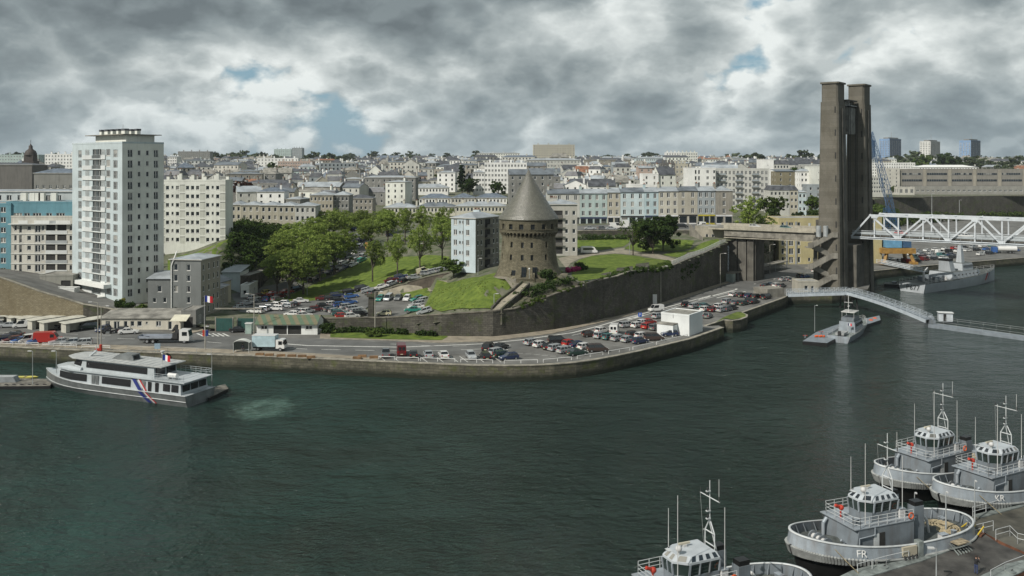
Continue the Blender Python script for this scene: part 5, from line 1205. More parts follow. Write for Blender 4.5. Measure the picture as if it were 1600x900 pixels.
for i,(x0,xm,x1,yt,wa,wb_,lab) in enumerate([(1338,1361,1374,219,TGR,TBL,'slate blue high-rise mostly hidden behind the pylon'),(1374,1390,1412,217,TBL,TGR,'sky blue and slate high-rise closest to the crane jib'),
 (1437,1454,1473,221,wpaint('tower_white',(.6,.6,.57),.05),wpaint('tower_grey',(.36,.36,.34),.1),'white and grey high-rise between the two blue ones'),(1499,1517,1539,219.5,TBL,TGR,'sky blue and slate high-rise standing farthest from the pylon')]):
 Y=1500;A_=XY(x0,Y+14);C_=XY(xm,Y);B_=XY(x1,Y+10);zt=H-(yt-YH)/F*Y;z0=h1(*C_)-2
 Wd=math.hypot(C_[0]-A_[0],C_[1]-A_[1]);Dd=math.hypot(B_[0]-C_[0],B_[1]-C_[1])*1.3
 r,W_,Hh=building('high_rise',lab,'apartment tower',A_,C_,Dd,z0,zt,wa,GRAVEL,'flat',front=cols_even(4,Wd,2.6,1.5),right=cols_even(6,Dd,2.4,1.5),floors=int((zt-z0-2)/3),fh=3,zf=1.2,wall_side=wb_,singles=False,group='distant high-rise flats')
 b=MB();b.box(W_*.3,W_*.8,3,Dd-3,Hh+.2,Hh+2.6,GREYM);b.tube((W_*.6,Dd/2,Hh+2.6),(W_*.6,Dd/2,Hh+12),.35,RAIL,4);b.build('roof_plant',r)
# dome-topped lantern tower
dt=thing('domed_tower','dark domed lantern tower rising over the roofs','church tower',(*XY(48,640),26));dtm=mat('dark_bronze',(.05,.04,.035),.7)
b=MB();b.prism([(-4,-4),(4,-4),(4,4),(-4,4)],0,19,dtm);b.prism([(-3.2,-3.2),(3.2,-3.2),(3.2,3.2),(-3.2,3.2)],19,23,dtm);b.build('shaft',dt)
b=MB();b.lathe([(4.2,23),(4.0,24.5),(3.2,26.2),(1.8,27.2),(1.3,28),(1.3,29.5),(.6,30.4),(.1,31.5)],dtm,12);b.tube((0,0,31),(0,0,34),.15,dtm,4);b.build('dome',dt)
# ---------------------------------------------------------------- the rest of the town, in streets climbing the hill
PALW=[('white',WHITE2),('cream',CREAM),('ivory',PALEC),('pale grey',GREYC),('grey stone',STONEW),('sand',SAND),('blue-grey',GREYB),('dark grey',GREYM),('pink',PINK),('mint',MINT)]
PALR=[('zinc',ZINC),('dark zinc',ZINC2),('slate',SLATE),('blue slate',BLUEROOF),('grey cement',FIBRE),('tiled',TILE),('gravelled',GRAVEL)]
def where(px):
 for lim,t in [(30,'by the photo border'),(120,'past the dome tower'),(262,'behind the white tower block'),(330,'above the long cream block'),(400,'above the corner of the cream block'),(470,'above the beige terrace'),(540,'above the big plane trees'),
 (610,'above the tree-lined street'),(680,'above the ivory long houses'),(757,'above the pale blue block'),(830,'near the cone of the round tower'),(905,'above the grey balconied block'),(960,'above the mint shop house'),
 (1010,'above the ice blue shop house'),(1075,'above the ivory shop house'),(1150,'above the large white block'),(1210,'above the slate-topped house'),(1290,'beside the bridge pylon'),(1440,'beyond the crane jib')]:
  if px<lim:return t
 return 'beyond the naval workshop'
LABELS={}
def free(px0,px1,Y):
 for a,c,y_ in SPOTS:
  if px1>a-1 and px0<c+1 and abs(Y-y_)<22:return False
  if y_ <= 480 and px1>a+1 and px0<c-1 and 0<Y-y_<30:return False
 return True
R=random.Random(11)
rows=[];Y=400.0
while Y<1500:rows.append(Y);Y += 23+(Y-400)*.03
houses=[]
for ri,Y in enumerate(rows):
 x=-330.0*Y/560 if Y>560 else -330.0
 xmax=.60*Y
 x=-.60*Y
 while x<xmax:
  wd=R.uniform(6.5,13)*(1+(Y-400)/2600);long_=R.random()<.12
  if long_:wd *= 2.2
  gap=0.3 if R.random()<.72 else R.uniform(3,12)
  px0=800+F*x/Y;px1=800+F*(x+wd)/Y
  zone_ok=True
  mid=(px0+px1)/2
  if mid>1335 and Y<900:zone_ok=False
  if mid<120 and Y<460:zone_ok=False
  if 255<mid<362 and Y<330:zone_ok=False
  if 555<mid<600 and Y<430:zone_ok=False
  if 868<mid<1150 and Y<405:zone_ok=False
  if 1150<mid<1335 and Y<440:zone_ok=False
  if 595<mid<800 and Y<440:zone_ok=False
  if 360<mid<560 and Y<400:zone_ok=False
  if mid>1335 and R.random()<.35:zone_ok=False
  if R.random()<.10:zone_ok=False
  if zone_ok and px1>-60 and px0<1660 and free(px0,px1,Y):houses.append((Y+R.uniform(-5,5),x,wd,long_,ri))
  x += wd+gap
houses.sort()
UW=[];Rh=random.Random(5)
far_b=MB();nh=0;NAMES={2:'two',3:'three',4:'four',5:'five',6:'six'}
for hi,(Y,x,wd,long_,ri) in enumerate(houses):
 px=800+F*(x+wd/2)/Y;g=h1(x+wd/2,Y)
 fl=Rh.choice([2,2,3,3,4,4,5]) if 600<px else Rh.choice([2,2,3,3,3,4])
 if long_:fl += 1
 if Y>1000:fl=min(fl,4)
 cn,cw_=Rh.choices(PALW,[11,4,4,6,4,2,2,3,.3,.6])[0] if px>640 else Rh.choices(PALW,[7,2,4,5,6,2,3,6,.3,.8])[0]
 rn,rm=Rh.choices(PALR,[7,5,10,2,3,.35,2])[0]
 rty='flat' if rn=='gravelled' else Rh.choice(['hip','hip','gable','gable','gablex','mansard'] if not long_ else ['hip','gable'])
 if rty=='mansard':rn,rm='slate',SLATE
 rh={'hip':1.8,'gable':3.6,'gablex':4.0,'mansard':2.4,'flat':0}[rty]*Rh.uniform(.8,1.2)
 if rn in ('zinc','dark zinc'):rh *= .55
 dp=Rh.uniform(8,12);hh=fl*2.95+.6;an=Rh.choice([0,0,0,.12,-.15,.3,-.35])+.1*sin(px/150)
 nch=Rh.choice([1,1,2,2]);n=max(2,int(wd/3.1))
 A_=(x,Y);B_=(x+wd*cos(an),Y+wd*sin(an))
 chs=[(1.0+(wd-2)*i/max(1,nch-1) if nch>1 else wd*.8,dp/2,.8,1.5,max(rh,1)+1.2,3 if Y<700 else 0) for i in range(nch)]
 cols=cols_even(n,wd,1.05 if Y<800 else 1.2,1.5,'w' if Y<560 else 'd')
 if nh<285:
  nh += 1
  rdesc={'hip':'hipped','gable':'pitched','gablex':'end-gabled','mansard':'mansard','flat':'flat'}[rty]
  lab=f'{cn} {NAMES[min(fl, 6)]}-storey {"long row" if long_ else "house"} with {rdesc} {rn} roof {where(px)}'
  LABELS.setdefault(lab,[]).append(None)
  r,W_,Hh=building('town_house',lab,'house',A_,B_,dp,g-2.0,g+hh,cw_,rm,rty,max(rh,.2),cols,cols[:0] or ([(dp/2,1,1.4,'d',.9)] if Rh.random()<.3 else None),[(dp/2,1,1.4,'d',.9)] if Rh.random()<.3 else None,
 fl,2.95,2.2,chs,False,'houses on the hillside of the town')
  LABELS[lab][-1]=r
 else:                                             # far ones beyond the limit, as one mass
  b=far_b;b.m=Matrix.Translation((x,Y,g)) @ Matrix.Rotation(an,4,'Z')
  b.box(0,wd,0,dp,-2,hh,cw_,False)
  if rty in ('gable','gablex','hip','mansard'):
   k=dp/2;b.add([(-.3,-.3,hh),(wd+.3,-.3,hh),(wd+.3,dp+.3,hh),(-.3,dp+.3,hh),(k*.7,k,hh+rh),(wd-k*.7,k,hh+rh)],[(0,1,5,4),(1,2,5),(2,3,4,5),(3,0,4)],rm)
  else:b.box(.3,wd-.3,.3,dp-.3,hh,hh+.3,rm,False)
  b.box(wd*.7,wd*.7+1.4,dp*.4,dp*.4+1,hh,hh+rh+1.4,cw_,False)
  for f in range(fl):
   for q in range(n):
    xx=wd*(q+.5)/n;b.box(xx-.6,xx+.6,-.06,-.01,.8+f*2.95+.4,.8+f*2.95+1.9,GLD,False)
far_b.m=Matrix.Identity(4)
if far_b.v:far_b.build('distant_houses',kind='stuff')
ORD=['first','second','third','fourth','fifth','sixth','seventh','eighth','ninth']
for lab,rs in LABELS.items():
 if len(rs)>1:
  rs.sort(key=lambda o:o.location.x/o.location.y)
  for i,o in enumerate(rs):
   w_=lab.split();o['label']=' '.join(w_[:13])+f', {ORD[min(i, 8)]} such'
# ---------------------------------------------------------------- vegetation
LF_PLANE=mat_leaf('plane_leaf',(.11,.165,.036),(.265,.33,.085),.2,.45)
LF_DARK=mat_leaf('dark_leaf',(.022,.040,.014),(.055,.085,.026),.2,.2)
LF_MID=mat_leaf('mid_leaf',(.04,.068,.018),(.10,.14,.035),.25,.3)
LF_CON=mat_leaf('conifer_leaf',(.012,.024,.012),(.032,.05,.022),.2,.1)
LF_RED=mat_leaf('copper_leaf',(.03,.018,.014),(.07,.035,.025),.1,.2)
LF_IVY=mat_leaf('ivy_leaf',(.018,.034,.010),(.055,.085,.022),.1,.15)
LF_FAR=mat_leaf('hazed_leaf',(.045,.062,.035),(.085,.105,.055),.3,.2)  # paler greyish green, distance haze mixed into the leaf colour
LF_PINK=mat_leaf('pink_flower',(.28,.03,.10),(.5,.08,.22),.1,.2)
LF_YEL=mat_leaf('yellow_leaf',(.14,.15,.03),(.22,.21,.05),.1,.3)
BARK=mat('bark',(.10,.085,.065),.95,var=.3,scale=2)
def leaf_arrays(cl,per,size,rg):
 """quads scattered in clumps: cl = (x, y, z, r, squash)"""
 C=np.repeat(np.array(cl),per,0);n=len(C)
 d=rg.normal(size=(n,3));d /= np.linalg.norm(d,axis=1)[:,None];rr=rg.random(n) ** .45
 P=C[:,:3]+d*(rr*C[:,3])[:,None]*np.array([1,1,1.0])*np.stack([np.ones(n),np.ones(n),C[:,4]],1)
 nrm=d+rg.normal(size=(n,3))*.7+np.array([0,0,.35]);nrm /= np.linalg.norm(nrm,axis=1)[:,None]
 t=np.cross(nrm,rg.normal(size=(n,3)));t /= np.linalg.norm(t,axis=1)[:,None];u=np.cross(nrm,t)
 s=(size*(.6+.8*rg.random(n)))[:,None]/2
 V=np.stack([P-t*s-u*s*.7,P+t*s-u*s*.7,P+t*s*.7+u*s,P-t*s*.7+u*s],1).reshape(-1,3)
 return V
def leaf_mesh(name,V,m):
 n=len(V) // 4;me=bpy.data.meshes.new(name);me.vertices.add(len(V));me.vertices.foreach_set('co',V.ravel().astype('f'))
 me.loops.add(n*4);me.loops.foreach_set('vertex_index',np.arange(n*4));me.polygons.add(n);me.polygons.foreach_set('loop_start',np.arange(0,n*4,4))
 me.polygons.foreach_set('loop_total',np.full(n,4));me.materials.append(m);me.update();me.validate();return me
def tree_proto(h,cw,m,seed,kind='round',per=42,ncl=110,size=.42,th=.30):
 rg=np.random.default_rng(seed);R_=random.Random(seed);cl=[];b=MB()
 base=h*th;ch=h-base
 lobes=[(R_.uniform(-.32,.32)*cw,R_.uniform(-.32,.32)*cw,base+ch*R_.uniform(.35,.8),cw*R_.uniform(.2,.34)) for _ in range(7)]+[(0,0,base+ch*.55,cw*.36)]
 while len(cl)<ncl:
  lx,ly,lz,lr=R_.choice(lobes);d=[R_.gauss(0,1) for _ in range(3)];q=sqrt(sum(v*v for v in d)) or 1;rr=lr*R_.random() ** .33
  x,y,z=lx+d[0]/q*rr,ly+d[1]/q*rr,lz+d[2]/q*rr*(ch/cw)*1.05
  if kind=='col':x *= .35;y *= .35
  if kind=='cone':t=(z-base)/ch;k=max(.05,1.15-t);x *= k;y *= k
  if z<base*.85 or z>h:continue
  cl.append((x,y,z,cw*R_.uniform(.06,.12),.75))
 crown=leaf_mesh('crown',leaf_arrays(cl,per,size,rg),m)
 tr=h*.016+.08
 b.tube((0,0,-.6),(0,0,base*.9),tr,BARK,7,tr*.75);b.tube((0,0,base*.9),(.1,.1,base+ch*.55),tr*.75,BARK,6,tr*.25)
 for i in range(14):
  x,y,z=cl[i*5 % len(cl)][:3];z0=base*R_.uniform(.75,1.0)+ch*.05
  midp=(x*.45,y*.45,z0+(z-z0)*.62);b.tube((0,0,z0),midp,tr*.45,BARK,5,tr*.28,False);b.tube(midp,(x,y,z),tr*.28,BARK,4,tr*.08,False)
 return crown,b.mesh('trunk'),h
PROTO={}
def place_tree(kind,x,y,z,h,rz,label,name='plane_tree',cat='tree',group=None,wide=1.0):
 """kind -> list of prototypes"""
 ps=PROTO[kind];crown,trunk,h0=ps[int((x*7.3+y*3.1) % len(ps))]
 s=h/h0;r=thing(name,label,cat,(x,y,z),rz,group);r.scale=(s*wide,s*wide,s)
 inst('crown',crown,r);
 if trunk:inst('trunk',trunk,r)
 return r
PROTO['plane']=[tree_proto(15,11,LF_PLANE,i,per=36,ncl=200,size=.33,th=.24) for i in (1,2,3,4)]
PROTO['open']=[tree_proto(15,9.5,LF_PLANE,i,per=34,ncl=130,size=.30,th=.32) for i in (11,12,13)]
PROTO['dark']=[tree_proto(8,8.5,LF_DARK,i,per=46,ncl=120,size=.36,th=.12) for i in (21,22)]
PROTO['mid']=[tree_proto(9,8,LF_MID,i,per=36,ncl=90,size=.42,th=.18) for i in (31,32,33)]
PROTO['far']=[tree_proto(12,12,LF_MID,i,per=16,ncl=70,size=1.1,th=.1) for i in (41,42)]+[tree_proto(12,12,LF_DARK,i,per=16,ncl=70,size=1.1,th=.1) for i in (43,44)]
PROTO['ridge']=[tree_proto(14,17,LF_FAR,i,per=22,ncl=90,size=1.2,th=.05) for i in (45,46,47)]
PROTO['cone']=[tree_proto(14,6,LF_CON,51,'cone',30,90,.5,.05)]
PROTO['red']=[tree_proto(9,9,LF_RED,61,per=30,ncl=80,size=.5,th=.15)]
PROTO['sparse']=[tree_proto(10,8,LF_MID,71,per=14,ncl=70,size=.3,th=.22)]
PROTO['willow']=[tree_proto(14,10,LF_PLANE,81,per=30,ncl=100,size=.42,th=.08)]
P_=[(433,462,14,'plane','plane tree at the river end of the dense clump, over the lane of red cars'),(452,468,15,'plane','plane tree with the white-topped lamp at its foot, at the tip of the lawn'),(474,461,17,'plane','broad plane tree in the middle of the dense clump by the parked cars'),
 (440,440,16,'plane','plane tree against the dark ivy bank, second row of the clump'),(500,441,17,'plane','tall plane tree whose shadow falls on the lawn, beside the street of cars'),(522,429,16,'plane','last big plane tree of the dense clump before the street opens'),
 (468,425,17,'plane','plane tree half hidden behind the dense clump, near the ivy'),(492,408,17,'plane','plane tree high in the clump in front of the terrace corner'),(515,392,17,'plane','plane tree in front of the grey house, upper part of the clump'),
 (540,380,14,'plane','plane tree overhanging the top of the street'),(582,442,14.5,'open','slender plane tree on the lawn closest to the small car park'),(621,436,14.5,'open','slender plane tree on the lawn above the brown parking wall'),
 (656,428,16,'open','tall slender plane tree with a lamp beside it at the lane end'),(691,413,16,'open','slender plane tree nearest to the pale blue block'),(580,392,13,'plane','rounded plane tree behind the orange street sign'),
 (606,385,14,'plane','plane tree in the row along the top of the lawn, second from the street'),(633,383,15,'open','plane tree in the middle of the row along the top of the lawn'),(662,384,15,'open','plane tree in the upper row before the ivory long houses'),
 (690,388,15,'open','last plane tree of the upper row behind the pale blue block'),(597,368,12,'plane','small bright plane tree by the white cars at the top of the street'),(565,366,11,'plane','plane tree by the red car at the street end')]
for px,py,h,k,lab in P_:
 p=GT(px,py);place_tree(k,p.x,p.y,p.z,h*.92,(px*1.7) % 6.28,lab,group='plane trees of the park',wide=1.24 if k=='plane' else .95)
def one(kind,px,py,h,lab,name='tree',cat='tree',wide=1.0,p=None):
 p=p or GT(px,py);return place_tree(kind,p[0],p[1],p[2],h,px % 6.28,lab,name,cat,wide=wide)
one('mid',709,437,5.6,'low spreading tree with a white-lit stem at the corner of the pale blue block',wide=1.5)
one('sparse',989,399,12,'thin-leaved tree on the lawn by the gravel path above the wall',wide=.95)
one('dark',1020,398,10.5,'big dark evergreen bush tree next to the thin-leaved tree',wide=1.05)
one('dark',1036,392,11,'dark leafy tree merging with the evergreen at the end of the shop street',wide=.9)
one('dark',1012,388,9,'dark low tree behind the evergreen bush tree')
one('willow',1165,0,15,'bright green willow-like tree behind the bridge viaduct',p=(*XY(1168,345),15))
one('willow',1150,0,10,'lower bright green tree hanging over the road by the viaduct',p=(*XY(1196,348),13.5))
one('mid',1197,0,9,'round clipped tree in front of the slate-topped house',p=(*XY(1198,395),19))
one('mid',1216,0,9,'second round clipped tree in front of the slate-topped house',p=(*XY(1216,396),19))
one('mid',1268,0,9,'round tree behind the box hedge close to the pylon',p=(*XY(1268,405),19))
one('dark',1212,0,6,'dark shrub under the clipped trees',p=(*XY(1210,375),18))
one('dark',1250,0,5,'dark shrub beside the box hedge',p=(*XY(1248,375),17.5))
one('red',380,0,11,'copper-red tree above the beige terrace',p=(*XY(382,420),24))
one('dark',731,0,10,'dark round tree under the conifers',p=(*XY(731,520),24))
one('cone',723,0,17,'tall dark conifer among the roofs, taller of two',name='conifer',p=(*XY(722,530),25),wide=1.4)
one('cone',735,0,12,'shorter dark conifer beside the tall one among the roofs',name='conifer',p=(*XY(734,535),24),wide=1.2)
for i,(px,Y,h,k) in enumerate([(378,440,8,'mid'),(415,470,8,'mid'),(462,460,8,'dark'),(400,500,7,'mid'),(640,500,6,'mid'),(890,480,8,'mid'),(905,480,8,'mid'),(880,478,7,'mid'),(920,485,8,'mid'),(1240,560,16,'dark'),(1255,560,14,'dark'),(1225,600,14,'mid'),
 (1272,700,14,'mid'),(725,900,10,'dark'),(440,800,12,'far'),(425,860,14,'far'),(500,700,9,'mid'),(560,640,9,'far'),(1440,1100,26,'far'),(1452,1150,20,'far'),(1476,1120,26,'far'),(1487,1130,24,'far'),(1535,900,18,'ridge'),(1548,1000,14,'ridge'),
 (1370,560,14,'far'),(1385,580,10,'far'),(1362,540,15,'mid'),(1400,600,9,'mid'),(1378,520,8,'mid'),(1396,690,7,'mid')]):
 X,_=XY(px,Y);z=max(h1(X,Y),3)-.3
 if Y<620 and px>1355:z=4
 place_tree(k,X,Y,z,h,i,f'{["green", "pale", "dusky", "dense", "leafy"][i % 5]} tree {["with an uneven crown", "with a rounded crown", "with a ragged top"][i % 3]} among the buildings {where(px)}, {ORD[(i // 15)]} of its patch','tree',group='trees among the roofs')
Rt=random.Random(3);used_l={}
def auto_tree(k,px,Y,h,zone,wide=1.0,dz=-.5):
 X,_=XY(px,Y);lab=f'{Rt.choice(["dark", "mid green", "olive", "dense", "small", "broad"])} tree {zone} {where(px)}';used_l.setdefault(lab,0);used_l[lab] += 1
 if used_l[lab]>1:lab=lab+f', {ORD[min(8, used_l[lab] - 1)]} one'
 place_tree(k,X,Y,h1(X,Y)+(dz if k != 'ridge' else -h*.14),h,Rt.uniform(0,6),lab,'tree',group='trees of the hillside',wide=wide)
for i in range(105):auto_tree('far',Rt.choice([Rt.uniform(350,760),Rt.uniform(120,1330),Rt.uniform(850,1000)]),Rt.uniform(470,1200),Rt.uniform(7,12),'between houses')
for a,c,n,Yr in [(262,300,2,1500),(330,430,10,1500),(478,545,10,1250),(545,760,7,1900),(720,770,3,1500),(900,1040,4,1900),(1090,1290,5,1500),(1180,1270,4,1300),(1480,1660,16,1150),(1560,1640,5,950),(-20,120,8,1500),(1400,1440,3,1300)]:
 for i in range(n):auto_tree('ridge',a+(c-a)*(i+Rt.random())/n,Yr*Rt.uniform(.94,1.06),Rt.uniform(15,27),'on the ridge',Rt.uniform(.9,1.3))
# the far woods close the skyline
rg=np.random.default_rng(9);cl=[]
for i in range(620):
 px=rg.uniform(-100,1700);Y=rg.uniform(2200,3200);X=(px-800)/F*Y;cl.append((X,Y,h1(X,Y)+rg.uniform(1,5),rg.uniform(9,18),.6))
o=inst('far_woods',leaf_mesh('far_woods',leaf_arrays(cl,40,6,rg),LF_FAR));o['kind']='stuff'
# ivy bank below the cream block and the beige terrace
cl=[]
poly=gt([(347,432),(356,395),(362,372)])+[XY(366,325),XY(445,332),XY(455,318),XY(447,300),XY(418,289),XY(400,284),XY(378,276),XY(356,270)]
xs_,ys_=[p[0] for p in poly],[p[1] for p in poly]
while len(cl)<950:
 X,Y=rg.uniform(min(xs_),max(xs_)),rg.uniform(min(ys_),max(ys_))
 if inpoly(X,Y,poly):cl.append((X,Y,h1(X,Y)+rg.uniform(.1,2.2)*(1+rg.random()),rg.uniform(.7,1.7),.8))
V=leaf_arrays(cl,42,.42,rg);o=inst('ivy_bank',leaf_mesh('ivy',V,LF_IVY));o['kind']='stuff'
def leafy(name,label,cat,cl,m,per=60,size=.3,kind=None,part='foliage'):
 r=thing(name,label,cat,(0,0,0));c=np.mean(np.array(cl)[:,:3],0);r.location=tuple(float(v) for v in c);A=np.array(cl);A[:,:3] -= c
 inst(part,leaf_mesh(part,leaf_arrays(A.tolist(),per,size,rg),m),r);return r
def along(l,n,r0,r1,dz=(.2,.8),jit=.4):
 out_=[];l=[Vector(p) for p in l];L=[(b_-a_).length for a_,b_ in zip(l,l[1:])];T=sum(L)
 for i in range(n):
  t=rg.random()*T;k=0
  while k<len(L)-1 and t>L[k]:t -= L[k];k += 1
  p=l[k].lerp(l[k+1],min(1,t/L[k]));out_.append((p.x+rg.uniform(-jit,jit),p.y+rg.uniform(-jit,jit),p.z+rg.uniform(*dz),rg.uniform(r0,r1),.85))
 return out_
leafy('hedge','long low dark green hedge at the foot of the curved stone wall','hedge',along([G(522,521,QZ),G(560,520,QZ),G(680,526.5,QZ)],90,.45,.75,(.3,1.1)),LF_DARK)
leafy('shrub','big round shrub bulging from the hedge by the road lamp','shrub',along([G(577,527,QZ),G(592,527,QZ)],26,.6,1.0,(.4,1.7),.6),LF_MID)
leafy('shrub','dark shrub at the end of the hedge beside the double garage','shrub',along([G(505,522,QZ),G(520,522,QZ)],26,.6,1.0,(.4,2.2),.6),LF_DARK)
leafy('shrub','dark round shrub at the entrance of the white tower block','shrub',along([GT(180,482),GT(190,483)],14,.6,.9,(.5,1.6),.5),LF_DARK)
leafy('shrub','yellow-green shrub next to the entrance of the white tower block','shrub',along([GT(188,480),GT(192,480)],8,.5,.8,(.6,1.9),.3),LF_YEL)
leafy('shrub','second dark round shrub between the tower block entrance and the grey house','shrub',along([GT(196,484),GT(205,485)],14,.6,.9,(.4,1.5),.5),LF_DARK)
leafy('shrub','low straggling shrub behind the dark wall beside the small grey house','shrub',along([GT(214,487),GT(228,487)],16,.5,.9,(.3,1.5),.6),LF_MID)
leafy('shrub','pink flowering rhododendron bed beside the lawn and the round tower','flowering shrub',along([GT(886,426),GT(903,424)],30,.5,.8,(.2,.9),.9),LF_PINK,70,.22)
leafy('shrub','dark green clump behind the pink flowers','shrub',along([GT(903,419),GT(915,425)],16,.6,1.0,(.3,1.4),.6),LF_DARK)
leafy('shrub','low dark shrub against the foot of the round tower','shrub',along([(*XY(845,220),14),(*XY(866,222),13.6)],22,.6,1.2,(0,2.2),.6),LF_DARK)
leafy('creeper','creeper hanging over the tall wall under the white railing','creeper',along([D(1062,420,266),D(1080,412,275),D(1090,405,280)],34,.6,1.3,(-3,.6),.7),LF_DARK)
leafy('creeper','creeper and weeds along the edge of the lawn on top of the wall','creeper',along([D(945,436,229),D(985,424,238),D(1000,423,242),D(1025,421,251),D(1048,417,260)],110,.4,.9,(-.5,.7),.8),LF_IVY)
leafy('creeper','ivy mass falling from the bank behind the viaduct pier to the canopy','creeper',along([(*XY(1172,322),17),(*XY(1190,345),16),(*XY(1222,372),14)],150,.9,1.8,(-11,2.5),1.2),LF_IVY,60,.4)
leafy('creeper','weeds along the crest of the mound edge under the kerb','creeper',along([G(768,484,8.4),G(735,487,7.8),G(700,488.5,7)],22,.25,.5,(0,.3),.4),LF_MID)
leafy('box_hedge','clipped square hedge beside the pylon above the yellow building','hedge',along([(*XY(1264,385),18.5),(*XY(1278,385),18.5)],40,.8,1.2,(0,4),.8),LF_IVY)
leafy('hedge','dark hedge below the wall of the shop street at the top of the lawn','hedge',along([(*XY(872,320),14.6),(*XY(905,321),14.6),(*XY(1000,320),15)],120,.8,1.3,(0,2.2),.8),LF_DARK)
leafy('shrub','long green slope of bushes behind the crane jib under the workshop','shrub',along([(*XY(1390,560),8),(*XY(1440,600),8),(*XY(1500,630),6)],90,1.5,3,(-4,2),3),LF_MID,40,.8)
leafy('shrub','dark bushes under the far end of the rampart wall','shrub',along([(*XY(1530,640),5),(*XY(1620,655),5)],60,1.5,3,(-1,3),2),LF_MID,40,.8)
rock('bank_rock','dark rocky bank between the viaduct pier and the yellow building','rock',[XY(1170,318),XY(1186,339),XY(1226,366),XY(1236,378),XY(1225,385),XY(1165,340)],2.8,[16.5,15,11,8,16,17.5],.8,12,rock_mat())
leafy('creeper','ivy and brambles over the dark rock below the round tower','creeper',along([(*XY(806,211),10.5),(*XY(835,213),12),(*XY(870,218),13.2),(*XY(890,221),13)],60,.4,1.0,(-.6,1.0),1.4),LF_DARK)
leafy('creeper','tufts growing along the top of the curved wall before the road bend','creeper',along([D(812,480,207),D(850,466,211),D(900,450,218),D(940,438,227)],70,.3,.7,(-.2,.6),.5),LF_MID)
# rough tufts over the mound and the lawn edges
def tufts(name,poly,n,size,m,dz=.3):
 xs_,ys_=[p[0] for p in poly],[p[1] for p in poly];P=[]
 while len(P)<n:
  X,Y=rg.uniform(min(xs_),max(xs_)),rg.uniform(min(ys_),max(ys_))
  if inpoly(X,Y,poly) and math.sin(X*.9+2*math.sin(Y*.5))+rg.normal()*.7>.3:P.append((X,Y))
 P=np.array(P);z=hgt(P[:,0],P[:,1]);cl=[(x,y,z_+dz,size*1.5,.35) for (x,y),z_ in zip(P,z)]
 o=inst(name,leaf_mesh(name,leaf_arrays(cl,5,size,rg),m));o['kind']='stuff'
tufts('grass_tufts',[tuple(G(*c))[:2] for c in [(664,492,4.2),(690,489,6.7),(735,487,7.8),(766,485,8.3),(786,466,10.1),(806,448,12.4),(760,437,14),(722,434,11.4),(700,446,8.7),(685,457,5.8)]],420,.22,mat_leaf('turf_blade',(.12,.16,.035),(.2,.23,.06),0,.4),.15)
tufts('weed_tufts',[XY(942,229),XY(972,236),XY(1000,243),XY(1048,262),XY(1045,268),XY(1000,252),XY(960,240)],700,.4,LF_MID,.2)
# ---------------------------------------------------------------- vehicles
CARC={'white':(.62,.62,.60),'silver':(.36,.38,.39),'grey':(.13,.14,.145),'black':(.014,.015,.017),'navy':(.018,.03,.075),'blue':(.035,.10,.28),'red':(.36,.025,.02),'dark red':(.10,.012,.014),
 'dark green':(.015,.04,.032),'green':(.02,.19,.15),'teal':(.05,.14,.14),'brown':(.05,.035,.03),'yellow':(.5,.42,.08),'cream':(.5,.47,.32)}
def cpaint(c):
 m=mat('car_paint_'+c.replace(' ','_'),CARC[c],.32,.15 if c in ('silver','grey') else 0,var=.02,coat=.6);return m
TYRE=mat('tyre',(.018,.018,.018),.9);RIM=mat('wheel_rim',(.4,.41,.42),.4,.6);CGLASS=mat('car_glass',(.012,.015,.017),.06,spec=.8,var=0);HEADL=mat('headlight_glass',(.7,.7,.66),.15,var=0);TAILL=mat('tail_light',(.3,.012,.01),.2,var=0)
PLATE=mat('number_plate',(.6,.58,.4),.5)
CT={   # length, width, roof height, belt height, outline of the lower body (x from rear), glasshouse x range bottom and top
 'hatchback':(3.9,1.66,1.43,.86,[(0,.32),(0,.82),(.1,.9),(2.75,.92),(3.7,.74),(3.88,.55),(3.9,.3)],(.08,2.85),(.42,2.1)),
 'saloon':(4.4,1.7,1.4,.86,[(0,.34),(0,.82),(.12,.93),(.95,.95),(3.1,.92),(4.2,.74),(4.38,.55),(4.4,.3)],(.7,3.2),(1.25,2.45)),
 'estate':(4.4,1.7,1.47,.88,[(0,.34),(0,.84),(.08,.92),(3.1,.92),(4.2,.74),(4.38,.55),(4.4,.3)],(.06,3.2),(.3,2.5)),
 'people carrier':(4.4,1.78,1.68,.98,[(0,.34),(0,.92),(.08,1.0),(3.5,1.0),(4.25,.82),(4.4,.6),(4.4,.3)],(.05,3.75),(.2,2.9)),
 'small van':(4.1,1.72,1.82,1.0,[(0,.34),(0,1.0),(3.1,1.0),(3.95,.8),(4.1,.55),(4.1,.3)],(.02,3.35),(.1,2.75)),
 'van':(4.9,1.9,2.3,1.2,[(0,.36),(0,1.2),(4.0,1.2),(4.75,.98),(4.9,.6),(4.9,.34)],(.02,4.3),(.08,3.5)),
 'pickup':(4.6,1.72,1.6,.95,[(0,.4),(0,.95),(3.4,.97),(4.4,.85),(4.6,.6),(4.6,.35)],(1.9,3.5),(2.1,3.0)),
 }
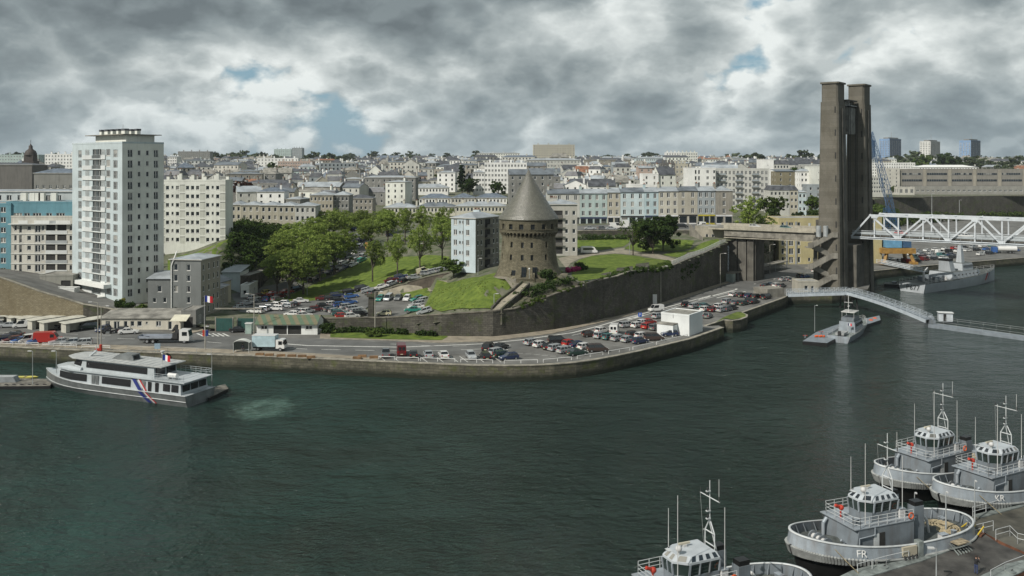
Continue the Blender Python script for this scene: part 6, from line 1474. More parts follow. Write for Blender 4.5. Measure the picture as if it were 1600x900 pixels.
def car_meshes(kind,c):
 L,W_,Hr,belt,prof,(gx0,gx1),(tx0,tx1)=CT[kind];m=cpaint(c);hw=W_/2;wr=.31 if kind != 'van' else .34
 wx=(.72,L-.78);lo=[]
 for x in wx:                                           # wheel arches in the sill line
  lo += [(x-wr-.06+(2*wr+.12)*k/6,.3+(wr+.05)*sin(pi*k/6)*.95) for k in range(7)]
 out_=[(0,.3)]+lo+[(L,.3)]+[p for p in prof[::-1] if p[1]>.35]
 b=MB();cx,cz=L/2,.65
 def shp(k,kz):return [(cx+(x-cx)*k,cz+(z-cz)*kz) for x,z in out_]
 layers=[(-hw,.975,.93),(-hw+.07,1,1),(hw-.07,1,1),(hw,.975,.93)];n=len(out_);vs=[]
 for y,k,kz in layers:vs += [(x-L/2,y,z) for x,z in shp(k,kz)]
 fs=[(j*n+i,j*n+(i+1) % n,(j+1)*n+(i+1) % n,(j+1)*n+i) for j in range(3) for i in range(n)]+[tuple(range(n))[::-1],tuple(range(3*n,4*n))]
 b.add(vs,[f[::-1] for f in fs],m)
 ix=.2 if kind not in ('van','small van') else .1;rt=[(tx0-L/2,-hw+ix),(tx1-L/2,-hw+ix),(tx1-L/2,hw-ix),(tx0-L/2,hw-ix)]
 b.prism(rt,Hr-.06,Hr,m,top=[(x*.97,y*.95) for x,y in rt])
 g=[(gx0-L/2,-hw+.06),(gx1-L/2,-hw+.06),(gx1-L/2,hw-.06),(gx0-L/2,hw-.06)]
 zb=belt+.02
 def pil(t,y,w_=.07):
  xa,xb=gx0+(gx1-gx0)*t-L/2,tx0+(tx1-tx0)*t-L/2
  b.beam((xa,y*(hw-.05),zb-.05),(xb,y*(hw-ix+.01),Hr-.05),w_,.05,m,up=(0,1,0))
 for y in (-1,1):
  for t in ((0,.42,1) if kind != 'estate' else (0,.35,.66,1)):pil(t,y)
 if kind in ('van','small van'):                        # blind load space
  t=.62 if kind=='van' else .5;xs=gx0+(gx1-gx0)*t-L/2;xt=tx0+(tx1-tx0)*t-L/2
  b.add([(gx0-L/2-.02,-hw+.03,zb-.06),(xs,-hw+.03,zb-.06),(xs,hw-.03,zb-.06),(gx0-L/2-.02,hw-.03,zb-.06),(tx0-L/2-.03,-hw+ix-.03,Hr-.02),(xt,-hw+ix-.03,Hr-.02),(xt,hw-ix+.03,Hr-.02),(tx0-L/2-.03,hw-ix+.03,Hr-.02)],
 [(4,5,6,7),(0,1,5,4),(1,2,6,5),(2,3,7,6),(3,0,4,7)],m)
 body=b.mesh('body')
 b=MB();b.add([(x,y,zb-.04) for x,y in g]+[(x,y,Hr-.05) for x,y in rt],[(0,1,5,4),(1,2,6,5),(2,3,7,6),(3,0,4,7)],CGLASS)
 if kind=='van':
  for y in (-.62,.14):b.box(-L/2-.06,-L/2-.02,y,y+.5,1.35,1.95,CGLASS)
 glass=b.mesh('windows')
 b=MB();b.tube((0,-.1,0),(0,.1,0),wr,TYRE,12);b.tube((0,-.11,0),(0,.11,0),wr*.6,RIM,8);wh=b.mesh('wheel')
 b=MB();b.box(-.06,.03,-.2,.2,-.07,.08,HEADL);hl=b.mesh('headlight')
 b=MB();b.box(-.03,.05,-.12,.12,-.12,.14,TAILL);tl_=b.mesh('tail_light')
 b=MB();b.box(-.02,.02,-.26,.26,-.06,.06,PLATE);np_=b.mesh('number_plate')
 return body,glass,wh,hl,tl_,np_,[(sx-L/2,sy*(hw-.1),wr) for sx in wx for sy in (-1,1)],L,hw
CARP={};CARLAB=set()
def place_car(kind,c,x,y,z,rz,label,zone,detail=True,tilt=0):
 if label in CARLAB:label=label.replace(', next to',', the second next to').replace('parked','also parked')
 CARLAB.add(label);k=(kind,c)
 if k not in CARP:CARP[k]=car_meshes(*k)
 body,glass,wh,hl,tl_,np_,wp,L,hw=CARP[k]
 r=thing('parked_van' if 'van' in kind else 'parked_car',label,'van' if 'van' in kind else 'car',(x,y,z),rz,zone);r.rotation_euler=(0,tilt,rz)
 inst('body',body,r);inst('windows',glass,r)
 if detail:
  for p in wp:inst('wheel',wh,r,p)
  for s in (-1,1):inst('headlight',hl,r,(L/2-.03,s*(hw-.28),.66));inst('tail_light',tl_,r,(-L/2+.0,s*(hw-.2),.78 if kind != 'van' else .95))
  inst('number_plate',np_,r,(-L/2-.03,0,.5))
 else:
  if 'low' not in CARP:
   CARP['low']=1
  for p in wp:inst('wheel',wh,r,p)
 return r
KD={'h':'hatchback','s':'saloon','e':'estate','m':'people carrier','k':'small van','v':'van','p':'pickup'}
CC={'w':'white','s':'silver','g':'grey','b':'black','n':'navy','u':'blue','r':'red','d':'dark red','D':'dark green','G':'green','t':'teal','o':'brown','y':'yellow','c':'cream'}
Rc=random.Random(21)
ZONES=[
 ('at the river edge bays','cars in the bays at the river edge',[(603,557,'pg',100),(627,553.5,'vd',98),(646,557.5,'hb',97),(669,558,'ss',102),(693,558.5,'sw',105),(736,560,'hs',282),(758,560.5,'eb',102),(763,547,'mb',75),(782,545.5,'sb',60),(778,553.5,'es',45),(785,558,'hD',35),(795,562,'hn',205)],0),
 ('in the first diagonal row by the river','cars in the first diagonal row',[(832,538.5,'hs',40),(846,542,'hw',40),(860,545.6,'hb',42),(871,547.5,'es',40),(885,551,'es',38),(902,555,'sD',22),(872,536.5,'mb',10),(890.6,540,'hr',40),(905,542.5,'sn',25),(915,545.5,'hw',38),(934,549.4,'mo',10)],0),
 ('in the second diagonal row by the river','cars in the second diagonal row',[(922.5,526,'ho',20),(939,528,'hs',45),(952,530,'ht',40),(968,532,'es',38),(982,534,'hs',40),(1000,536.5,'hn',30),(941,520,'hw',45),(960,521,'vw',78),(991,526,'ho',30),(1004,528,'hw',35),(1022,531.6,'mo',5)],0),
 ('in the row facing the road beside the store','cars beside the white store',[(980,511,'es',35),(997,511.5,'hw',40),(1006,507.5,'hw',40),(1012.5,513,'hr',50),(1014,506.5,'hr',35),(1025,515,'eg',50),(1046,525,'hn',188),(1029,497,'hs',40)],0),
 ('behind the white quay store','cars behind the white store',[(1075,479,'hb',30),(1086,481,'es',40),(1101,481,'ht',40),(1103,486,'hw',40),(1106,496.5,'hg',60),(1114.5,486.5,'hd',50),(1124,481.5,'hw',50),(1128,487,'hs',45),(1137,485.5,'hg',45),(1144,484,'hb',45)],0),
 ('in the row by the round quay bastion','cars by the round bastion',[(1137,474,'es',45),(1150,476,'sg',45),(1162,476.5,'hD',45),(1172,473,'hb',45),(1178,474,'sb',45)],0),
 ('in the last row before the footbridge block','cars before the footbridge block',[(1147,463,'hw',45),(1159.5,464,'hb',45),(1171,465,'sn',45),(1182,466,'hb',45),(1197,467,'mb',50),(1202,462,'mu',45)],0),
 ('behind the footbridge block by the stairs','cars near the pylon stairs',[(1198,449,'sb',30),(1206,447,'sg',40),(1214,448.5,'hw',40),(1221,449,'hg',45),(1226,439,'ss',30),(1233,438.5,'ss',35),(1240,440,'hg',40),(1252,433,'hD',40),(1258,434.5,'hu',40),(1273,425,'hw',60)],0),
 ('in the single file along the lane houses','cars along the lane of houses',[(375,484,'ss',62),(385,478,'ss',62),(393,474,'hs',62),(397,469,'hw',62),(406,466,'hd',60),(418,460.5,'hy',58),(427,463,'sr',55),(437.5,466,'hd',55),(448,459.5,'sr',55),(416,471.5,'hu',92),(433,471.5,'hg',60),(464,454.5,'mb',50)],1),
 ('in the loose group of the large car park','cars in the large car park',[(399,490,'ew',165),(408,487.5,'es',165),(417,484,'hg',165),(428,480.5,'hw',168),(431,485.5,'ew',168),(441,477.5,'hw',168),(447,482.5,'hs',165),(456,479,'sb',168),(470,474.5,'sw',12),(468,491,'hg',170),(481,490,'hw',60),(456,495,'hw',170),(476,496.5,'hw',20),(494,487,'hd',30)],1),
 ('in the packed rows over the long dark wall','cars in the packed rows of the car park',[(506,482,'hb',30),(520,479,'hw',40),(517,487.5,'hg',35),(525,490,'hs',30),(531,493,'et',25),(536,497.5,'hr',25),(532,479.5,'hu',30),(546,477,'su',25),(544,483.5,'es',30),(554,486,'es',30),(560,490,'es',30),(564,495,'eb',25),(550,497.5,'hw',30)],1),
 ('along the lower edge of the lawn','cars along the lower edge of the lawn',[(505,470.5,'sd',10),(517,469.5,'hb',10),(527,465,'en',12),(527,472,'sb',12),(547,459,'eb',15),(549,466.5,'su',15),(566,453.5,'mb',12),(576,457.5,'es',15),(584,460,'hg',60)],1),
 ('on the lane above the brown parking wall','cars on the lane above the brown wall',[(597,452,'sw',10),(614,446,'hs',40),(612,442,'sd',15),(627,437,'en',12),(631,441.5,'hb',60),(647,437,'ss',15),(662,427,'kc',15),(666,431.5,'hs',15),(680,427.5,'es',15),(690,424.5,'hs',20)],1),
 ('in the small car park under the brown wall','cars in the small car park',[(586,468.5,'hb',100),(594,470,'hG',258),(607,470,'ms',262),(622.5,470,'sg',262),(636,470,'hw',262),(652,470.5,'hG',215),(658,474.5,'es',208),(652,480,'es',200),(650,485,'sw',192),(645,489,'sG',185),(664,492,'hs',180),(600,495.5,'hc',180)],1),
 ('on the tree-lined street up the hill','cars on the tree-lined street',[(473,439,'eg',52),(492,441,'hb',55),(497,427,'hn',58),(510,431,'hb',58),(515,418,'hw',60),(521,426,'sn',60),(532,425,'hg',62),(542,420.5,'sn',62),(536,413,'hw',62),(552,416.5,'sw',62),(548,408,'hs',64),(556,409,'hw',64),(565,409.5,'eG',64),(543,402,'hD',64),(568,402,'hs',64),(556,397,'hw',66),(562,387,'hw',80),(545,372,'ew',20),(560,371,'hw',60),(567,377,'sn',60),(551,362,'hn',20),(570,356,'sw',10),(562,348.5,'er',15),(577,361.5,'hb',10),(594,364,'hw',10),(610,370,'hn',15),(552,346.5,'sg',10)],1),
 ('on the street in front of the shops','cars on the street of shops',[(922,354,'ss',5),(942,354,'hg',5),(955,355,'ss',5),(962,350,'vw',5),(1010,352,'kw',5),(1066,350,'mb',5),(1096,349,'vw',100),(1117,347,'hy',5),(1155,347.5,'es',20)],2),
 ('at the foot of the grey balconied block','cars behind the round tower',[(874,398,'hb',20),(884,396.5,'eb',15),(900,393.5,'hs',5)],1),
 ('in front of the white bungalow and garages','cars in front of the bungalow',[(1,509,'sg',165),(14,511.5,'ss',190),(35,512,'kw',200),(122,514,'es',190),(139,514,'mD',195),(161,518,'hn',255),(188,519.5,'hb',195),(201,521.5,'sw',15)],0),
 ('in the river-side row beyond the ferry','cars in the row above the ferry',[(4,533,'hn',225),(22,526,'sb',175),(19,535,'hd',222),(32,536,'hu',222),(44,535,'kw',215),(57,537,'hu',218),(93,538,'ss',208),(109,539,'hs',205),(127,539.5,'es',203)],0)]
ZL=set()
for phrase,grp,lst,mode in ZONES:
 lst2=sorted(lst)
 for i,(px,py,code,ang) in enumerate(lst2):
  kind,c=KD[code[0]],CC[code[1]]
  if mode==0:p=G(px,py,QZ+.01);z=QZ+.012
  elif mode==1:p=GT(px,py);z=h1(p.x,p.y)+(.1 if 'small car park' in phrase else .06)
  else:Y=340+(py-350)*-1.0;p=Vector((*XY(px,Y),0));z=h1(p.x,p.y)+.07
  nb_=[lst2[j][2] for j in (i-1,i+1) if 0 <= j<len(lst2)]
  nt=' and '.join(f'{CC[q[1]]} {KD[q[0]]}' for q in nb_)
  lab=f'{c} {kind} {phrase}, next to {nt}'
  lab=' '.join(lab.replace('people carrier','carrier',2).split()[:16])
  if lab in ZL:lab='another '+' '.join(lab.split()[:15])
  ZL.add(lab)
  tilt=0
  if mode==1:
   a=radians(ang);tilt=-math.atan2(h1(p.x+cos(a)*2,p.y+sin(a)*2)-h1(p.x-cos(a)*2,p.y-sin(a)*2),4) if abs(h1(p.x+cos(a)*2,p.y+sin(a)*2)-h1(p.x-cos(a)*2,p.y-sin(a)*2))<1.2 else 0
  place_car(kind,c,p.x,p.y,z,radians(ang+Rc.uniform(-3,3)),lab,grp,True,tilt)
def lone(kind,c,px,py,ang,lab,z=QZ+.012,p=None):
 p=p or G(px,py,QZ);return place_car(kind,c,p[0],p[1],z,radians(ang),lab,None)
lone('small van','white',1025,486.5,200,'white van driving along the road above the white store')
lone('saloon','black',374,519,10,'black saloon waiting in front of the green gates')
lone('hatchback','white',0,0,-28,'white hatchback crossing the viaduct near the bank',20.64,tuple(VA+VD*9+Vector((-VD.y,VD.x,0))*4.0))
lone('hatchback','teal',0,0,-28,'teal hatchback crossing the viaduct halfway to the pylon',20.64,tuple(VA+VD*19.5+Vector((-VD.y,VD.x,0))*4.0))
lone('saloon','white',0,0,degrees_ := math.degrees(EANG),'white saloon on the lift span of the bridge',19.64,tuple(SPA+EA*33+EN*4))
lone('hatchback','red',0,0,math.degrees(EANG),'red hatchback on the lift span close to the pylon',19.64,tuple(SPA+EA*14+EN*4))
# far quay under the span
fq=[]
for row,(ya,yb_,n) in enumerate([(399,387,12),(404,392,12),(409,396,9),(394,383,10)]):
 for i in range(n):
  px=1425+i*14.5+row*3;py=ya+(yb_-ya)*i/n
  if 1500<px<1532 and row in (1,2):continue
  fq.append((px,py))
for px,py in [(1366,409),(1374,410),(1382,411),(1391,409),(1399,411),(1416,410),(1424,411),(1432,409)]:fq.append((px,py))
fq.sort();cols_f=[Rc.choice(['white','silver','grey','black','navy','blue','white','silver','dark red','red','teal','black']) for _ in fq];kf=[Rc.choice(['hatchback','saloon','estate','small van']) for _ in fq]
seen={}
for i,(px,py) in enumerate(fq):
 p=G(px,py,QZ);near=[f'{cols_f[j]} {kf[j]}' for j in (i-1,i+1) if 0 <= j<len(fq)]
 zone='under the blue crane' if px<1433 else 'on the far quay past the bridge'
 lab=f'{cols_f[i]} {kf[i]} parked {zone}, between {" and ".join(near)}'
 if lab in seen:lab=lab.replace('parked','also parked')
 seen[lab]=1
 place_car(kf[i],cols_f[i],p.x,p.y,QZ+.012,radians(-32+90*(i % 2)*0+Rc.uniform(-12,12)+60),' '.join(lab.split()[:16]),'cars on the far quay',False)
# ---- lorries and vans of their own
def wheel_set(r,pts,R_=.45,w_=.28):
 b=MB();b.tube((0,-w_/2,0),(0,w_/2,0),R_,TYRE,14);b.tube((0,-w_/2-.01,0),(0,w_/2+.01,0),R_*.55,RIM,10);m=b.mesh('wheel')
 for p in pts:inst('wheel',m,r,(p[0],p[1],R_))
WHV=cpaint('white');DKM=mat('dark_machine',(.03,.03,.03),.6);GRM=mat('grey_metal',(.25,.27,.28),.5,.3)
p=G(428,547.5,QZ);t=thing('box_truck','white and pale blue box lorry driving on the quay road','lorry',(p.x-1,p.y,QZ+.012),radians(-4))
b=MB();b.box(-3.3,1.6,-1.15,1.15,.95,3.25,mat('pale_blue_box',(.38,.50,.54),.5,stain=.15));b.box(-3.35,1.65,-1.2,1.2,3.25,3.32,WHV);b.build('cargo_box',t)
b=MB();b.side([(1.75,.6),(3.55,.6),(3.6,1.3),(3.3,2.35),(3.1,2.45),(1.75,2.45)],-1.05,1.05,WHV);c_=b.build('cab',t)
b=MB();b.add([(3.62,-.95,1.35),(3.62,.95,1.35),(3.34,.9,2.25),(3.34,-.9,2.25)],[(0,1,2,3)],CGLASS);b.box(2.3,3.1,-1.07,-1.055,1.4,2.15,CGLASS);b.build('windows',c_)
b=MB();b.box(-3.3,3.5,-.5,.5,.5,.94,DKM);b.build('chassis',t)
b=MB();b.box(3.3,3.5,-1.3,-1.1,1.6,2.1,DKM);b.build('mirror',c_)
wheel_set(t,[(2.7,-.95),(2.7,.95),(-2.1,-.95),(-2.1,.95)],.42)
p=G(259,535.5,QZ);t=thing('flatbed_lorry','flatbed lorry with a folded black crane behind its white cab, on the quay road','lorry',(p.x,p.y,QZ+.012),radians(1))
b=MB();b.box(-5.6,1.6,-1.2,1.2,1.05,1.2,GRM);b.box(-5.6,1.6,-1.24,-1.2,1.2,1.7,mat('dropside',(.3,.33,.38),.5,.3));b.box(-5.64,-5.6,-1.24,1.24,1.2,1.7,MATS['dropside']);b.box(-5.6,1.6,1.2,1.24,1.2,1.7,MATS['dropside']);b.build('flatbed',t)
b=MB();b.box(-5.6,5.1,-.5,.5,.6,1.04,DKM);b.build('chassis',t)
b=MB();b.box(1.8,2.9,-1.1,1.1,1.05,2.3,DKM);b.box(2.1,2.6,-.4,.4,2.3,3.9,DKM);b.beam((2.35,0,3.8),(1.2,.9,2.4),.35,.4,DKM);b.beam((2.35,-.3,3.6),(3.2,-1.0,2.4),.3,.35,DKM);b.build('loader_crane',t)
b=MB();b.side([(3.3,.6),(5.4,.6),(5.5,1.4),(5.2,2.9),(3.3,3.0)],-1.15,1.15,WHV);c_=b.build('cab',t)
b=MB();b.add([(5.53,-1.0,1.6),(5.53,1.0,1.6),(5.27,1.0,2.75),(5.27,-1.0,2.75)],[(0,1,2,3)],CGLASS);b.box(3.9,5.0,-1.17,-1.155,1.7,2.55,CGLASS);b.build('windows',c_)
wheel_set(t,[(4.4,-1),(4.4,1),(-2.4,-1),(-2.4,1),(-3.7,-1),(-3.7,1)],.48)
p=G(76,536,QZ);t=thing('red_van','bright red long panel van among the cars above the ferry','van',(p.x,p.y,QZ+.012),radians(12));RD=cpaint('red')
b=MB();b.side([(-2.9,.4),(2.7,.4),(2.85,.7),(2.6,1.15),(1.9,1.3),(1.2,2.4),(.9,2.5),(-2.85,2.5)],-1.0,1.0,RD);c_=b.build('body',t)
b=MB();b.add([(1.93,-.85,1.32),(1.93,.85,1.32),(1.24,.8,2.32),(1.24,-.8,2.32)],[(0,1,2,3)],CGLASS);b.box(.5,1.3,-1.02,-1.005,1.35,2.05,CGLASS);b.build('windows',t)
wheel_set(t,[(1.9,-.85),(1.9,.85),(-1.9,-.85),(-1.9,.85)],.34,.2)
p=GT(920,397);t=thing('camper_van','white long van with a dark folding roof on the path behind the round tower','van',(p.x,p.y,p.z+.06),radians(4))
b=MB();b.side([(-2.7,.4),(2.6,.4),(2.7,.9),(2.2,1.3),(1.7,2.1),(-2.6,2.1)],-.95,.95,WHV);b.build('body',t)
b=MB();b.box(-2.0,1.4,-.97,-.955,1.25,1.85,CGLASS);b.box(-2.3,1.2,-.8,.8,2.11,2.3,WHV);b.build('windows',t)
wheel_set(t,[(1.7,-.8),(1.7,.8),(-1.7,-.8),(-1.7,.8)],.33,.2)
Y=345;p=Vector((*XY(976,338),0));zq=h1(p.x,p.y);t=thing('delivery_truck','white box lorry standing before the ice blue shop house','lorry',(p.x,p.y,zq+.07),radians(90))
b=MB();b.box(-3,1.4,-1.2,1.2,.8,3.4,WHV);b.build('cargo_box',t);b=MB();b.side([(1.5,.5),(3.0,.5),(3.0,1.4),(2.7,2.4),(1.5,2.4)],-1.05,1.05,WHV);b.build('cab',t);wheel_set(t,[(2.3,-.9),(2.3,.9),(-2,-.9),(-2,.9)])
p=G(1571,396,QZ);t=thing('tanker_lorry','white tank lorry with a blue cab on the far quay under the bridge','lorry',(p.x,p.y,QZ+.012),radians(170))
b=MB();b.tube((-4.5,0,2.1),(3.2,0,2.1),1.15,WHV,14);b.build('tank',t);b=MB();b.side([(3.6,.5),(5.6,.5),(5.6,2.9),(3.6,2.9)],-1.15,1.15,cpaint('blue'));b.build('cab',t);wheel_set(t,[(4.6,-1),(4.6,1),(-3,-1),(-3,1),(-1.6,-1),(-1.6,1)])
# ---------------------------------------------------------------- boats
NAVY_L=mat('naval_grey_light',(.28,.315,.345),.4,.05,var=.1,scale=.7,stain=.42,stcol=(.13,.105,.085))
NAVY_M=mat('naval_grey',(.165,.19,.21),.5,.05,var=.1,scale=.6,stain=.42,stcol=(.09,.07,.055))
NDECK=mat('naval_deck',(.085,.095,.09),.8,var=.25,scale=1.2)
BLKH=mat('black_hull',(.012,.012,.012),.45,var=.1)
WRIM=mat('white_rim',(.5,.52,.52),.5,var=.08,scale=1,stain=.1)
RUB=mat('rubber_fender',(.29,.30,.29),.7,var=.15,scale=1.5,stain=.3)
REDM=mat('fire_red',(.42,.04,.02),.5);ROPE=mat('rope',(.36,.3,.19),.95,var=.2,scale=3,bump=.8,bscale=8);PIPE=mat('pale_pipe',(.5,.5,.49),.5,var=.05)
ROOFW=mat('wheelhouse_roof',(.40,.43,.45),.45,var=.06,scale=1)
LIFE=mat('lifebuoy_orange',(.6,.10,.02),.6)
def text_mesh(s,size,m,ext=.015):
 cu=bpy.data.curves.new('lettering','FONT');cu.body=s;cu.size=size;cu.extrude=ext;cu.align_x='CENTER';cu.align_y='CENTER';cu.resolution_u=2
 o=bpy.data.objects.new('tmp',cu);COL.objects.link(o);bpy.context.view_layer.update()
 me=bpy.data.meshes.new_from_object(o.evaluated_get(bpy.context.evaluated_depsgraph_get()));bpy.data.objects.remove(o);me.materials.clear();me.materials.append(m);me.name='lettering';return me
def lettering(par,s,size,m,loc,normal,up=(0,0,1)):
 """flat letters whose face looks along normal"""
 z=Vector(normal).normalized();x=Vector(up).cross(z).normalized();y=z.cross(x)
 o=inst('lettering',text_mesh(s,size,m),par);M=Matrix((x,y,z)).transposed().to_4x4();M.translation=Vector(loc);o.matrix_local=M;return o
HLn=12.0
def half(x,s=1.0,L=HLn,B=3.95):
 t=x/L
 if abs(t) >= 1:return 0.0
 return B*s*((1-abs(t) ** 3.0) ** (1/1.9) if t>0 else (1-abs(t) ** 3.6) ** (1/2.0))
def rim_pts(n=64):
 """outline of the hull: closed loop, starboard then port, from the bow"""
 xs_=[HLn*cos(pi*i/(n // 2)) for i in range(n // 2+1)]
 st=[(x,-half(x)) for x in xs_];po=[(x,half(x)) for x in xs_[::-1][1:-1]]
 return st+po
RP=rim_pts()
def rz_(x):t=x/HLn;return 2.25+(1.35*max(0,t+.1) ** 1.6)+.15*max(0,-t) ** 2
def loop(b,rings,m,close=True,flip=False,smooth=True):
 n=len(rings[0]);vs=[p for r_ in rings for p in r_]
 fs=[(j*n+i,j*n+(i+1) % n,(j+1)*n+(i+1) % n,(j+1)*n+i) for j in range(len(rings)-1) for i in range(n)]
 b.add(vs,[f[::-1] for f in fs] if flip else fs,m,smooth)
def sc(k,kx,z):return [(x*kx,y*k,z(x) if callable(z) else z) for x,y in RP]
TUGM={}
def tug(label,cx,cy,ang,code,num,detail=True):
 t=thing('tugboat',label,'tugboat',(cx,cy,.6),radians(ang),'grey harbour tugs at the pontoon')
 def put(name,fn,par=None):
  if name not in TUGM:b=MB();fn(b);TUGM[name]=b.mesh(name.split('#')[0])
  return inst(name.split('#')[0],TUGM[name],par or t)
 def hull(b):
  loop(b,[sc(.74,.86,-1.4),sc(.86,.91,-.1),sc(.93,.95,lambda x:rz_(x)-1.55)],BLKH,flip=True)
 def plating(b):
  loop(b,[sc(.93,.95,lambda x:rz_(x)-1.55),sc(1.0,1.0,lambda x:rz_(x)-1.35)],NAVY_L,flip=True);loop(b,[sc(1.0,1.0,lambda x:rz_(x)-1.35),sc(.99,.99,lambda x:rz_(x)-.8),sc(.965,.975,lambda x:rz_(x))],NAVY_L,flip=True)
 def inner(b):
  loop(b,[sc(.935,.955,lambda x:rz_(x)),sc(.93,.95,lambda x:rz_(x)-1.0)],NAVY_M)
  for i in range(0,len(RP),2):
   x,y=RP[i];d=Vector((x*.955,y*.935,0));q=Vector((x*.92,y*.87,0));z=rz_(x)
   b.beam(d+Vector((0,0,z-.05)),q+Vector((0,0,z-1)),.07,.1,NAVY_M)
 def rim(b):
  loop(b,[sc(.945,.962,lambda x:rz_(x)+.01),sc(.945,.962,lambda x:rz_(x)+.1),sc(.985,.985,lambda x:rz_(x)+.1),sc(.985,.985,lambda x:rz_(x)-.02)],WRIM,flip=True)
 def deck(b):b.add([(x*.94,y*.92,rz_(x)-.95) for x,y in RP],[tuple(range(len(RP)))[::-1]],NDECK)
 def fender(b):
  n=62
  for i in range(n):
   a=-1.25+2.5*i/(n-1);x=HLn*cos(abs(a)*.95) ;x=HLn*(1-.62*(abs(a)/1.25) ** 2);y=half(min(x,HLn*.9995))*(1 if a>0 else -1)
   if x >= HLn*.999:y=0
   x2,y2=x*1.0,y*1.0;nrm=Vector((x/HLn ** 2*7,y/3.95 ** 2*4,0));nrm=nrm.normalized() if nrm.length>0 else Vector((1,0,0));z1_=rz_(x)-1.2;hgt_=.95-.35*(abs(a)/1.25)
   p=Vector((x2,y2,z1_))+nrm*.08;q=Vector((x2*.975,y2*.965,z1_-hgt_))+nrm*.05;b.beam(p,q,.25,.24,RUB,up=nrm)
 def rail_f(b):
  l=[(x*1.01,y*1.01,rz_(x)-1.28) for x,y in RP if x<HLn*.45]
  for a_,c_ in zip(l,l[1:]):
   if (Vector(a_)-Vector(c_)).length<3:b.tube(a_,c_,.13,RUB,6)
 put('hull',hull);put('plating',plating);put('bulwark',inner);put('rim',rim);put('deck',deck);put('fender',fender);put('rubbing_strake',rail_f)
 DH0,DH1,hw,zd,zu=-1.7,6.2,2.6,1.35,4.15
 def house(b):
  lo=[(DH0,-hw),(DH1-.2,-hw),(DH1+.1,-hw+.6),(DH1+.1,hw-.6),(DH1-.2,hw),(DH0,hw)]
  b.prism(lo,zd,zu,NAVY_M,NDECK,top=[(x-(.45 if x>5 else 0),y) for x,y in lo]);b.prism([(-4.2,-1.5),(DH0,-1.5),(DH0,1.5),(-4.2,1.5)],zd,3.3,NAVY_M,NDECK)
  b.box(DH0-.02,DH1-.1,-hw-.06,hw+.06,zu+.005,zu+.1,NAVY_L)
 H_=put('deckhouse',house)
 def doors(x,y):
  def f(b):b.box(x-.38,x+.38,y-.04,y+.04,zd+.35,zd+2.15,DARKIN);b.box(x+.4,x+1.1,y*1.02-.02,y*1.02+.02,zd+.3,zd+2.1,WRIM)
  return f
 put('door#a',doors(1.6,-hw),H_);put('door#b',doors(2.6,hw),H_)
 for k,x in enumerate((4.9,4.1,-.2,-1.0)):
  put(f'porthole#{k}',lambda b,x=x:(b.tube((x,-hw-.03,3.1),(x,-hw+.1,3.1),.17,DARKIN,10),b.tube((x,-hw-.015,3.1),(x,-hw+.05,3.1),.24,NAVY_L,10)),H_)
 put('side_window',lambda b:b.box(-.6,.0,-hw-.03,-hw,1.9,2.5,GLD),H_)
 put('side_locker',lambda b:b.box(.3,1.0,-hw-.45,-hw-.01,2.4,3.5,NAVY_M),H_)
 # wheelhouse
 def wh(b):
  x0,x1,y0=-.4,3.9,1.65
  lo=[(x0,-y0),(x1-1.1,-y0),(x1,-y0+.9),(x1,y0-.9),(x1-1.1,y0),(x0,y0)]
  hi=[(x*1.0+(.15 if x>3 else -.05),y*1.06) for x,y in lo]
  b.prism(lo,zu+.1,zu+1.0,NAVY_M)
  for (a_,c_),(e_,g_) in zip(zip(lo,lo[1:]+lo[:1]),zip(hi,hi[1:]+hi[:1])):
   for p_,q_ in ((a_,e_),):b.beam((p_[0],p_[1],zu+1.0),(q_[0],q_[1],zu+2.05),.14,.14,NAVY_L)
   n=max(1,round(math.hypot(c_[0]-a_[0],c_[1]-a_[1])/.95))
   for i in range(1,n):t_=i/n;b.beam((a_[0]+(c_[0]-a_[0])*t_,a_[1]+(c_[1]-a_[1])*t_,zu+1.0),(e_[0]+(g_[0]-e_[0])*t_,e_[1]+(g_[1]-e_[1])*t_,zu+2.05),.1,.1,NAVY_L)
  b.prism([(x*1.02,y*1.08) for x,y in lo],zu+2.05,zu+2.25,ROOFW,top=[(x*1.02,y*1.08) for x,y in lo])
  b.prism([(x*1.02,y*1.08) for x,y in lo],zu+2.25,zu+2.65,ROOFW,top=[(x*.86+.1,y*.86) for x,y in lo])
 WHO=put('wheelhouse',wh)
 def whg(b):
  x0,x1,y0=-.37,3.86,1.6;lo=[(x0,-y0),(x1-1.1,-y0),(x1,-y0+.9),(x1,y0-.9),(x1-1.1,y0),(x0,y0)];hi=[(x+(.15 if x>3 else -.05),y*1.06) for x,y in lo]
  b.prism(lo,zu+1.0,zu+2.05,mat('bridge_glass',(.018,.03,.026),.05,spec=.8,var=0),top=hi)
 put('bridge_window',whg,WHO)
 wlo=[(x*1.02,y*1.08) for x,y in ((-.4,-1.65),(2.8,-1.65),(3.9,-.75),(3.9,.75),(2.8,1.65),(-.4,1.65))];whi=[(x*.86+.1,y*.86) for x,y in ((-.4,-1.65),(2.8,-1.65),(3.9,-.75),(3.9,.75),(2.8,1.65),(-.4,1.65))]
 kk=0
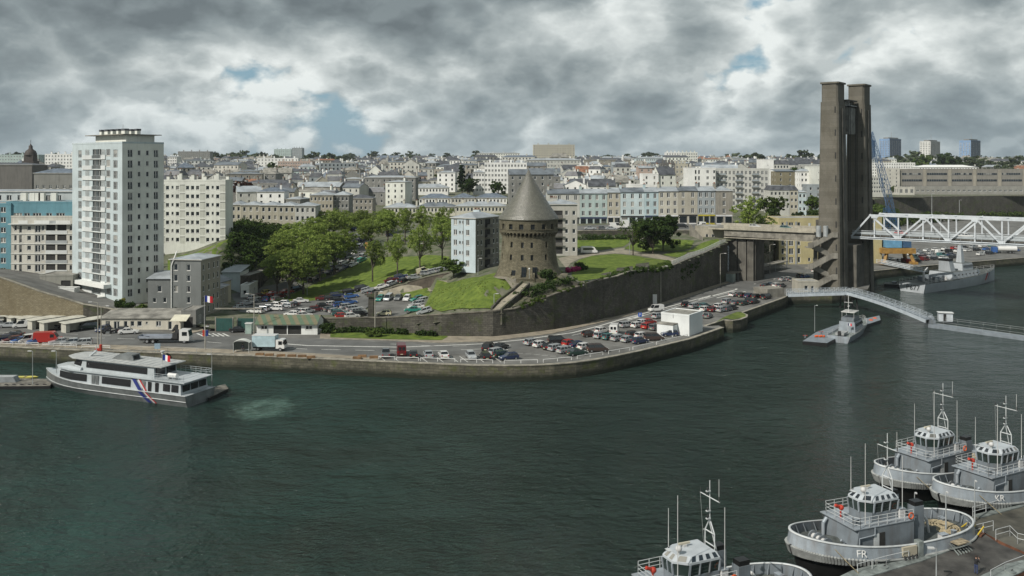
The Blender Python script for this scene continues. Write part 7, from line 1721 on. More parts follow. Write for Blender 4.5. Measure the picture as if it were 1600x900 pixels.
 for i,n in ((0,4),(1,1),(2,2),(3,1),(4,4)):
  A1_,A2_,B1_,B2_=Vector((*wlo[i],zu+2.25)),Vector((*wlo[i+1],zu+2.25)),Vector((*whi[i],zu+2.65)),Vector((*whi[i+1],zu+2.65));nr=(A2_-A1_).cross(B1_-A1_).normalized()*.025
  for j in range(n):
   def f(b,j=j):
    ta,tb=(j+.18)/n,(j+.82)/n;q_=[A1_.lerp(A2_,ta),A1_.lerp(A2_,tb),B1_.lerp(B2_,tb),B1_.lerp(B2_,ta)];c_=sum(q_,Vector())/4
    b.add([c_+(v-c_)*.84+nr for v in q_],[(0,1,2,3)],GLD)
   put(f'sky_window#{kk}',f,WHO);kk += 1
 put('radome',lambda b:(b.tube((3.2,.6,zu+2.6),(3.2,.6,zu+2.95),.12,WRIM),b.sphere((3.2,.6,zu+3.15),.3,PIPE,12)),WHO)
 put('radar',lambda b:(b.box(1.6,2.0,-.75,-.4,zu+2.6,zu+2.85,PIPE),b.box(1.2,2.4,-.7,-.5,zu+2.86,zu+3.02,mat('radar_cream',(.5,.46,.36),.5))),WHO)
 put('roof_label',lambda b:b.box(3.3,3.7,-.9,-.2,zu+2.655,zu+2.67,WRIM),WHO)
 def rails(b):
  z=zu+.1;l=[(-1.6,-hw),(5.4,-hw),(5.8,-hw+.6),(5.8,hw-.6),(5.4,hw),(-1.6,hw)]
  for a_,c_ in zip(l,l[1:]):
   for hh in (.35,.7,1.05):b.tube((*a_,z+hh),(*c_,z+hh),.03,WRIM,4)
   n=max(1,int(math.hypot(c_[0]-a_[0],c_[1]-a_[1])/1.1))
   for i in range(n+1):b.tube((a_[0]+(c_[0]-a_[0])*i/n,a_[1]+(c_[1]-a_[1])*i/n,z),(a_[0]+(c_[0]-a_[0])*i/n,a_[1]+(c_[1]-a_[1])*i/n,z+1.07),.035,WRIM,4)
 put('railing',rails)
 put('fire_monitor',lambda b:(b.tube((5.2,-.5,zu),(5.2,-.5,zu+1.2),.1,REDM),b.tube((5.0,-.5,zu+1.1),(5.9,-.5,zu+1.5),.16,REDM,8),b.sphere((5.15,-.5,zu+1.15),.3,REDM)))
 put('vent_pipe',lambda b:(b.tube((6.55,-1.6,zd),(6.55,-1.6,3.5),.19,NAVY_L,8),b.tube((6.55,-1.6,3.5),(6.1,-1.6,3.95),.19,NAVY_L,8)))
 put('vent_pipe#2',lambda b:(b.tube((6.5,1.5,zd),(6.5,1.5,2.6),.13,NAVY_L,8),b.tube((6.5,1.5,2.6),(6.9,1.5,2.9),.13,NAVY_L,8)))
 for s in (-1,1):
  put(f'funnel#{s}',lambda b,s=s:(b.prism([(-3.4,s*1.75-.5),(-2.1,s*1.75-.5),(-2.1,s*1.75+.5),(-3.4,s*1.75+.5)],zd,zu+1.2,NAVY_M),b.prism([(-3.35,s*1.75-.45),(-2.2,s*1.75-.45),(-2.2,s*1.75+.45),(-3.35,s*1.75+.45)],zu+1.2,zu+1.65,BLKH)))
 # winch on the foredeck
 def winch(b):
  for x in (7.6,8.25,8.9):b.tube((x,-.9,2.55),(x+.01,.9,2.55),.1,NAVY_M)
  for y in (-1.1,-.35,.35,1.1):b.tube((8.3,y-.07,2.55),(8.3,y+.07,2.55),.62,NAVY_M,14)
  b.tube((8.3,-1.0,2.55),(8.3,1.0,2.55),.36,PIPE,12);b.box(7.5,9.1,-1.3,1.3,1.6,2.0,NAVY_M)
 put('winch',winch)
 put('deck_box',lambda b:(b.box(7.0,7.7,-2.1,-1.3,1.7,2.4,WRIM),b.box(7.1,7.6,-2.0,-1.4,2.41,2.47,REDM)))
 put('bollard#f',lambda b:[b.tube((10,y,1.8),(10,y,2.9),.17,NAVY_M,8) for y in (-.4,.4)] and b.tube((10,-.8,2.6),(10,.8,2.6),.09,NAVY_M,6))
 # towing deck
 put('tow_arch',lambda b:b.path([(-5.6,-.8,zd),(-5.4,-.7,2.9),(-5.2,-.3,3.4),(-5.2,.3,3.4),(-5.4,.7,2.9),(-5.6,.8,zd)],.15,PIPE,8))
 put('tow_hook',lambda b:(b.box(-5.2,-4.4,-.5,.5,zd,2.3,NAVY_M),b.tube((-4.8,0,2.3),(-5.8,0,2.5),.12,PIPE)))
 def coil(b):
  for k in range(5):
   r0=1.55-k*.28;z0=1.5+.04*k
   l=[(-8.4+r0*cos(2*pi*i/20),r0*1.2*sin(2*pi*i/20),z0) for i in range(21)];b.path(l,.13,ROPE,5)
  b.prism([(-8.4+1.4*cos(2*pi*i/12),1.6*sin(2*pi*i/12)) for i in range(12)],zd+.02,1.5,ROPE)
 put('rope_coil',coil)
 put('hatch',lambda b:(b.box(-3.6,-2.6,-3.2,-2.1,zd,2.3,NAVY_M),b.box(-6.6,-5.9,-2.6,-1.6,zd,1.9,NAVY_M)))
 for s in (-1,1):o=put('lifebuoy',lambda b:b.lathe([(.42,-.08),(.3,0),(.42,.08),(.54,0),(.42,-.08)],LIFE,12));o.scale=(.72,)*3;o.location=(-1.2,s*(hw+.1),4.7);o.rotation_euler=(pi/2,0,0)
 for s in (-1,1):put(f'bollard#{s}',lambda b,s=s:[b.tube((-8+dx,s*3.2,zd),(-8+dx,s*3.2,2.2),.15,NAVY_M,8) for dx in (0,.6)] and None)
 # mast
 def mast(b):
  z=zu+2.6;x=-.6
  for s in (-1,1):b.path([(x,s*.75,zu+.1),(x,s*.7,z+1.2),(x,s*.12,z+2.2)],.06,WRIM,6)
  b.tube((x-1.3,0,zu),(x,0,z+2.0),.06,WRIM,6);b.tube((x,0,z+2.0),(x,0,z+5.9),.06,WRIM,6,.045)
  for zz_ in (z+.1,z+1.2):b.tube((x,-.74,zz_),(x,.74,zz_),.06,WRIM,5)
  b.tube((x,-1.45,z+4.35),(x,1.45,z+4.35),.05,WRIM,5)
  for y,zt in ((-1.4,.5),(1.4,.5),(-.5,.3)):b.tube((x,y,z+4.35),(x,y,z+4.35+zt),.05,DKM,5)
  b.tube((x,1.35,z+4.4),(x,1.35,z+6.4),.03,PIPE,4);b.tube((x,-1.45,z+4.3),(x-.6,-1.6,zu+.3),.015,PIPE,3)
  for zz_ in (z+2.4,z+3.1,z+4.9):b.box(x-.02,x+.38,-.12,.12,zz_,zz_+.1,WRIM);b.tube((x+.25,0,zz_+.1),(x+.25,0,zz_+.36),.09,DKM,6)
 put('mast',mast)
 put('whip_antenna#1',lambda b:b.tube((4.4,2.2,zu+.1),(4.4,2.2,zu+8.6),.05,PIPE,5,.03));put('whip_antenna#2',lambda b:b.tube((-.9,1.8,zu+.3),(-.9,1.8,zu+6.6),.045,PIPE,5,.03))
 put('whip_antenna#3',lambda b:b.tube((2.6,-1.9,zu+2.2),(2.6,-1.9,zu+5.8),.04,PIPE,5,.025))
 # deck clutter
 def hose(b):b.path([(6.9+.5*cos(i*.6)*(1+i*.03),-.2+.9*sin(i*.45),2.12) for i in range(22)],.06,BLKH,5)
 put('hose',hose)
 for k,(x,y,z,a_,c_,h_) in enumerate([(-.9,1.6,zu+.1,.7,.5,.9),(-.8,-1.7,zu+.1,.5,.4,.7),(5.0,1.5,zu+.1,.5,.5,.55),(-5.6,2.7,zd,.9,.6,.8),(-9.8,-1.4,zd,.5,.8,.45),(-7.2,2.6,zd,.4,.4,.9),(9.6,1.3,1.8,.5,.4,.6),(7.0,2.0,1.6,.6,.5,.8)]):
  put(f'deck_fitting#{k}',lambda b:(b.box(x-a_/2,x+a_/2,y-c_/2,y+c_/2,z,z+h_,NAVY_M if k % 3 else PIPE),b.box(x-a_/2-.04,x+a_/2+.04,y-c_/2-.04,y+c_/2+.04,z+h_,z+h_+.05,NAVY_L)))
 put('side_pipe',lambda b:b.path([(5.6,hw+.12,zd),(5.6,hw+.12,3.3),(3.6,hw+.12,3.4),(3.6,hw+.12,zu)],.06,NAVY_L,5))
 put('mooring_line',lambda b:b.path([(9.0,3.0,2.9),(8.4,3.9,2.0),(7.6,4.8,1.0)],.045,ROPE,4))
 for k,x in enumerate((3.2,0.4,-2.6,-5.4,-8.0)):
  put(f'tyre_fender#{k}',lambda b:b.tube((x,half(x)*.985+.05,.35),(x,half(x)*.985+.3,.35),.42,TYRE,12))
 # lettering on the bow plating (port side seen from the castle)
 if code:
  x=6.2;y=half(x)*.99
  for sd in (1,-1):
   dn=Vector((.34,sd*1.0,.06));lettering(t,code,1.05,mat('white_lettering',(.72,.72,.7),.6),(x,sd*(half(x)*.995+.03),rz_(x)-.66),dn)
 if num:x=5.2;lettering(t,num,1.25,MATS['white_lettering'] if 'white_lettering' in MATS else mat('white_lettering',(.72,.72,.7),.6),(x-1,(half(x)*.905+.10),.35),Vector((.16,1.0,-.28)))
 return t
# (port side faces the castle: bow points upstream)
def tug_at(bow_px,bow_py,deg,*a):
 p=G(bow_px,bow_py,4.1);d=Vector((cos(radians(deg)),sin(radians(deg)),0));c=p+d*12.2;return c.x,c.y,deg+180
x,y,a=tug_at(1233,838,21);tug('grey tug marked FR moored alongside the pontoon deck, its whole hull in view',x,y,a,'FR',None)
x,y,a=tug_at(1373,733,30);tug('grey tug marked AR with a black funnel, outermost from the pontoon',x,y,a,'AR','A677')
x,y,a=tug_at(1466,760,28);tug('grey tug marked KR partly cut by the photo border, between AR and the pontoon',x,y,a,'KR','A678')
tug('grey tug at the photo bottom showing only its wheelhouse roof, mast and rope-strewn stern',17.5,81.5,204,None,None)
# ---- the pontoon and what stands on it
PDK=mat('pontoon_concrete',(.075,.072,.066),.8,var=.3,scale=.35,bump=.2);PST=mat('pontoon_steel',(.20,.225,.215),.7,var=.25,scale=.8,stain=.2);RUST=mat('rusty_edge',(.16,.07,.04),.9,var=.3)
pz=1.5
def pz_poly(l):return [tuple(G(x,y,pz))[:2] for x,y in l]
pa=pz_poly([(1285,915),(1330,893),(1420,867),(1480,845),(1502,824),(1517,820),(1562,850),(1600,866),(1640,884),(1600,893),(1555,915)])
slab('pontoon',pa,-1,pz,PDK,RUST,kind='structure')
pb_=pz_poly([(1506,815),(1520,806),(1600,785),(1720,753),(1740,830),(1640,880),(1604,864),(1566,847)])
slab('pontoon',pb_,-1,pz,mat('pontoon_wet',(.095,.09,.072),.55,var=.3,scale=.3),RUST,kind='structure')
sb=MB()
def strip(l,w_,z,m,nm):
 b=MB();ribbon(b,[G(x,y,pz) for x,y in l],0,w_,pz+.004,pz+z,m);b.build(nm,kind='structure')
strip([(1285,915),(1330,893),(1420,867),(1480,845),(1502,824)],-1.7,.1,PST,'pontoon_edging');strip([(1555,915),(1600,893),(1640,884)],1.8,.1,PST,'pontoon_edging')
strip([(1520,806),(1600,785),(1720,753)],-.9,.12,PST,'pontoon_edging')
def hrail(name,label,pts,h=1.05,step=2.0,m=None,bars=2,cat='railing',r_=.03):
 m=m or WRIM;r=thing(name,label,cat,tuple(pts[0]));o=Vector(pts[0])
 for a_,c_ in zip(pts,pts[1:]):
  a_,c_=Vector(a_)-o,Vector(c_)-o;n=max(1,int((c_-a_).length/step))
  for k in range(bars):b=MB();z=Vector((0,0,h*(1-.48*k)));b.tube(a_+z,c_+z,r_,m,5);b.build('bar',r)
  for i in range(n+1):b=MB();p=a_.lerp(c_,i/n);b.tube(p,p+Vector((0,0,h)),r_*1.2,m,5);b.build('post',r)
 return r
hrail('railing','long handrail along the edge of the wet pontoon under the tug KR',[G(1520,807,pz),G(1600,786,pz),G(1690,762,pz)],1.1,2.2)
hrail('railing','short handrail standing at the gap between the two pontoons',[G(1508,826,pz),G(1520,837,pz),G(1552,829,pz)],1.1,1.5)
hrail('railing','handrail with ball-topped posts on the wet pontoon by the ramp',[G(1556,844,pz),G(1578,838,pz),G(1590,850,pz),G(1640,862,pz)],1.15,1.8)
hrail('railing','low posts and wire along the steel strip nearest the photographer',[G(1548,905,pz),G(1570,893,pz),G(1605,880,pz),G(1640,866,pz)],.9,2.2,bars=1)
hrail('railing','thin posts and wire on the strip beside the tug FR',[G(1340,897,pz),G(1385,884,pz),G(1420,876,pz)],1.0,1.6,bars=1)
def lamp(name,label,p,h,arm=.0,dirn=(1,0),two=False,col=None,head=.6,tk=.07):
 r=thing(name,label,'lamp post',tuple(p));m=col or RAIL;b=MB();b.tube((0,0,0),(0,0,h),tk,m,6,tk*.6);b.build('pole',r)
 d=Vector((*dirn,0)).normalized();b=MB();e=d*max(arm,.15)
 b.beam((0,0,h),tuple(e+Vector((0,0,h+arm*.15))),.07,.07,m)
 if two:b.beam((0,0,h),tuple(-e+Vector((0,0,h))),.07,.07,m)
 b.build('arm',r);b=MB();q=e+Vector((0,0,h+arm*.15));b.beam(tuple(q-d*.1),tuple(q+d*head),.3,.14,PIPE);b.build('lamp_head',r)
 if two:b=MB();b.beam(tuple(-e+Vector((0,0,h))),tuple(-e*1.0-d*head+Vector((0,0,h))),.3,.14,PIPE);b.build('lamp_head',r)
 return r
lamp('lamp_post','grey lamp post with a double head in the middle of the dark pontoon',G(1463,912,pz),3.4,.3,(-1,.1),head=.5)
lamp('mooring_pole','tall thin grey pole on the steel strip by the stern of the tug FR',G(1478,838,pz),4.8,.05,head=.05,tk=.1)
lamp('mooring_pole','tall pale pole by the gap between the pontoons',G(1523,815,pz),4.6,.05,head=.05,tk=.1)
lamp('lamp_post','short pole with a ball lamp behind the stern of the tug FR',G(1429,800,pz) ,2.2,.05,head=.1)
# things lying about
WOOD=mat('weathered_wood',(.30,.25,.17),.9,var=.25,scale=2)
p=G(1500,860,pz);t=thing('trestle_table','heap of grey trestles with a wooden board on top on the dark pontoon','table',tuple(p),.5)
b=MB();b.box(-.9,.9,-.5,.5,.85,.95,WOOD);b.build('board',t)
for i in range(6):b=MB();b.beam((-1.3+i*.45,-.8,.05),(-.9+i*.35,.8,.8),.1,.1,PST);b.beam((-1.3+i*.45,.8,.05),(-.9+i*.35,-.7,.8),.1,.1,PST);b.build('trestle',t)
p=G(1419,873,pz);t=thing('power_cabinet','beige electrical cabinet with hose fittings on the pontoon strip next to the tug FR','cabinet',tuple(p),radians(20))
b=MB();b.box(-.9,.9,-.3,.3,.4,1.35,mat('beige_cabinet',(.42,.38,.29),.6));b.build('cabinet_body',t)
for i in range(4):b=MB();b.tube((-.75+i*.5,-.45,.1),(-.75+i*.5,-.3,.5),.09,DKM);b.build('hose_fitting',t)
b=MB();b.box(1.1,1.7,-.35,.35,.1,1.7,PST);b.build('pump_post',t)
for i,(px,py,lab) in enumerate([(1379,886,'flat grey mooring bitt near the bow end of the pontoon strip'),(1473,852,'round flat hatch lid on the steel strip by the tall pole'),(1578,893,'grey hatch lid on the strip closest to the person')]):
 p=G(px,py,pz+.1);t=thing('hatch_lid',lab,'hatch',tuple(p));b=MB();b.tube((0,0,0),(0,0,.1),.55,PST,14);b.build('lid',t);b=MB();b.tube((.1,0,.1),(.3,0,.22),.05,DKM);b.build('handle',t)
p=G(1516,833,pz);t=thing('ramp_gear','yellow and rust coloured folding ramp between the two pontoons','ramp',tuple(p),radians(-45))
b=MB();b.box(-1.3,1.3,-.5,.5,.05,.25,RUST);b.build('plate',t)
for i in range(3):b=MB();b.beam((-1+i,-.7,.3),(-.4+i*.8,.6,.9),.12,.12,mat('yellow_paint',(.5,.36,.04),.6));b.build('strut',t)
p=G(1478,841,pz+.1);t=thing('yellow_hose','yellow rope coil at the foot of the tall grey pole','rope coil',tuple(p));b=MB();b.path([(.5*cos(i*.5),.5*sin(i*.5),.05+.01*i) for i in range(26)],.06,MATS['yellow_paint'],5);b.build('coil',t)
# the photographer
def person(label,loc,rz,s,jacket,trousers,pose='stand',hair=(.03,.02,.015)):
 r=thing('person',label,'person',loc,rz);r.scale=(s,s,s)
 if pose=='photo':arms=[((.0,.19,1.42),(.16,.27,1.18),(.30,.08,1.50)),((.0,-.19,1.42),(.16,-.27,1.18),(.30,-.08,1.50))]
 else:arms=[((0,.19,1.42),(-.02,.27,1.12),(.06,.27,.86)),((0,-.19,1.42),(-.02,-.27,1.12),(.06,-.27,.86))]
 V=[(0,0,.96),(0,0,1.15),(0,0,1.38),(0,0,1.48),(.02,0,1.6),(.03,0,1.72)];Rr=[(.15,.12),(.15,.11),(.18,.12),(.06,.06),(.095,.085),(.09,.08)];E=[(0,1),(1,2),(2,3),(3,4),(4,5)]
 for sh,el,ha in arms:
  k=len(V);V += [sh,el,ha,tuple(Vector(ha)+(Vector(ha)-Vector(el)).normalized()*.09)];Rr += [(.065,.065),(.045,.045),(.035,.03),(.035,.022)];E += [(2,k),(k,k+1),(k+1,k+2),(k+2,k+3)]
 for sd in (1,-1):
  k=len(V);V += [(0,sd*.1,.88),(.02,sd*.12,.48),(-.02,sd*.12,.07),(.13,sd*.13,.04)];Rr += [(.095,.095),(.062,.062),(.045,.05),(.04,.035)];E += [(0,k),(k,k+1),(k+1,k+2),(k+2,k+3)]
 me=bpy.data.meshes.new('body');me.from_pydata(V,E,[]);me.update();o=inst('body',me,r);md=o.modifiers.new('skin','SKIN');md.use_smooth_shade=True
 for i,sv_ in enumerate(me.skin_vertices[0].data):sv_.radius=Rr[i];sv_.use_root=i==0
 sm=o.modifiers.new('sub','SUBSURF');sm.levels=sm.render_levels=2
 m=bpy.data.materials.new('clothes');m.use_nodes=True;t=NT(m.node_tree);z=t.n('ShaderNodeSeparateXYZ',None,Vector=t.n('ShaderNodeTexCoord').outputs['Object'])
 c=t.mix(t.math('GREATER_THAN',z.outputs[2],.97),trousers,jacket);c=t.mix(t.math('GREATER_THAN',z.outputs[2],1.5),c,(.42,.26,.19));c=t.mix(t.math('LESS_THAN',z.outputs[2],.09),c,(.02,.02,.02))
 c=t.mix(t.math('GREATER_THAN',z.outputs[0],.255),c,(.42,.26,.19))
 pb3=t.n('ShaderNodeBsdfPrincipled',None,Roughness=.85);t.t.links.new(c,pb3.inputs['Base Color']);t.n('ShaderNodeOutputMaterial',None,Surface=pb3.outputs[0]);me.materials.append(m)
 b=MB();b.sphere((.0,0,1.72),.115,mat('dark_hair',hair,.8),10);b.build('hair',r)
 for y in (-.035,.035):b=MB();b.sphere((.115,y,1.675),.013,BLKH,6);b.build('eye',r)
 b=MB();b.beam((.11,0,1.66),(.145,0,1.635),.03,.04,mat('skin',(.42,.26,.19),.6));b.build('nose',r)
 for sh,el,ha in arms:                                 # five fingers on each hand, slightly curled
  d=(Vector(ha)-Vector(el)).normalized();q=Vector(ha)+d*.1;b=MB()
  for i,(o_,l_) in enumerate(((-.03,.06),(-.01,.075),(.01,.07),(.03,.055))):st=q+Vector((0,o_,0));mdp=st+d*l_*.6 ;b.tube(st,mdp,.01,MATS['skin'],5);b.tube(mdp,mdp+d*l_*.3+Vector((.02,0,-.02)),.009,MATS['skin'],5)
  b.tube(q-d*.05+Vector((0,-.04 if ha[1]>0 else .04,0)),q+Vector((.02,-.06 if ha[1]>0 else .06,0)),.011,MATS['skin'],5);b.build('fingers',r)
 return r
pr=person('person in a black jacket and blue trousers raising a camera on the pontoon',tuple(G(1525,897,pz)),radians(25),1.02,(.012,.012,.014),(.03,.045,.11),'photo')
t=thing('camera','small black camera held to the eye of the person on the pontoon','camera',tuple(G(1525,897,pz)+Vector((.33,.15,1.6))),radians(25));b=MB();b.box(-.04,.04,-.07,.07,-.045,.05,BLKH);b.build('camera_body',t);b=MB();b.tube((.04,0,0),(.13,0,0),.035,BLKH,10);b.build('lens',t)
# ---- passenger ferry
FW=mat('ferry_white',(.42,.455,.47),.35,.1,var=.05,scale=.5,stain=.1);FA=mat('ferry_aluminium',(.235,.25,.25),.4,.45,var=.14,scale=.6,stain=.25);FG=mat('ferry_glass',(.016,.015,.016),.08,spec=.7,var=0);FR_=mat('ferry_roof',(.40,.41,.40),.5,var=.1,scale=1.2,stain=.1)
fx,fy=G(290,638,0)[:2];FD=Vector((-27.4,11.3,0)).normalized();FP=Vector((.381,.925,0));fc=Vector((fx,fy,0))+FD*17.9+FP*3.6
fer=thing('passenger_ferry','white and aluminium two-deck passenger ferry with a tricolour stripe on its side','ferry',tuple(fc),atan2(FD.y,FD.x));fer.scale=(1.17,1,1)
def fw(x):                                              # half breadth at deck level
 return 3.75 if x<5 else 3.75*(1-((x-5)/11.6) ** 2.3)
def fsec(x,zs):return zs
xs_f=[-15.3,-12,-8,-4,0,4,7,9.5,11.5,13.2,14.6,15.8,16.55]
def fhull(lo_s,lo_z,hi_s,hi_z,m,name,mid=None):
 b=MB();
 for s in (-1,1):
  vs=[];rows_=[(lo_s,lo_z)]+([mid] if mid else [])+[(hi_s,hi_z)]
  for sf,zf_ in rows_:
   for x in xs_f:sx_=sf(x) if callable(sf) else sf;vs.append((x,s*fw(x)*sx_,zf_(x)))
  n=len(xs_f);fs=[]
  for j in range(len(rows_)-1):
   for i in range(n-1):f=(j*n+i,j*n+i+1,(j+1)*n+i+1,(j+1)*n+i);fs.append(f if s<0 else f[::-1])
  b.add(vs,fs,m,True)
 return b
b=fhull(lambda x:.80-.5*max(0,x-2)/14.5,lambda x:-.5,.93,lambda x:.9+.0*x,FA,'',None)
b2=fhull(.93,lambda x:.9,1.0,lambda x:2.0+.9*max(0,x/16) ** 2,FA,'')
b.add([tuple(v) for v in b2.v],[tuple(f) for f in b2.f],FA,True)
b.quad((-15.3,-3.0,-.5),(-15.3,-3.75,2.0),(-15.3,3.75,2.0),(-15.3,3.0,-.5),FA);hb=b.build('hull',fer)
for s in (-1,1):
 for zz_ in (.95,2.05):
  b=MB();b.path([(x,s*(fw(x)*(.93 if zz_<1 else 1)+.03),zz_+(.9*max(0,x/16) ** 2 if zz_>1 else .35*max(0,x/16) ** 2)) for x in xs_f],.09,mat('bright_strake',(.5,.52,.52),.35,.3),5);b.build('strake',fer)
b=MB();l=[(x,-fw(x)*.97,2.02+.9*max(0,x/16) ** 2) for x in xs_f]+[(x,fw(x)*.97,2.02+.9*max(0,x/16) ** 2) for x in xs_f[::-1]];b.add(l,[tuple(range(len(l)))],FW);b.build('main_deck',fer)
def fcab(x0,x1,w0,z0,z1,m,name,nose=2.5,taper=.3,par=None):
 b=MB();n=[(x0,-w0),(x1-nose,-w0),(x1-nose*.35,-w0*.72),(x1,-w0*.3),(x1,w0*.3),(x1-nose*.35,w0*.72),(x1-nose,w0),(x0,w0)]
 tp=[(x-taper*(2.5 if x>x1-nose-.1 else -.6 if x==x0 else 0),y*.96) for x,y in n]
 b.prism(n,z0,z1,m,top=tp);return b.build(name,par or fer),n,tp
cab1,_,_=fcab(-14.2,13.2,3.35,1.9,4.1,FW,'main_cabin',5.5,.25)
for s in (-1,1):
 for x0,x1 in ((4.6,11.0),(-4.4,1.4),(-13.7,-12.4),(-12.1,-10.8)):
  b=MB();n=8
  for i in range(n):
   xa,xb=x0+(x1-x0)*i/n,x0+(x1-x0)*(i+1)/n
   def yy(x):return 3.42 if x<7.7 else 3.42-(x-7.7)*.215
   b.add([(xa,s*yy(xa),2.45+max(0,xa-8)*.03),(xb,s*yy(xb),2.45+max(0,xb-8)*.03),(xb,s*(yy(xb)-.09),3.7),(xa,s*(yy(xa)-.09),3.7)],[(0,1,2,3) if s<0 else (3,2,1,0)],FG)
  b.build('window',cab1)
 for x in (2.4,3.2,-8.2,-9.6,-7.0):b=MB();b.box(x-.32,x+.32,s*3.37-.03,s*3.37+.03,2.1,3.75,FG if x<-7.5 else FA);b.build('door',cab1)
for i in range(3):b=MB();b.box(-14.28,-14.2,-2.9+i*2.05,-1.2+i*2.05,2.5,3.6,FG);b.build('window',cab1)
b=MB();l=[(-15.0,-3.6),(8,-3.6),(11.5,-2.6),(13.0,-1.2),(13.0,1.2),(11.5,2.6),(8,3.6),(-15.0,3.6)];b.prism(l,4.12,4.28,FW);b.build('upper_deck',fer)
b=MB();b.prism([(6,-3.3),(11.6,-2.3),(12.6,-1),(12.6,1),(11.6,2.3),(6,3.3)],4.29,4.75,FW,top=[(6,-3.1),(9.2,-2.3),(9.6,-1),(9.6,1),(9.2,2.3),(6,3.1)]);b.build('bow_fairing',fer)
cab2,_,_=fcab(-8.6,9.6,2.75,4.29,6.25,FW,'upper_cabin',3.0,.25)
for s in (-1,1):b=MB();b.add([(-7.2,s*2.80,4.85),(5.2,s*2.80,4.85),(5.2,s*2.73,5.95),(-7.2,s*2.73,5.95)],[(0,1,2,3) if s<0 else (3,2,1,0)],FG);b.build('window',cab2)
b=MB();b.prism([(6.4,-2.79),(8.55,-2.02),(9.63,-.83),(9.63,.83),(8.55,2.02),(6.4,2.79),(6.3,2.6),(6.3,-2.6)],5.0,5.95,FG,top=[(6.2,-2.74),(8.1,-1.98),(9.15,-.81),(9.15,.81),(8.1,1.98),(6.2,2.74),(6.1,2.6),(6.1,-2.6)]);b.build('windscreen',cab2)
b=MB();b.box(-8.75,-8.55,-2.3,-.3,4.6,5.9,FG);b.box(-8.75,-8.55,.3,2.3,4.6,5.9,FG);b.build('window',cab2)
b=MB();b.prism([(-10.2,-3.0),(7.8,-3.1),(9.9,-1.8),(10.2,0),(9.9,1.8),(7.8,3.1),(-10.2,3.0)],6.27,6.42,FR_);
for i in range(12):b.box(-9.8+i*1.4,-9.72+i*1.4,-2.95,2.95,6.425,6.46,FW)
b.build('roof',fer)
b=MB();b.side([(-2.9,6.45),(1.6,6.45),(-.2,7.5),(-2.6,7.5)],-.9,-.7,FA);b.side([(-2.9,6.45),(1.6,6.45),(-.2,7.5),(-2.6,7.5)],.7,.9,FA);b.box(-2.6,-.3,-.7,.7,7.3,7.48,FA);b.build('mast_arch',fer)
b=MB();b.beam((6.6,.4,6.4),(4.9,.8,7.6),.3,.3,FW);b.tube((4.9,.8,7.6),(4.9,.8,8.6),.05,FW);b.sphere((7.4,-1.3,6.6),.25,DKM);b.build('radar_mast',fer)
for x,y,z,l_ in ((.0,-3.05,4.75,1.5),(-12.6,2.2,5.0,1.6)):b=MB();b.tube((x,y,z),(x+l_,y,z),.42,WHV,12);b.box(x+.1,x+.3,y-.3,y+.3,4.29,z,FA);b.box(x+l_-.3,x+l_-.1,y-.3,y+.3,4.29,z,FA);b.build('liferaft_canister',fer)
for x,y,z in ((7.2,-2.95,4.8),(3.8,-2.9,4.7)):o=inst('lifebuoy',TUGM['lifebuoy'],fer,(x,y,z));o.rotation_euler=(pi/2,0,0)
for s in (-1,1):
 b=MB()
 for hh in (.4,.75,1.1):b.tube((-14.8,s*3.5,4.28+hh),(-8.8,s*3.5,4.28+hh),.03,FW,4)
 for i in range(7):b.tube((-14.8+i,s*3.5,4.28),(-14.8+i,s*3.5,5.4),.035,FW,4)
 b.build('railing',fer)
b=MB();b.path([(-14.8,-3.5,5.38),(-14.8,3.5,5.38)],.03,FW,4);b.path([(-14.8,-3.5,4.9),(-14.8,3.5,4.9)],.03,FW,4);b.build('railing',fer)
for i,c in enumerate([(.02,.03,.16),(.55,.55,.55),(.45,.03,.03)]):                      # tricolour stripe
 m=mat('stripe_%d' % i,c,.5,var=.02)
 for s in (1,):
  b=MB();o_=i*.30+(.55 if i else 0)-(.3 if i==0 else 0);w_=.75 if i==0 else .26
  for (xa,za,ya),(xb,zb_,yb2) in [((-4.9,4.05,3.33),(-6.3,2.12,3.44)),((-6.3,2.12,3.80),(-7.4,.95,3.56)),((-7.4,.95,3.56),(-8.2,.1,3.3))]:
   b.add([(xa-o_,ya+.035,za),(xa-o_-w_,ya+.035,za),(xb-o_-w_,yb2+.035,zb_),(xb-o_,yb2+.035,zb_)],[(3,2,1,0)],m)
  b.build('hull_stripe',fer)
def flag(name,label,p,ang,h,w_=1.9,hh=1.2,par=None,pole=True):
 r=thing(name,label,'flag',tuple(p),ang)
 if pole:b=MB();b.tube((0,0,0),(0,0,h),.07,PIPE,6,.04);b.build('pole',r)
 for i,c in enumerate([(.015,.03,.2),(.65,.65,.65),(.5,.02,.03)]):
  b=MB();m=mat('flag_%d' % i,c,.9,var=.02);n=4;vs=[]
  for k in range(n+1):
   x=w_*(i+k/n)/3;vs += [(x,.14*sin(x*3.4),h-.1-.1*x),(x,.14*sin(x*3.4+.5),h-.1-hh-.16*x)]
  b.add(vs,[(2*k,2*k+1,2*k+3,2*k+2) for k in range(n)],m,True);b.build('stripe',r)
 return r
flag('flag','tricolour flag flying at the after end of the ferry roof',fc+FD*-10.4+FP*-1.2+Vector((0,0,6.4)),radians(-10),1.9,1.6,1.0)
flag('flagpole','white flagpole with a tricolour flag by the entrance beside the grey house',G(319.5,524,QZ),radians(0),9.2,1.9,1.4)
flag('flag','small tricolour flag on the patrol boat stern',G(1325,520,1.5),0,2.4,.9,.6)
SHIPG=mat('coastguard_grey',(.40,.43,.45),.45,.05,var=.06,scale=.3,stain=.2)
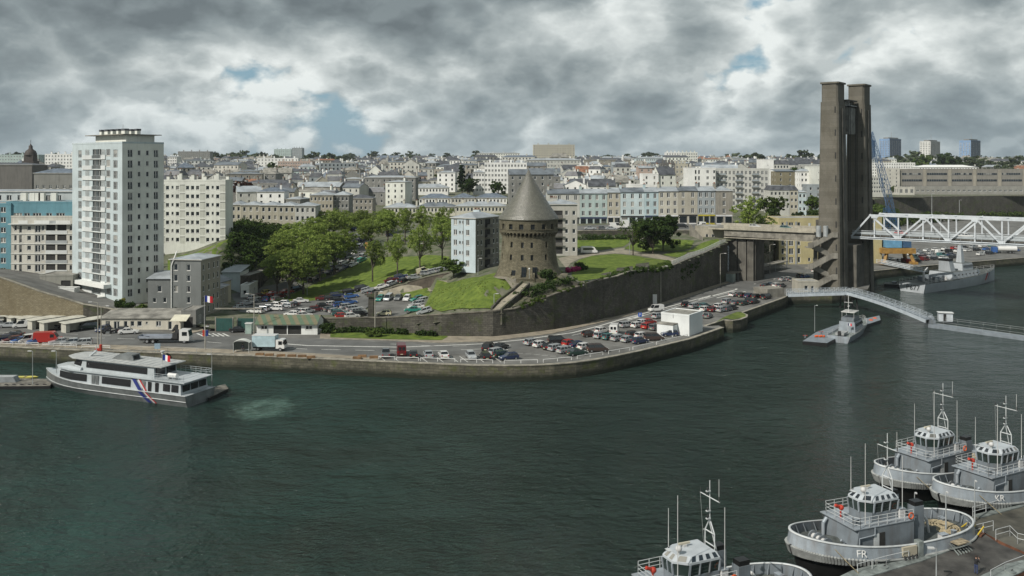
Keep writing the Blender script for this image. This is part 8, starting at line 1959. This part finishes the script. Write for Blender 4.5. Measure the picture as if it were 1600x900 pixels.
# ---- P677 coastguard ship
ps2=G(1446,459,0);pang=radians(35);PD=Vector((cos(pang),sin(pang),0));pc=ps2+PD*26+Vector((-sin(pang),cos(pang),0))*4.7
sh=thing('patrol_ship','long grey coastguard ship numbered P677, stern towards the footbridge','patrol ship',tuple(pc),pang)
def pw(x):return 4.7 if x<4 else 4.7*(1-((x-4)/23.5) ** 2.2)
xs_p=[-26,-20,-12,-4,4,10,15,19,22,24.5,26.5,27.4]
b=MB()
for s in (-1,1):
 vs=[]
 def sheer(x):return 3.0 if x<-8 else 3.0+1.6*((x+8)/35) ** 1.2+(0)
 rows_=[(lambda x:(.82-.6*max(0,x)/27),lambda x:-.8),(lambda x:.95-.18*max(0,x)/27,lambda x:1.2),(lambda x:1.0,sheer)]
 for sf,zf_ in rows_:
  for x in xs_p:vs.append((x,s*pw(x)*sf(x),zf_(x)))
 n=len(xs_p);b.add(vs,[((j*n+i,j*n+i+1,(j+1)*n+i+1,(j+1)*n+i) if s<0 else ((j+1)*n+i,(j+1)*n+i+1,j*n+i+1,j*n+i)) for j in range(2) for i in range(n-1)],SHIPG,True)
b.quad((-26,-3.9,-.8),(-26,-4.7,3.0),(-26,4.7,3.0),(-26,3.9,-.8),SHIPG);b.build('hull',sh)
b=MB();l=[(x,-pw(x)*.99,sheer(x)-.02) for x in xs_p]+[(x,pw(x)*.99,sheer(x)-.02) for x in xs_p[::-1]];b.add(l,[tuple(range(len(l)))],NDECK);b.build('deck',sh)
b=MB();b.prism([(-9,-4.3),(8,-4.2),(13,-2.8),(13,2.8),(8,4.2),(-9,4.3)],2.9,5.6,SHIPG,NDECK,top=[(-8.5,-4.0),(8,-3.8),(11.5,-2.4),(11.5,2.4),(8,3.8),(-8.5,4.0)]);sup=b.build('superstructure',sh)
b=MB();b.prism([(0,-3),(7,-3),(9,-1.8),(9,1.8),(7,3),(0,3)],5.6,8.0,SHIPG,NDECK,top=[(.3,-2.7),(6.6,-2.8),(8.2,-1.6),(8.2,1.6),(6.6,2.8),(.3,2.7)]);b.build('bridge',sh)
b=MB();b.prism([(.8,-3.02),(7,-3.02),(8.95,-1.82),(8.95,1.82),(7,3.02),(.8,3.02)],6.7,7.4,GLD,top=[(.9,-2.94),(6.9,-2.94),(8.6,-1.74),(8.6,1.74),(6.9,2.94),(.9,2.94)]);b.build('bridge_window',sh)
b=MB();b.prism([(3,-1),(5,-1),(5,1),(3,1)],8,14,SHIPG,top=[(3.4,-.5),(4.6,-.5),(4.6,.5),(3.4,.5)]);b.tube((4,0,14),(4,0,18),.18,SHIPG);b.beam((4,-2,13),(4,2,13),.25,.25,SHIPG);b.sphere((4,0,14.6),.6,PIPE);b.tube((4,1.8,13),(4,1.8,16),.05,PIPE,4);b.build('mast',sh)
b=MB();b.prism([(-6,-2.2),(-3,-2.2),(-3,2.2),(-6,2.2)],5.6,9.2,SHIPG,top=[(-6.6,-1.8),(-4.2,-1.8),(-4.2,1.8),(-6.6,1.8)]);b.prism([(-6.7,-1.9),(-4.1,-1.9),(-4.1,1.9),(-6.7,1.9)],9.2,9.9,BLKH);b.build('funnel',sh)
for i in range(7):b=MB();b.tube((-7+i*2.4,-4.35,4.6),(-7+i*2.4,-4.1,4.6),.2,DARKIN,8);b.build('porthole',sh)
for x,y in ((-16,-2.5),(-13,2),(-18,1.5),(-11,-1.5)):b=MB();b.box(x-.9,x+.9,y-.8,y+.8,3,4.6,NAVY_M);b.build('deck_locker',sh)
b=MB();b.beam((-19,0,3),(-19,0,6),.5,.5,PIPE);b.beam((-19,0,6),(-15,1,7.2),.35,.35,PIPE);b.build('deck_crane',sh)
for i in range(3):b=MB();b.tube((-17.5+i*3,-3.5,3),(-17.5+i*3,-3.5,4.4),.45,PIPE,8);b.build('vent',sh)
b=MB()
for s in (-1,1):
 for k in (.5,1.0):b.path([(x,s*pw(x)*.97,sheer(x)+k) for x in xs_p[:4]],.04,PIPE,4);b.path([(x,s*pw(x)*.97,sheer(x)+k) for x in xs_p[6:]],.04,PIPE,4)
 for x in [-26+i*2 for i in range(9)]+[14,17,20,23,26]:b.tube((x,s*pw(x)*.97,sheer(x)),(x,s*pw(x)*.97,sheer(x)+1),.04,PIPE,4)
b.build('railing',sh)
lettering(sh,'P677',2.4,mat('grey_lettering',(.04,.045,.05),.6),(-26.12,-.4,1.5),(-1,0,0))
for i,c in enumerate([(.4,.03,.03),(.55,.55,.55),(.02,.03,.16)]):
 b=MB();x=14.6+i*.9+(.2 if i else -.6);w_=1.3 if i==0 else .6
 f_=lambda x_,z_:-(pw(x_)*(.95-.18*x_/27+(z_-1.2)/(sheer(x_)-1.2)*(.05+.18*x_/27))+.04)
 b.add([(x,f_(x,1.3),1.3),(x+w_,f_(x+w_,1.3),1.3),(x+w_+.8,f_(x+w_+.8,sheer(x)-.1),sheer(x)-.1),(x+.8,f_(x+.8,sheer(x)-.1),sheer(x)-.1)],[(0,1,2,3)],mat('stripe_ship_%d' % i,c,.5));b.build('hull_stripe',sh)
# ---- small patrol boat on its float beside the gangway
pbx=G(1309,536,0);ba=radians(55);BD=Vector((cos(ba),sin(ba),0));bc=pbx+BD*12
pt=thing('patrol_boat','grey and white harbour patrol boat with an open flybridge by the footbridge','patrol boat',tuple(bc),ba)
def bw(x):return 2.7 if x<2 else 2.7*(1-((x-2)/10.2) ** 2.2)
xs_b=[-11.5,-7,-2,2,5,7.5,9.5,11,12]
b=MB()
for s in (-1,1):
 vs=[]
 for sf,zf_ in [(.75,lambda x:-.4),(1.0,lambda x:1.6+1.1*max(0,(x+2)/14) ** 1.5)]:
  for x in xs_b:vs.append((x,s*bw(x)*(sf if sf==1 else sf*(1-.5*max(0,x)/12)),zf_(x)))
 n=len(xs_b);b.add(vs,[(i,i+1,n+i+1,n+i) if s<0 else (n+i,n+i+1,i+1,i) for i in range(n-1)],NAVY_L,True)
b.quad((-11.5,-2,-.4),(-11.5,-2.7,1.6),(-11.5,2.7,1.6),(-11.5,2,-.4),NAVY_L);l=[(x,-bw(x)*.96,1.25+1.1*max(0,(x+2)/14) ** 1.5) for x in xs_b]+[(x,bw(x)*.96,1.25+1.1*max(0,(x+2)/14) ** 1.5) for x in xs_b[::-1]];b.add(l,[tuple(range(len(l)))],PST);b.build('hull',pt)
b=MB();b.prism([(-4,-2),(3.5,-2),(5.5,-1),(5.5,1),(3.5,2),(-4,2)],1.3,3.9,NAVY_L,NDECK,top=[(-4,-1.8),(2.8,-1.8),(4,-.9),(4,.9),(2.8,1.8),(-4,1.8)]);b.build('cabin',pt)
b=MB();b.prism([(-3,-2.0),(3.45,-1.98),(5.2,-1),(5.2,1),(3.45,1.98),(-3,2.0)],2.7,3.4,GLD,top=[(-3,-1.92),(3.1,-1.92),(4.6,-.95),(4.6,.95),(3.1,1.92),(-3,1.92)]);b.build('windows',pt)
b=MB();b.box(-3.5,1.5,-1.5,1.5,3.92,4.7,NAVY_M);b.box(-3.2,1.2,-1.6,1.6,6.0,6.12,WHV)
for x in (-3,1):
 for y in (-1.4,1.4):b.tube((x,y,4.7),(x,y,6.0),.05,PIPE,4)
b.build('flybridge',pt)
b=MB();b.tube((-2.5,0,6.1),(-2.5,0,10.2),.08,PIPE);b.beam((-2.5,-1,8.4),(-2.5,1,8.4),.1,.1,PIPE);b.box(-2.7,-1.7,-.15,.15,7.4,7.55,WHV);b.build('mast',pt)
b=MB();b.side([(-10.5,1.6),(-7.2,1.6),(-6.6,2.1),(-10.5,2.1)],-1,1,mat('grey_inflatable',(.3,.31,.31),.7));b.box(-11,-10.4,-.3,.3,1.7,2.6,DKM);b.build('tender',pt)
b=MB()
for s in (-1,1):
 for k in (.5,.95):b.path([(x,s*bw(x)*.95,1.3+1.1*max(0,(x+2)/14) ** 1.5+k) for x in xs_b],.03,PIPE,4)
 for x in xs_b:b.tube((x,s*bw(x)*.95,1.2+1.1*max(0,(x+2)/14) ** 1.5),(x,s*bw(x)*.95,2.25+1.1*max(0,(x+2)/14) ** 1.5),.03,PIPE,4)
b.build('railing',pt)
STL=mat('grey_steel_deck',(.2,.23,.255),.6,.1,var=.12,scale=.8,stain=.15);GWY=mat('gangway_steel',(.46,.51,.55),.45,.15,var=.08,scale=.8,stain=.15)
fl=[tuple(G(x,y,.9))[:2] for x,y in [(1254,533),(1292,536),(1320,521),(1345,510),(1376,500),(1374,493),(1340,500),(1305,508),(1275,519)]]
slab('float',fl,-.5,.9,STL,BLKH,kind='structure')
def buoys(px,py,lab):
 t=thing('mooring_buoy',lab,'buoy',tuple(G(px,py,.1)));b=MB();b.sphere((0,0,.35),.75,LIFE,12);b.build('ball',t);b=MB();b.lathe([(.76,.25),(.78,.4),(.74,.55)],WHV,12);b.build('band',t)
buoys(1361,505,'orange and white ball buoy hanging by the float, nearer the boat');buoys(1367,502,'orange and white ball buoy by the float, nearer the gangway')
lamp('float_pole','thin white pole with a small board on the float by the patrol boat',G(1273,518,.9),6.4,.5,(1,0),head=.2)
for px,py,lab in [(1258,528,'small grey bollard on the corner of the float'),(1283,522,'red-topped bollard beside the patrol boat tender')]:
 t=thing('bollard',lab,'bollard',tuple(G(px,py,.9)));b=MB();b.tube((0,0,0),(0,0,.7),.2,NAVY_M,8);b.build('post',t);b=MB();b.box(-.5,.5,-.1,.1,.5,.65,REDM);b.build('bar',t)
p=G(1281,527,.9);t=thing('fender_heap','heap of orange fenders lying on the float','fenders',tuple(p));b=MB()
for i in range(5):b=MB();b.sphere((i*.5-1,.3*(i % 2),.25),.3,LIFE,8);b.build('fender',t)
# ---- footbridge and floating walkway
A1,A2,A3=Vector((*XY(1230,263),4.0)),Vector((*XY(1326,262),4.7)),Vector((*XY(1452,232),1.7))
gw=thing('footbridge','pale grey steel footbridge bending down from the quay to the floating walkway','footbridge',(0,0,0))
for nm,a_,c_,arch in (('landing_span',A1,A2,0),('sloping_span',A2,A3,.9)):
 d=(c_-a_);dh=Vector((d.x,d.y,0)).normalized();sd=Vector((dh.y,-dh.x,0))*1.15;n=14;L=d.length
 P_l=[a_.lerp(c_,i/n)+Vector((0,0,arch*4*(i/n)*(1-i/n)*.6)) for i in range(n+1)]
 for s in (-1,1):
  b=MB()
  for p,q in zip(P_l,P_l[1:]):b.beam(p+sd*s+Vector((0,0,-.1)),q+sd*s+Vector((0,0,-.1)),.16,.85,GWY)
  b.build('girder',gw)
  b=MB()
  for p,q in zip(P_l,P_l[1:]):
   for hh in (.75,1.15,1.5):b.beam(p+sd*s+Vector((0,0,hh)),q+sd*s+Vector((0,0,hh)),.06,.06,GWY)
   b.beam(p+sd*s,p+sd*s+Vector((0,0,1.5)),.07,.07,GWY);b.beam(p+sd*s+Vector((0,0,.3)),q+sd*s+Vector((0,0,1.5)),.04,.04,GWY)
  b.build('handrail',gw)
 b=MB()
 for p,q in zip(P_l,P_l[1:]):b.quad(p+sd+Vector((0,0,.33)),p-sd+Vector((0,0,.33)),q-sd+Vector((0,0,.33)),q+sd+Vector((0,0,.33)),STL)
 b.build('walkway',gw)
b=MB();c=A2
for dx,dy in ((-1,-1),(1,-1),(1,1),(-1,1)):b=MB();b.tube(c+Vector((dx*1.6,dy*1.6,-.4)),Vector((c.x+dx*1.9,c.y+dy*1.9,-1)),.22,DKM,8);b.build('pile',gw)
for dx in (-1,1):b=MB();b.beam(c+Vector((dx*1.6,-1.6,-1)),Vector((c.x-dx*1.6,c.y-1.6,.6)),.15,.15,DKM);b.build('brace',gw)
wk_=[G(x,y,.8) for x,y in [(1453,506),(1600,526),(1760,548)]];b=MB();ribbon(b,wk_,-1.1,1.9,-.3,.8,STL);b.build('floating_walkway',kind='structure')
hrail('railing','rust-posted handrail on the near edge of the floating walkway',[G(1455,507,.8),G(1600,527.5,.8),G(1760,550,.8)],1.0,3,m=RAIL)
hrail('railing','handrail on the far edge of the floating walkway',[G(1458,500,.8),G(1600,518,.8),G(1760,540,.8)],1.0,3,m=RAIL)
p=G(1467,502,.8);bt=thing('walkway_kiosk','small white kiosk with a dark door on the floating walkway','kiosk',(p.x,p.y,.8),radians(-14))
b=MB();b.box(0,3.4,0,1.8,0,2.2,mat('kiosk_white',(.5,.54,.57),.6));b.build('wall',bt);b=MB();b.box(-.2,3.6,-.3,2.0,2.22,2.35,WHV);b.build('roof',bt);b=MB();b.box(1.1,1.8,-.04,-.005,.1,1.9,DARKIN);b.build('door',bt)
p=G(1455,506,.8);t=thing('pontoon_winch','grey drum winch at the lower end of the footbridge','winch',tuple(p));b=MB();b.box(-.8,.8,-.8,.8,0,1.2,NAVY_M);b.build('housing',t);b=MB();b.tube((0,-.9,1.6),(0,.9,1.6),.45,NAVY_L,10);b.build('drum',t)
hrail('quay_railing','white tall railing above the concrete landing of the footbridge',[G(1229,463,5.6),G(1262,459,5.6)],1.1,1.6,m=WHV)
# far gangway, barge, crane
gl=[Vector((*XY(1373,350),4)),Vector((*XY(1446,325),3.2))];t=thing('ship_gangway','white railed gangway leading to the coastguard ship','gangway',(0,0,0));d=(gl[1]-gl[0]);sd=Vector((d.y,-d.x,0)).normalized()*1.1
b=MB();b.quad(gl[0]+sd,gl[1]+sd,gl[1]-sd,gl[0]-sd,STL);b.build('deck',t)
for s in (-1,1):
 b=MB()
 for hh in (.0,.6,1.2):b.beam(gl[0]+sd*s+Vector((0,0,hh)),gl[1]+sd*s+Vector((0,0,hh)),.12,.16,WHS)
 for i in range(9):b.beam(gl[0].lerp(gl[1],i/8)+sd*s,gl[0].lerp(gl[1],i/8)+sd*s+Vector((0,0,1.2)),.1,.1,WHS)
 b.build('handrail',t)
p=G(1381,449,0);t=thing('work_barge','flat dark work barge moored between the pylon and the grey ship','barge',tuple(p),radians(-10));b=MB();b.prism([(0,0),(7.5,-2),(9,3),(1.5,5)],-.3,1.2,BLKH,NDECK);b.build('hull',t);b=MB();b.box(3,4.4,1,2.2,1.21,1.9,NAVY_M);b.build('deck_box',t)
CRB=mat('crane_blue',(.045,.10,.19),.5,var=.15,scale=1);CRL=mat('crane_cab_blue',(.13,.30,.46),.5,stain=.2);CRO=mat('crane_orange',(.33,.19,.05),.6,var=.15,stain=.3)
bx_,by_=XY(1399,356);cr_=thing('harbour_crane','blue lattice-jib harbour crane on an orange portal behind the pylon','crane',(bx_,by_,QZ),0)
b=MB()
for sx_ in (-6,6):
 for sy_ in (-4,4):b.beam((sx_,sy_,0),(sx_*.7,sy_*.6,5.5),1.1,1.1,CRO)
b.box(-6.4,6.4,-4,4,4.2,6.2,CRO,True);b.box(-7,-5,-4.6,4.6,0,.9,CRO);b.box(5,7,-4.6,4.6,0,.9,CRO);b.build('portal',cr_)
b=MB();b.box(-4.5,1.5,-2.5,2.5,6.4,10.4,CRL);b.box(1.5,5.5,-2,2,6.4,9.2,CRB);b.build('machine_house',cr_)
def lattice(name,a,c,w0,w1,n,m,par):
 b=MB();a,c=Vector(a),Vector(c);d=(c-a).normalized();s1=d.cross(Vector((0,1,0))).normalized();s2=d.cross(s1)
 cs=[[a.lerp(c,i/n)+(s1*u_+s2*v_)*(w0+(w1-w0)*abs(2*i/n-1))/2 for i in range(n+1)] for u_,v_ in ((-1,-1),(1,-1),(1,1),(-1,1))]
 for l in cs:
  for p_,q_ in zip(l,l[1:]):b.beam(p_,q_,.16,.16,m)
 for k in range(4):
  l,r_=cs[k],cs[(k+1) % 4]
  for i in range(n):b.beam(l[i],r_[i+1],.08,.08,m);b.beam(l[i],r_[i],.08,.08,m)
 b.build(name,par)
tipx=XY(1358,366)[0]-bx_
lattice('jib',(1.5,0,9.5),(tipx,8,52.5),2.6,.9,22,CRB,cr_)
lattice('tower_frame',(-3,0,10.4),(-3.6,0,22),2.0,1.6,8,CRB,cr_);lattice('tower_frame',(3.5,0,9.2),(-3.4,0,22.5),1.4,1.0,8,CRB,cr_)
b=MB();b.tube((-3.4,0,22.5),(tipx,8,52.5),.12,CRB,4);b.tube((-3.4,.8,22.5),(tipx+3,7,44),.1,CRB,4);b.tube((tipx,8,52.5),(tipx-.5,8,30),.06,DKM,4);b.build('stay_cable',cr_)
# ---------------------------------------------------------------- street furniture and small things
GRNP=mat('gate_green',(.02,.075,.065),.6,var=.1,stain=.2);STOP=mat('blue_sign',(.02,.09,.4),.5)
for px,py,h,ax,lab in [(1032.5,474,10.4,1,'tall street lamp against the wall under the gravel lawn'),(1125.5,447,10.4,1,'tall street lamp where the white railing ends'),(1203,428,10.4,1,'tall street lamp by the long canopy'),
 (586,521,9.6,1,'street lamp rising out of the round shrub by the long dark wall'),(900,507,9.5,1,'short-armed street lamp at the bend of the dark wall'),(397,526,9.6,-1,'street lamp between the green gates and the double garage'),(153,543,9.6,-1,'concrete street lamp by the river edge above the ferry bow'),
 (158,545,9.0,1,'slim lamp with camera boxes beside the concrete lamp'),(320.5,547,5.0,1,'slim pole by the ferry stern on the quay pavement')]:
 lamp('street_lamp',lab,G(px,py,QZ),h,1.3 if h>8 else .3,(ax,-.2),tk=.13,col=mat('lamp_concrete',(.36,.34,.29),.8))
for px,py,h,lab in [(656,428,9,'double-headed lamp beside the tall slender plane tree'),(450,468,5.5,'double globe lamp post at the tip of the lawn under the trees'),(480,462,5.5,'globe lamp post a little up the street under the trees'),(747,430,4.5,'small globe lamp at the top of the mound'),(772,484,3.2,'small white-headed lamp at the foot of the mound ramp'),(984,398,5,'thin lamp post on the path of the upper lawn')]:
 lamp('park_lamp',lab,GT(px,py),h,.45,(1,0),two='double' in lab,tk=.09)
for px,py,lab in [(51,600,'thin lamp pole on the floating jetty next to the quay corner'),(88,600,'thin lamp pole on the floating jetty by the ferry bow'),(331,606,'thin lamp pole on the floating jetty at the ferry stern')]:lamp('jetty_lamp',lab,G(px,py,.6),6.2,.3,(-1,0),tk=.08)
# white tubular rails on the quay edge
rs=[(592,563.5),(617,564.5),(620,565),(654,565.8),(657,566),(711,567.5),(720,568),(770,569.5),(788,570),(840,569),(849,568.5),(893,564.5),(902,563),(942,556.5),(951,555),(984,549.5),(989,548.5),(1021,541.5),(1026,540.5),(1074,529)]
segs=list(zip(rs[::2],rs[1::2]));nm=['first','second','third','fourth','fifth','sixth','seventh','eighth','ninth','tenth']
for i,(a_,c_) in enumerate(segs):hrail('guard_rail',f'white tubular guard rail at the river edge, {nm[i]} counting from the wooden planters',[G(a_[0],a_[1]-2,QZ+.16),G(c_[0],c_[1]-2,QZ+.16)],.62,2.6,WHV,1,'guard rail',.06)
for i,(xa,ya,xb,yb4) in enumerate([(0,538.5,60,540.5),(66,541,120,543),(128,543.5,172,545.5)]):hrail('guard_rail',f'white tubular guard rail before the cars above the ferry, {nm[i]} one',[G(xa,ya,QZ+.16),G(xb,yb4,QZ+.16)],.7,2.6,WHV,2,'guard rail',.05)
hrail('guard_rail','thin grey railing along the pavement beside the flatbed lorry',[G(200,548,QZ+.15),G(262,550.5,QZ+.15),G(330,552,QZ+.15)],1.0,2.4,RAIL,1)
for i in range(9):                                       # timber planters on the pavement
 x,y=[(406,556.5),(421,557.5),(439,558.5),(456,559),(472,559.5),(486,561),(558,562),(566,559.5),(584,561)][i]
 t=thing('timber_block',f'brown timber block lying on the pavement, {nm[i]} of the line starting from the bus shelter','timber block',tuple(G(x,y-1.5,QZ+.13)),radians(5*(i % 3)),'timber blocks on the pavement');b=MB();b.box(-.85,.85,-.35,.35,0,.4,mat('timber_brown',(.2,.12,.06),.9,var=.2));b.build('block',t);b=MB();b.box(-.8,.8,-.3,.3,.41,.46,MATS['timber_brown']);b.build('lid',t)
# bus shelter
p=G(377,551,QZ+.13);t=thing('bus_shelter','white arched bus shelter with a person inside on the quay pavement','bus shelter',tuple(p));fm=mat('shelter_frame',(.55,.57,.55),.5)
for x in (-1.6,1.6):
 for y in (-.1,1.4):b=MB();b.tube((x,y,0),(x,y,2.1),.05,fm);b.build('post',t)
b=MB();n=8;vs=[(x_,y_,2.1+.55*sin(pi*i/n)) for i in range(n+1) for x_,y_ in ((-1.75+3.5*i/n,-.3),(-1.75+3.5*i/n,1.6))]
b.add(vs,[(2*i,2*i+2,2*i+3,2*i+1) for i in range(n)],mat('shelter_roof',(.62,.63,.58),.4));b.build('roof',t)
b=MB();b.box(-1.6,1.6,1.38,1.4,.3,2.0,mat('shelter_glass',(.16,.18,.17),.1));b.build('back_panel',t);b=MB();b.box(-1.61,-1.58,0,1.35,.3,2.0,MATS['shelter_glass']);b.build('side_panel',t);b=MB();b.box(-1.2,1.2,.95,1.3,.42,.48,RAIL);b.build('bench',t)
person('person in dark clothes standing inside the arched bus shelter',(p.x+.1,p.y+.7,QZ+.13),radians(-90),1.0,(.03,.035,.05),(.03,.03,.035))
person('person in dark coat walking by the green gates',tuple(G(325,517,QZ+.01)),radians(100),1.0,(.02,.02,.025),(.03,.03,.05))
p=G(389,521,QZ);t=thing('phone_kiosk','pale green glass kiosk at the foot of the green gates','kiosk',tuple(p));b=MB();b.box(-.7,.7,-.6,.6,0,2.3,mat('kiosk_green',(.3,.38,.34),.3));b.build('cabin',t);b=MB();b.box(-.8,.8,-.7,.7,2.31,2.5,WHV);b.build('roof',t)
for x0,x1,lab in ((337,363,'dark green solid gate standing open on the side of the grey house'),(371,399,'dark green solid gate on the side of the double garage')):
 a_,c_=G(x0,518,QZ),G(x1,518.5,QZ);t=thing('yard_gate',lab,'gate',tuple(a_));W_=(c_-a_).length;n=max(3,int(W_/.55))
 for i in range(n):b=MB();b.box(W_*i/n+.015,W_*(i+1)/n-.015,-.04+.02*(i % 2),.05,.1,3.1,GRNP);b.build('panel',t)
 b=MB();b.box(-.15,.1,-.1,.15,0,3.4,M_CONC);b.box(W_-.1,W_+.15,-.1,.15,0,3.4,M_CONC);b.build('gate_post',t)
a_=G(331,508,QZ);t=thing('gate_beam','long pale beam over the green gates','beam',tuple(a_));b=MB();b.box(0,11.5,2.2,2.5,3.5,3.8,M_CONC);b.build('beam',t)
# red and grey boxes by the river
p=G(153,548,QZ+.13);t=thing('red_box','red plastic seat-like box on the river pavement above the ferry','box',tuple(p));b=MB();b.box(-.5,.8,-.3,.3,0,.45,REDM);b.build('base',t);b=MB();b.box(.4,.8,-.3,.3,.46,1.3,REDM);b.build('back',t)
p=G(246,551,QZ+.13);t=thing('info_panel','pale blue panel on a post beside the flatbed lorry','panel',tuple(p));b=MB();b.box(-.6,.6,-.06,.06,.8,1.9,mat('panel_blue',(.3,.4,.48),.5));b.build('board',t);b=MB();b.tube((0,.1,0),(0,.1,1.9),.06,RAIL);b.build('post',t)
p=G(254,553,QZ+.13);t=thing('white_bollard','white mushroom bollard on the coping behind the ferry roof','bollard',tuple(p));b=MB();b.tube((0,0,0),(0,0,.5),.25,WHV,10);b.build('post',t);b=MB();b.tube((0,0,.5),(0,0,.65),.45,WHV,10);b.build('cap',t)
p=G(330,525,QZ);t=thing('blue_bin','small blue and white box beside the foot of the flagpole','box',tuple(p-Vector((1,0,0))));b=MB();b.box(-.3,.3,-.25,.25,0,1.3,mat('bin_blue',(.02,.04,.2),.5));b.build('bin',t);b=MB();b.box(-.9,-.35,-.25,.25,0,1.3,REDM);b.build('box',t)
for px,py,lab,m in [(1000,505,'blue parking sign on a thin post between road and car rows',STOP),(1006,482,'white sign board against the foot of the rocky wall',WHV),(574,392,'orange advertising panel beside the tree-lined street',mat('orange_panel',(.55,.28,.1),.6))]:
 big='blue' not in lab;p=GT(px,py) if py<450 else G(px,py,QZ);t=thing('sign',lab,'sign',tuple(p));b=MB();hh,ww=(2.6,.8) if big else (1.0,.45);z0=.6 if big else 1.6
 if py==482:p=G(1022,478,QZ);t.location=p
 b.box(-ww,ww,-.05,.05,z0,z0+hh,m);b.build('board',t);b=MB();b.tube((0,.08,0),(0,.08,z0+hh),.05,RAIL);b.build('post',t)
 if not big:lettering(t,'P',.8,WHV,(0,-.07,z0+.5),(0,-1,0))
# dark stone pillar in the car park
p=GT(578,497);p=G(578,498,3.2);t=thing('stone_pillar','dark stone pillar with a wide capital standing in the car park','pillar',(p.x,p.y+2,3.05));b=MB();b.prism([(-.75,-.75),(.75,-.75),(.75,.75),(-.75,.75)],0,5.4,M_WALLD,top=[(-.6,-.6),(.6,-.6),(.6,.6),(-.6,.6)]);b.build('shaft',t)
b=MB();b.box(-1.0,1.0,-1.0,1.0,5.41,5.8,M_WALLD);b.box(-1.6,1.6,-.5,.5,5.81,6.2,M_WALLD);b.build('capital',t)
# motorcycles and rubbish of the garages
for px,py,lab in [(88,514,'dark motorcycle parked in the mouth of the fourth garage'),(99,516,'dark motorcycle leaning between the last two garages'),(168,522,'motorcycle parked behind the dark blue hatchback')]:
 t=thing('motorcycle',lab,'motorcycle',tuple(G(px,py,QZ)),radians(200));b=MB();b.tube((0,-.05,.32),(0,.05,.32),.32,TYRE,12);wm_=b.mesh('wheel');inst('wheel',wm_,t,(-.7,0,0));inst('wheel',wm_,t,(.7,0,0))
 b=MB();b.side([(-.75,.75),(-.1,.6),(.45,.75),(.5,.95),(.1,1.0),(-.3,.85),(-.8,.95)],-.13,.13,BLKH);b.box(-.3,.3,-.12,.12,.3,.62,GRM);b.build('body',t);b=MB();b.beam((.7,0,.35),(.5,0,1.1),.06,.06,GRM);b.beam((.5,-.3,1.1),(.5,.3,1.1),.05,.05,DKM);b.build('handlebar',t)
# floating jetties around the ferry
JW=mat('jetty_wood',(.17,.16,.135),.9,var=.3,scale=1)
for poly,nm_ in (([(-40,604),(78,603),(84,592),(-40,590)],'floating_jetty'),([(326,622),(357,607),(352,600),(320,608)],'floating_jetty')):
 o=slab(nm_,[tuple(G(x,y,.6))[:2] for x,y in poly],-.5,.6,JW,BLKH,kind='structure')
for i in range(6):
 t=thing('tyre_fender',f'black tyre fender hanging on the jetty by the ferry bow, {nm[i]} towards the ferry','tyre fender',tuple(G(10+i*12,604.5,.2)),0,'tyre fenders on the jetty');b=MB();b.lathe([(.28,-.14),(.55,-.1),(.6,0),(.55,.1),(.28,.14),(.28,-.14)],TYRE,12);o=b.build('tyre',t);o.rotation_euler=(pi/2,0,0)
p=G(12,596,.6);t=thing('jetty_box','flat grey equipment box on the floating jetty','box',tuple(p));b=MB();b.side([(-2,0),(2,0),(1.5,1.0),(-2,1.0)],-.8,.8,GRM);b.build('box',t);b=MB();b.box(-2,1.5,-.8,.8,1.01,1.07,RAIL);b.build('lid',t)
p=G(41,592,.2);t=thing('dinghy','small yellow dinghy tied behind the floating jetty','dinghy',tuple(p));b=MB();b.prism([(-1.6,-.4),(1.2,-.5),(2.0,0),(1.2,.5),(-1.6,.4)],0,.45,mat('dinghy_yellow',(.5,.45,.1),.5),top=[(-1.8,-.6),(1.3,-.7),(2.4,0),(1.3,.7),(-1.8,.6)]);b.build('hull',t);b=MB();b.box(-.3,0,-.6,.6,.46,.52,WOOD);b.build('thwart',t)
# lamp masts across the river and on the rampart
for px,Y,h,lab in [(1456,600,20,'mast lamp on the grass slope behind the crane'),(1499,640,14,'mast lamp above the truss in front of the rampart'),(1470,470,13,'brown pole rising from the far quay cars')]:lamp('street_lamp',lab,Vector((*XY(px,Y),3)),h,.6,(1,0),tk=.25,head=1.2)
bh2,_,_=blk('storage_shed','beige shed with a white tank on the far quay under the bridge span','shed',1503,1531,390,446,8,BEIGE,GRAVEL,n=2,floors=1,fh=3,zb=QZ-.1,side=False)
# people by the road, gulls are too small to see
p=VA+VD*31+Vector((-VD.y,VD.x,0))*1.0
for i,(q,lab) in enumerate([(31,'person in dark clothes on the viaduct pavement near the pylon'),(32.2,'second walker in a grey coat beside the one in dark clothes')]):
 c=VA+VD*q+Vector((-VD.y,VD.x,0))*.9;person(lab,(c.x,c.y,20.63),radians(-28),1.0,(.03,.03,.04) if i==0 else (.12,.12,.12),(.03,.03,.04))
# ---------------------------------------------------------------- air
hz_=bpy.data.materials.new('air');hz_.use_nodes=True;t=NT(hz_.node_tree)
pv=t.n('ShaderNodeVolumePrincipled',None,Color=(.80,.88,.95),Density=.00006,Anisotropy=.2);t.n('ShaderNodeOutputMaterial',None,Volume=pv.outputs[0])
b=MB();b.box(-4500,4500,-900,7200,-4,110,hz_);b.build('haze',kind='stuff')
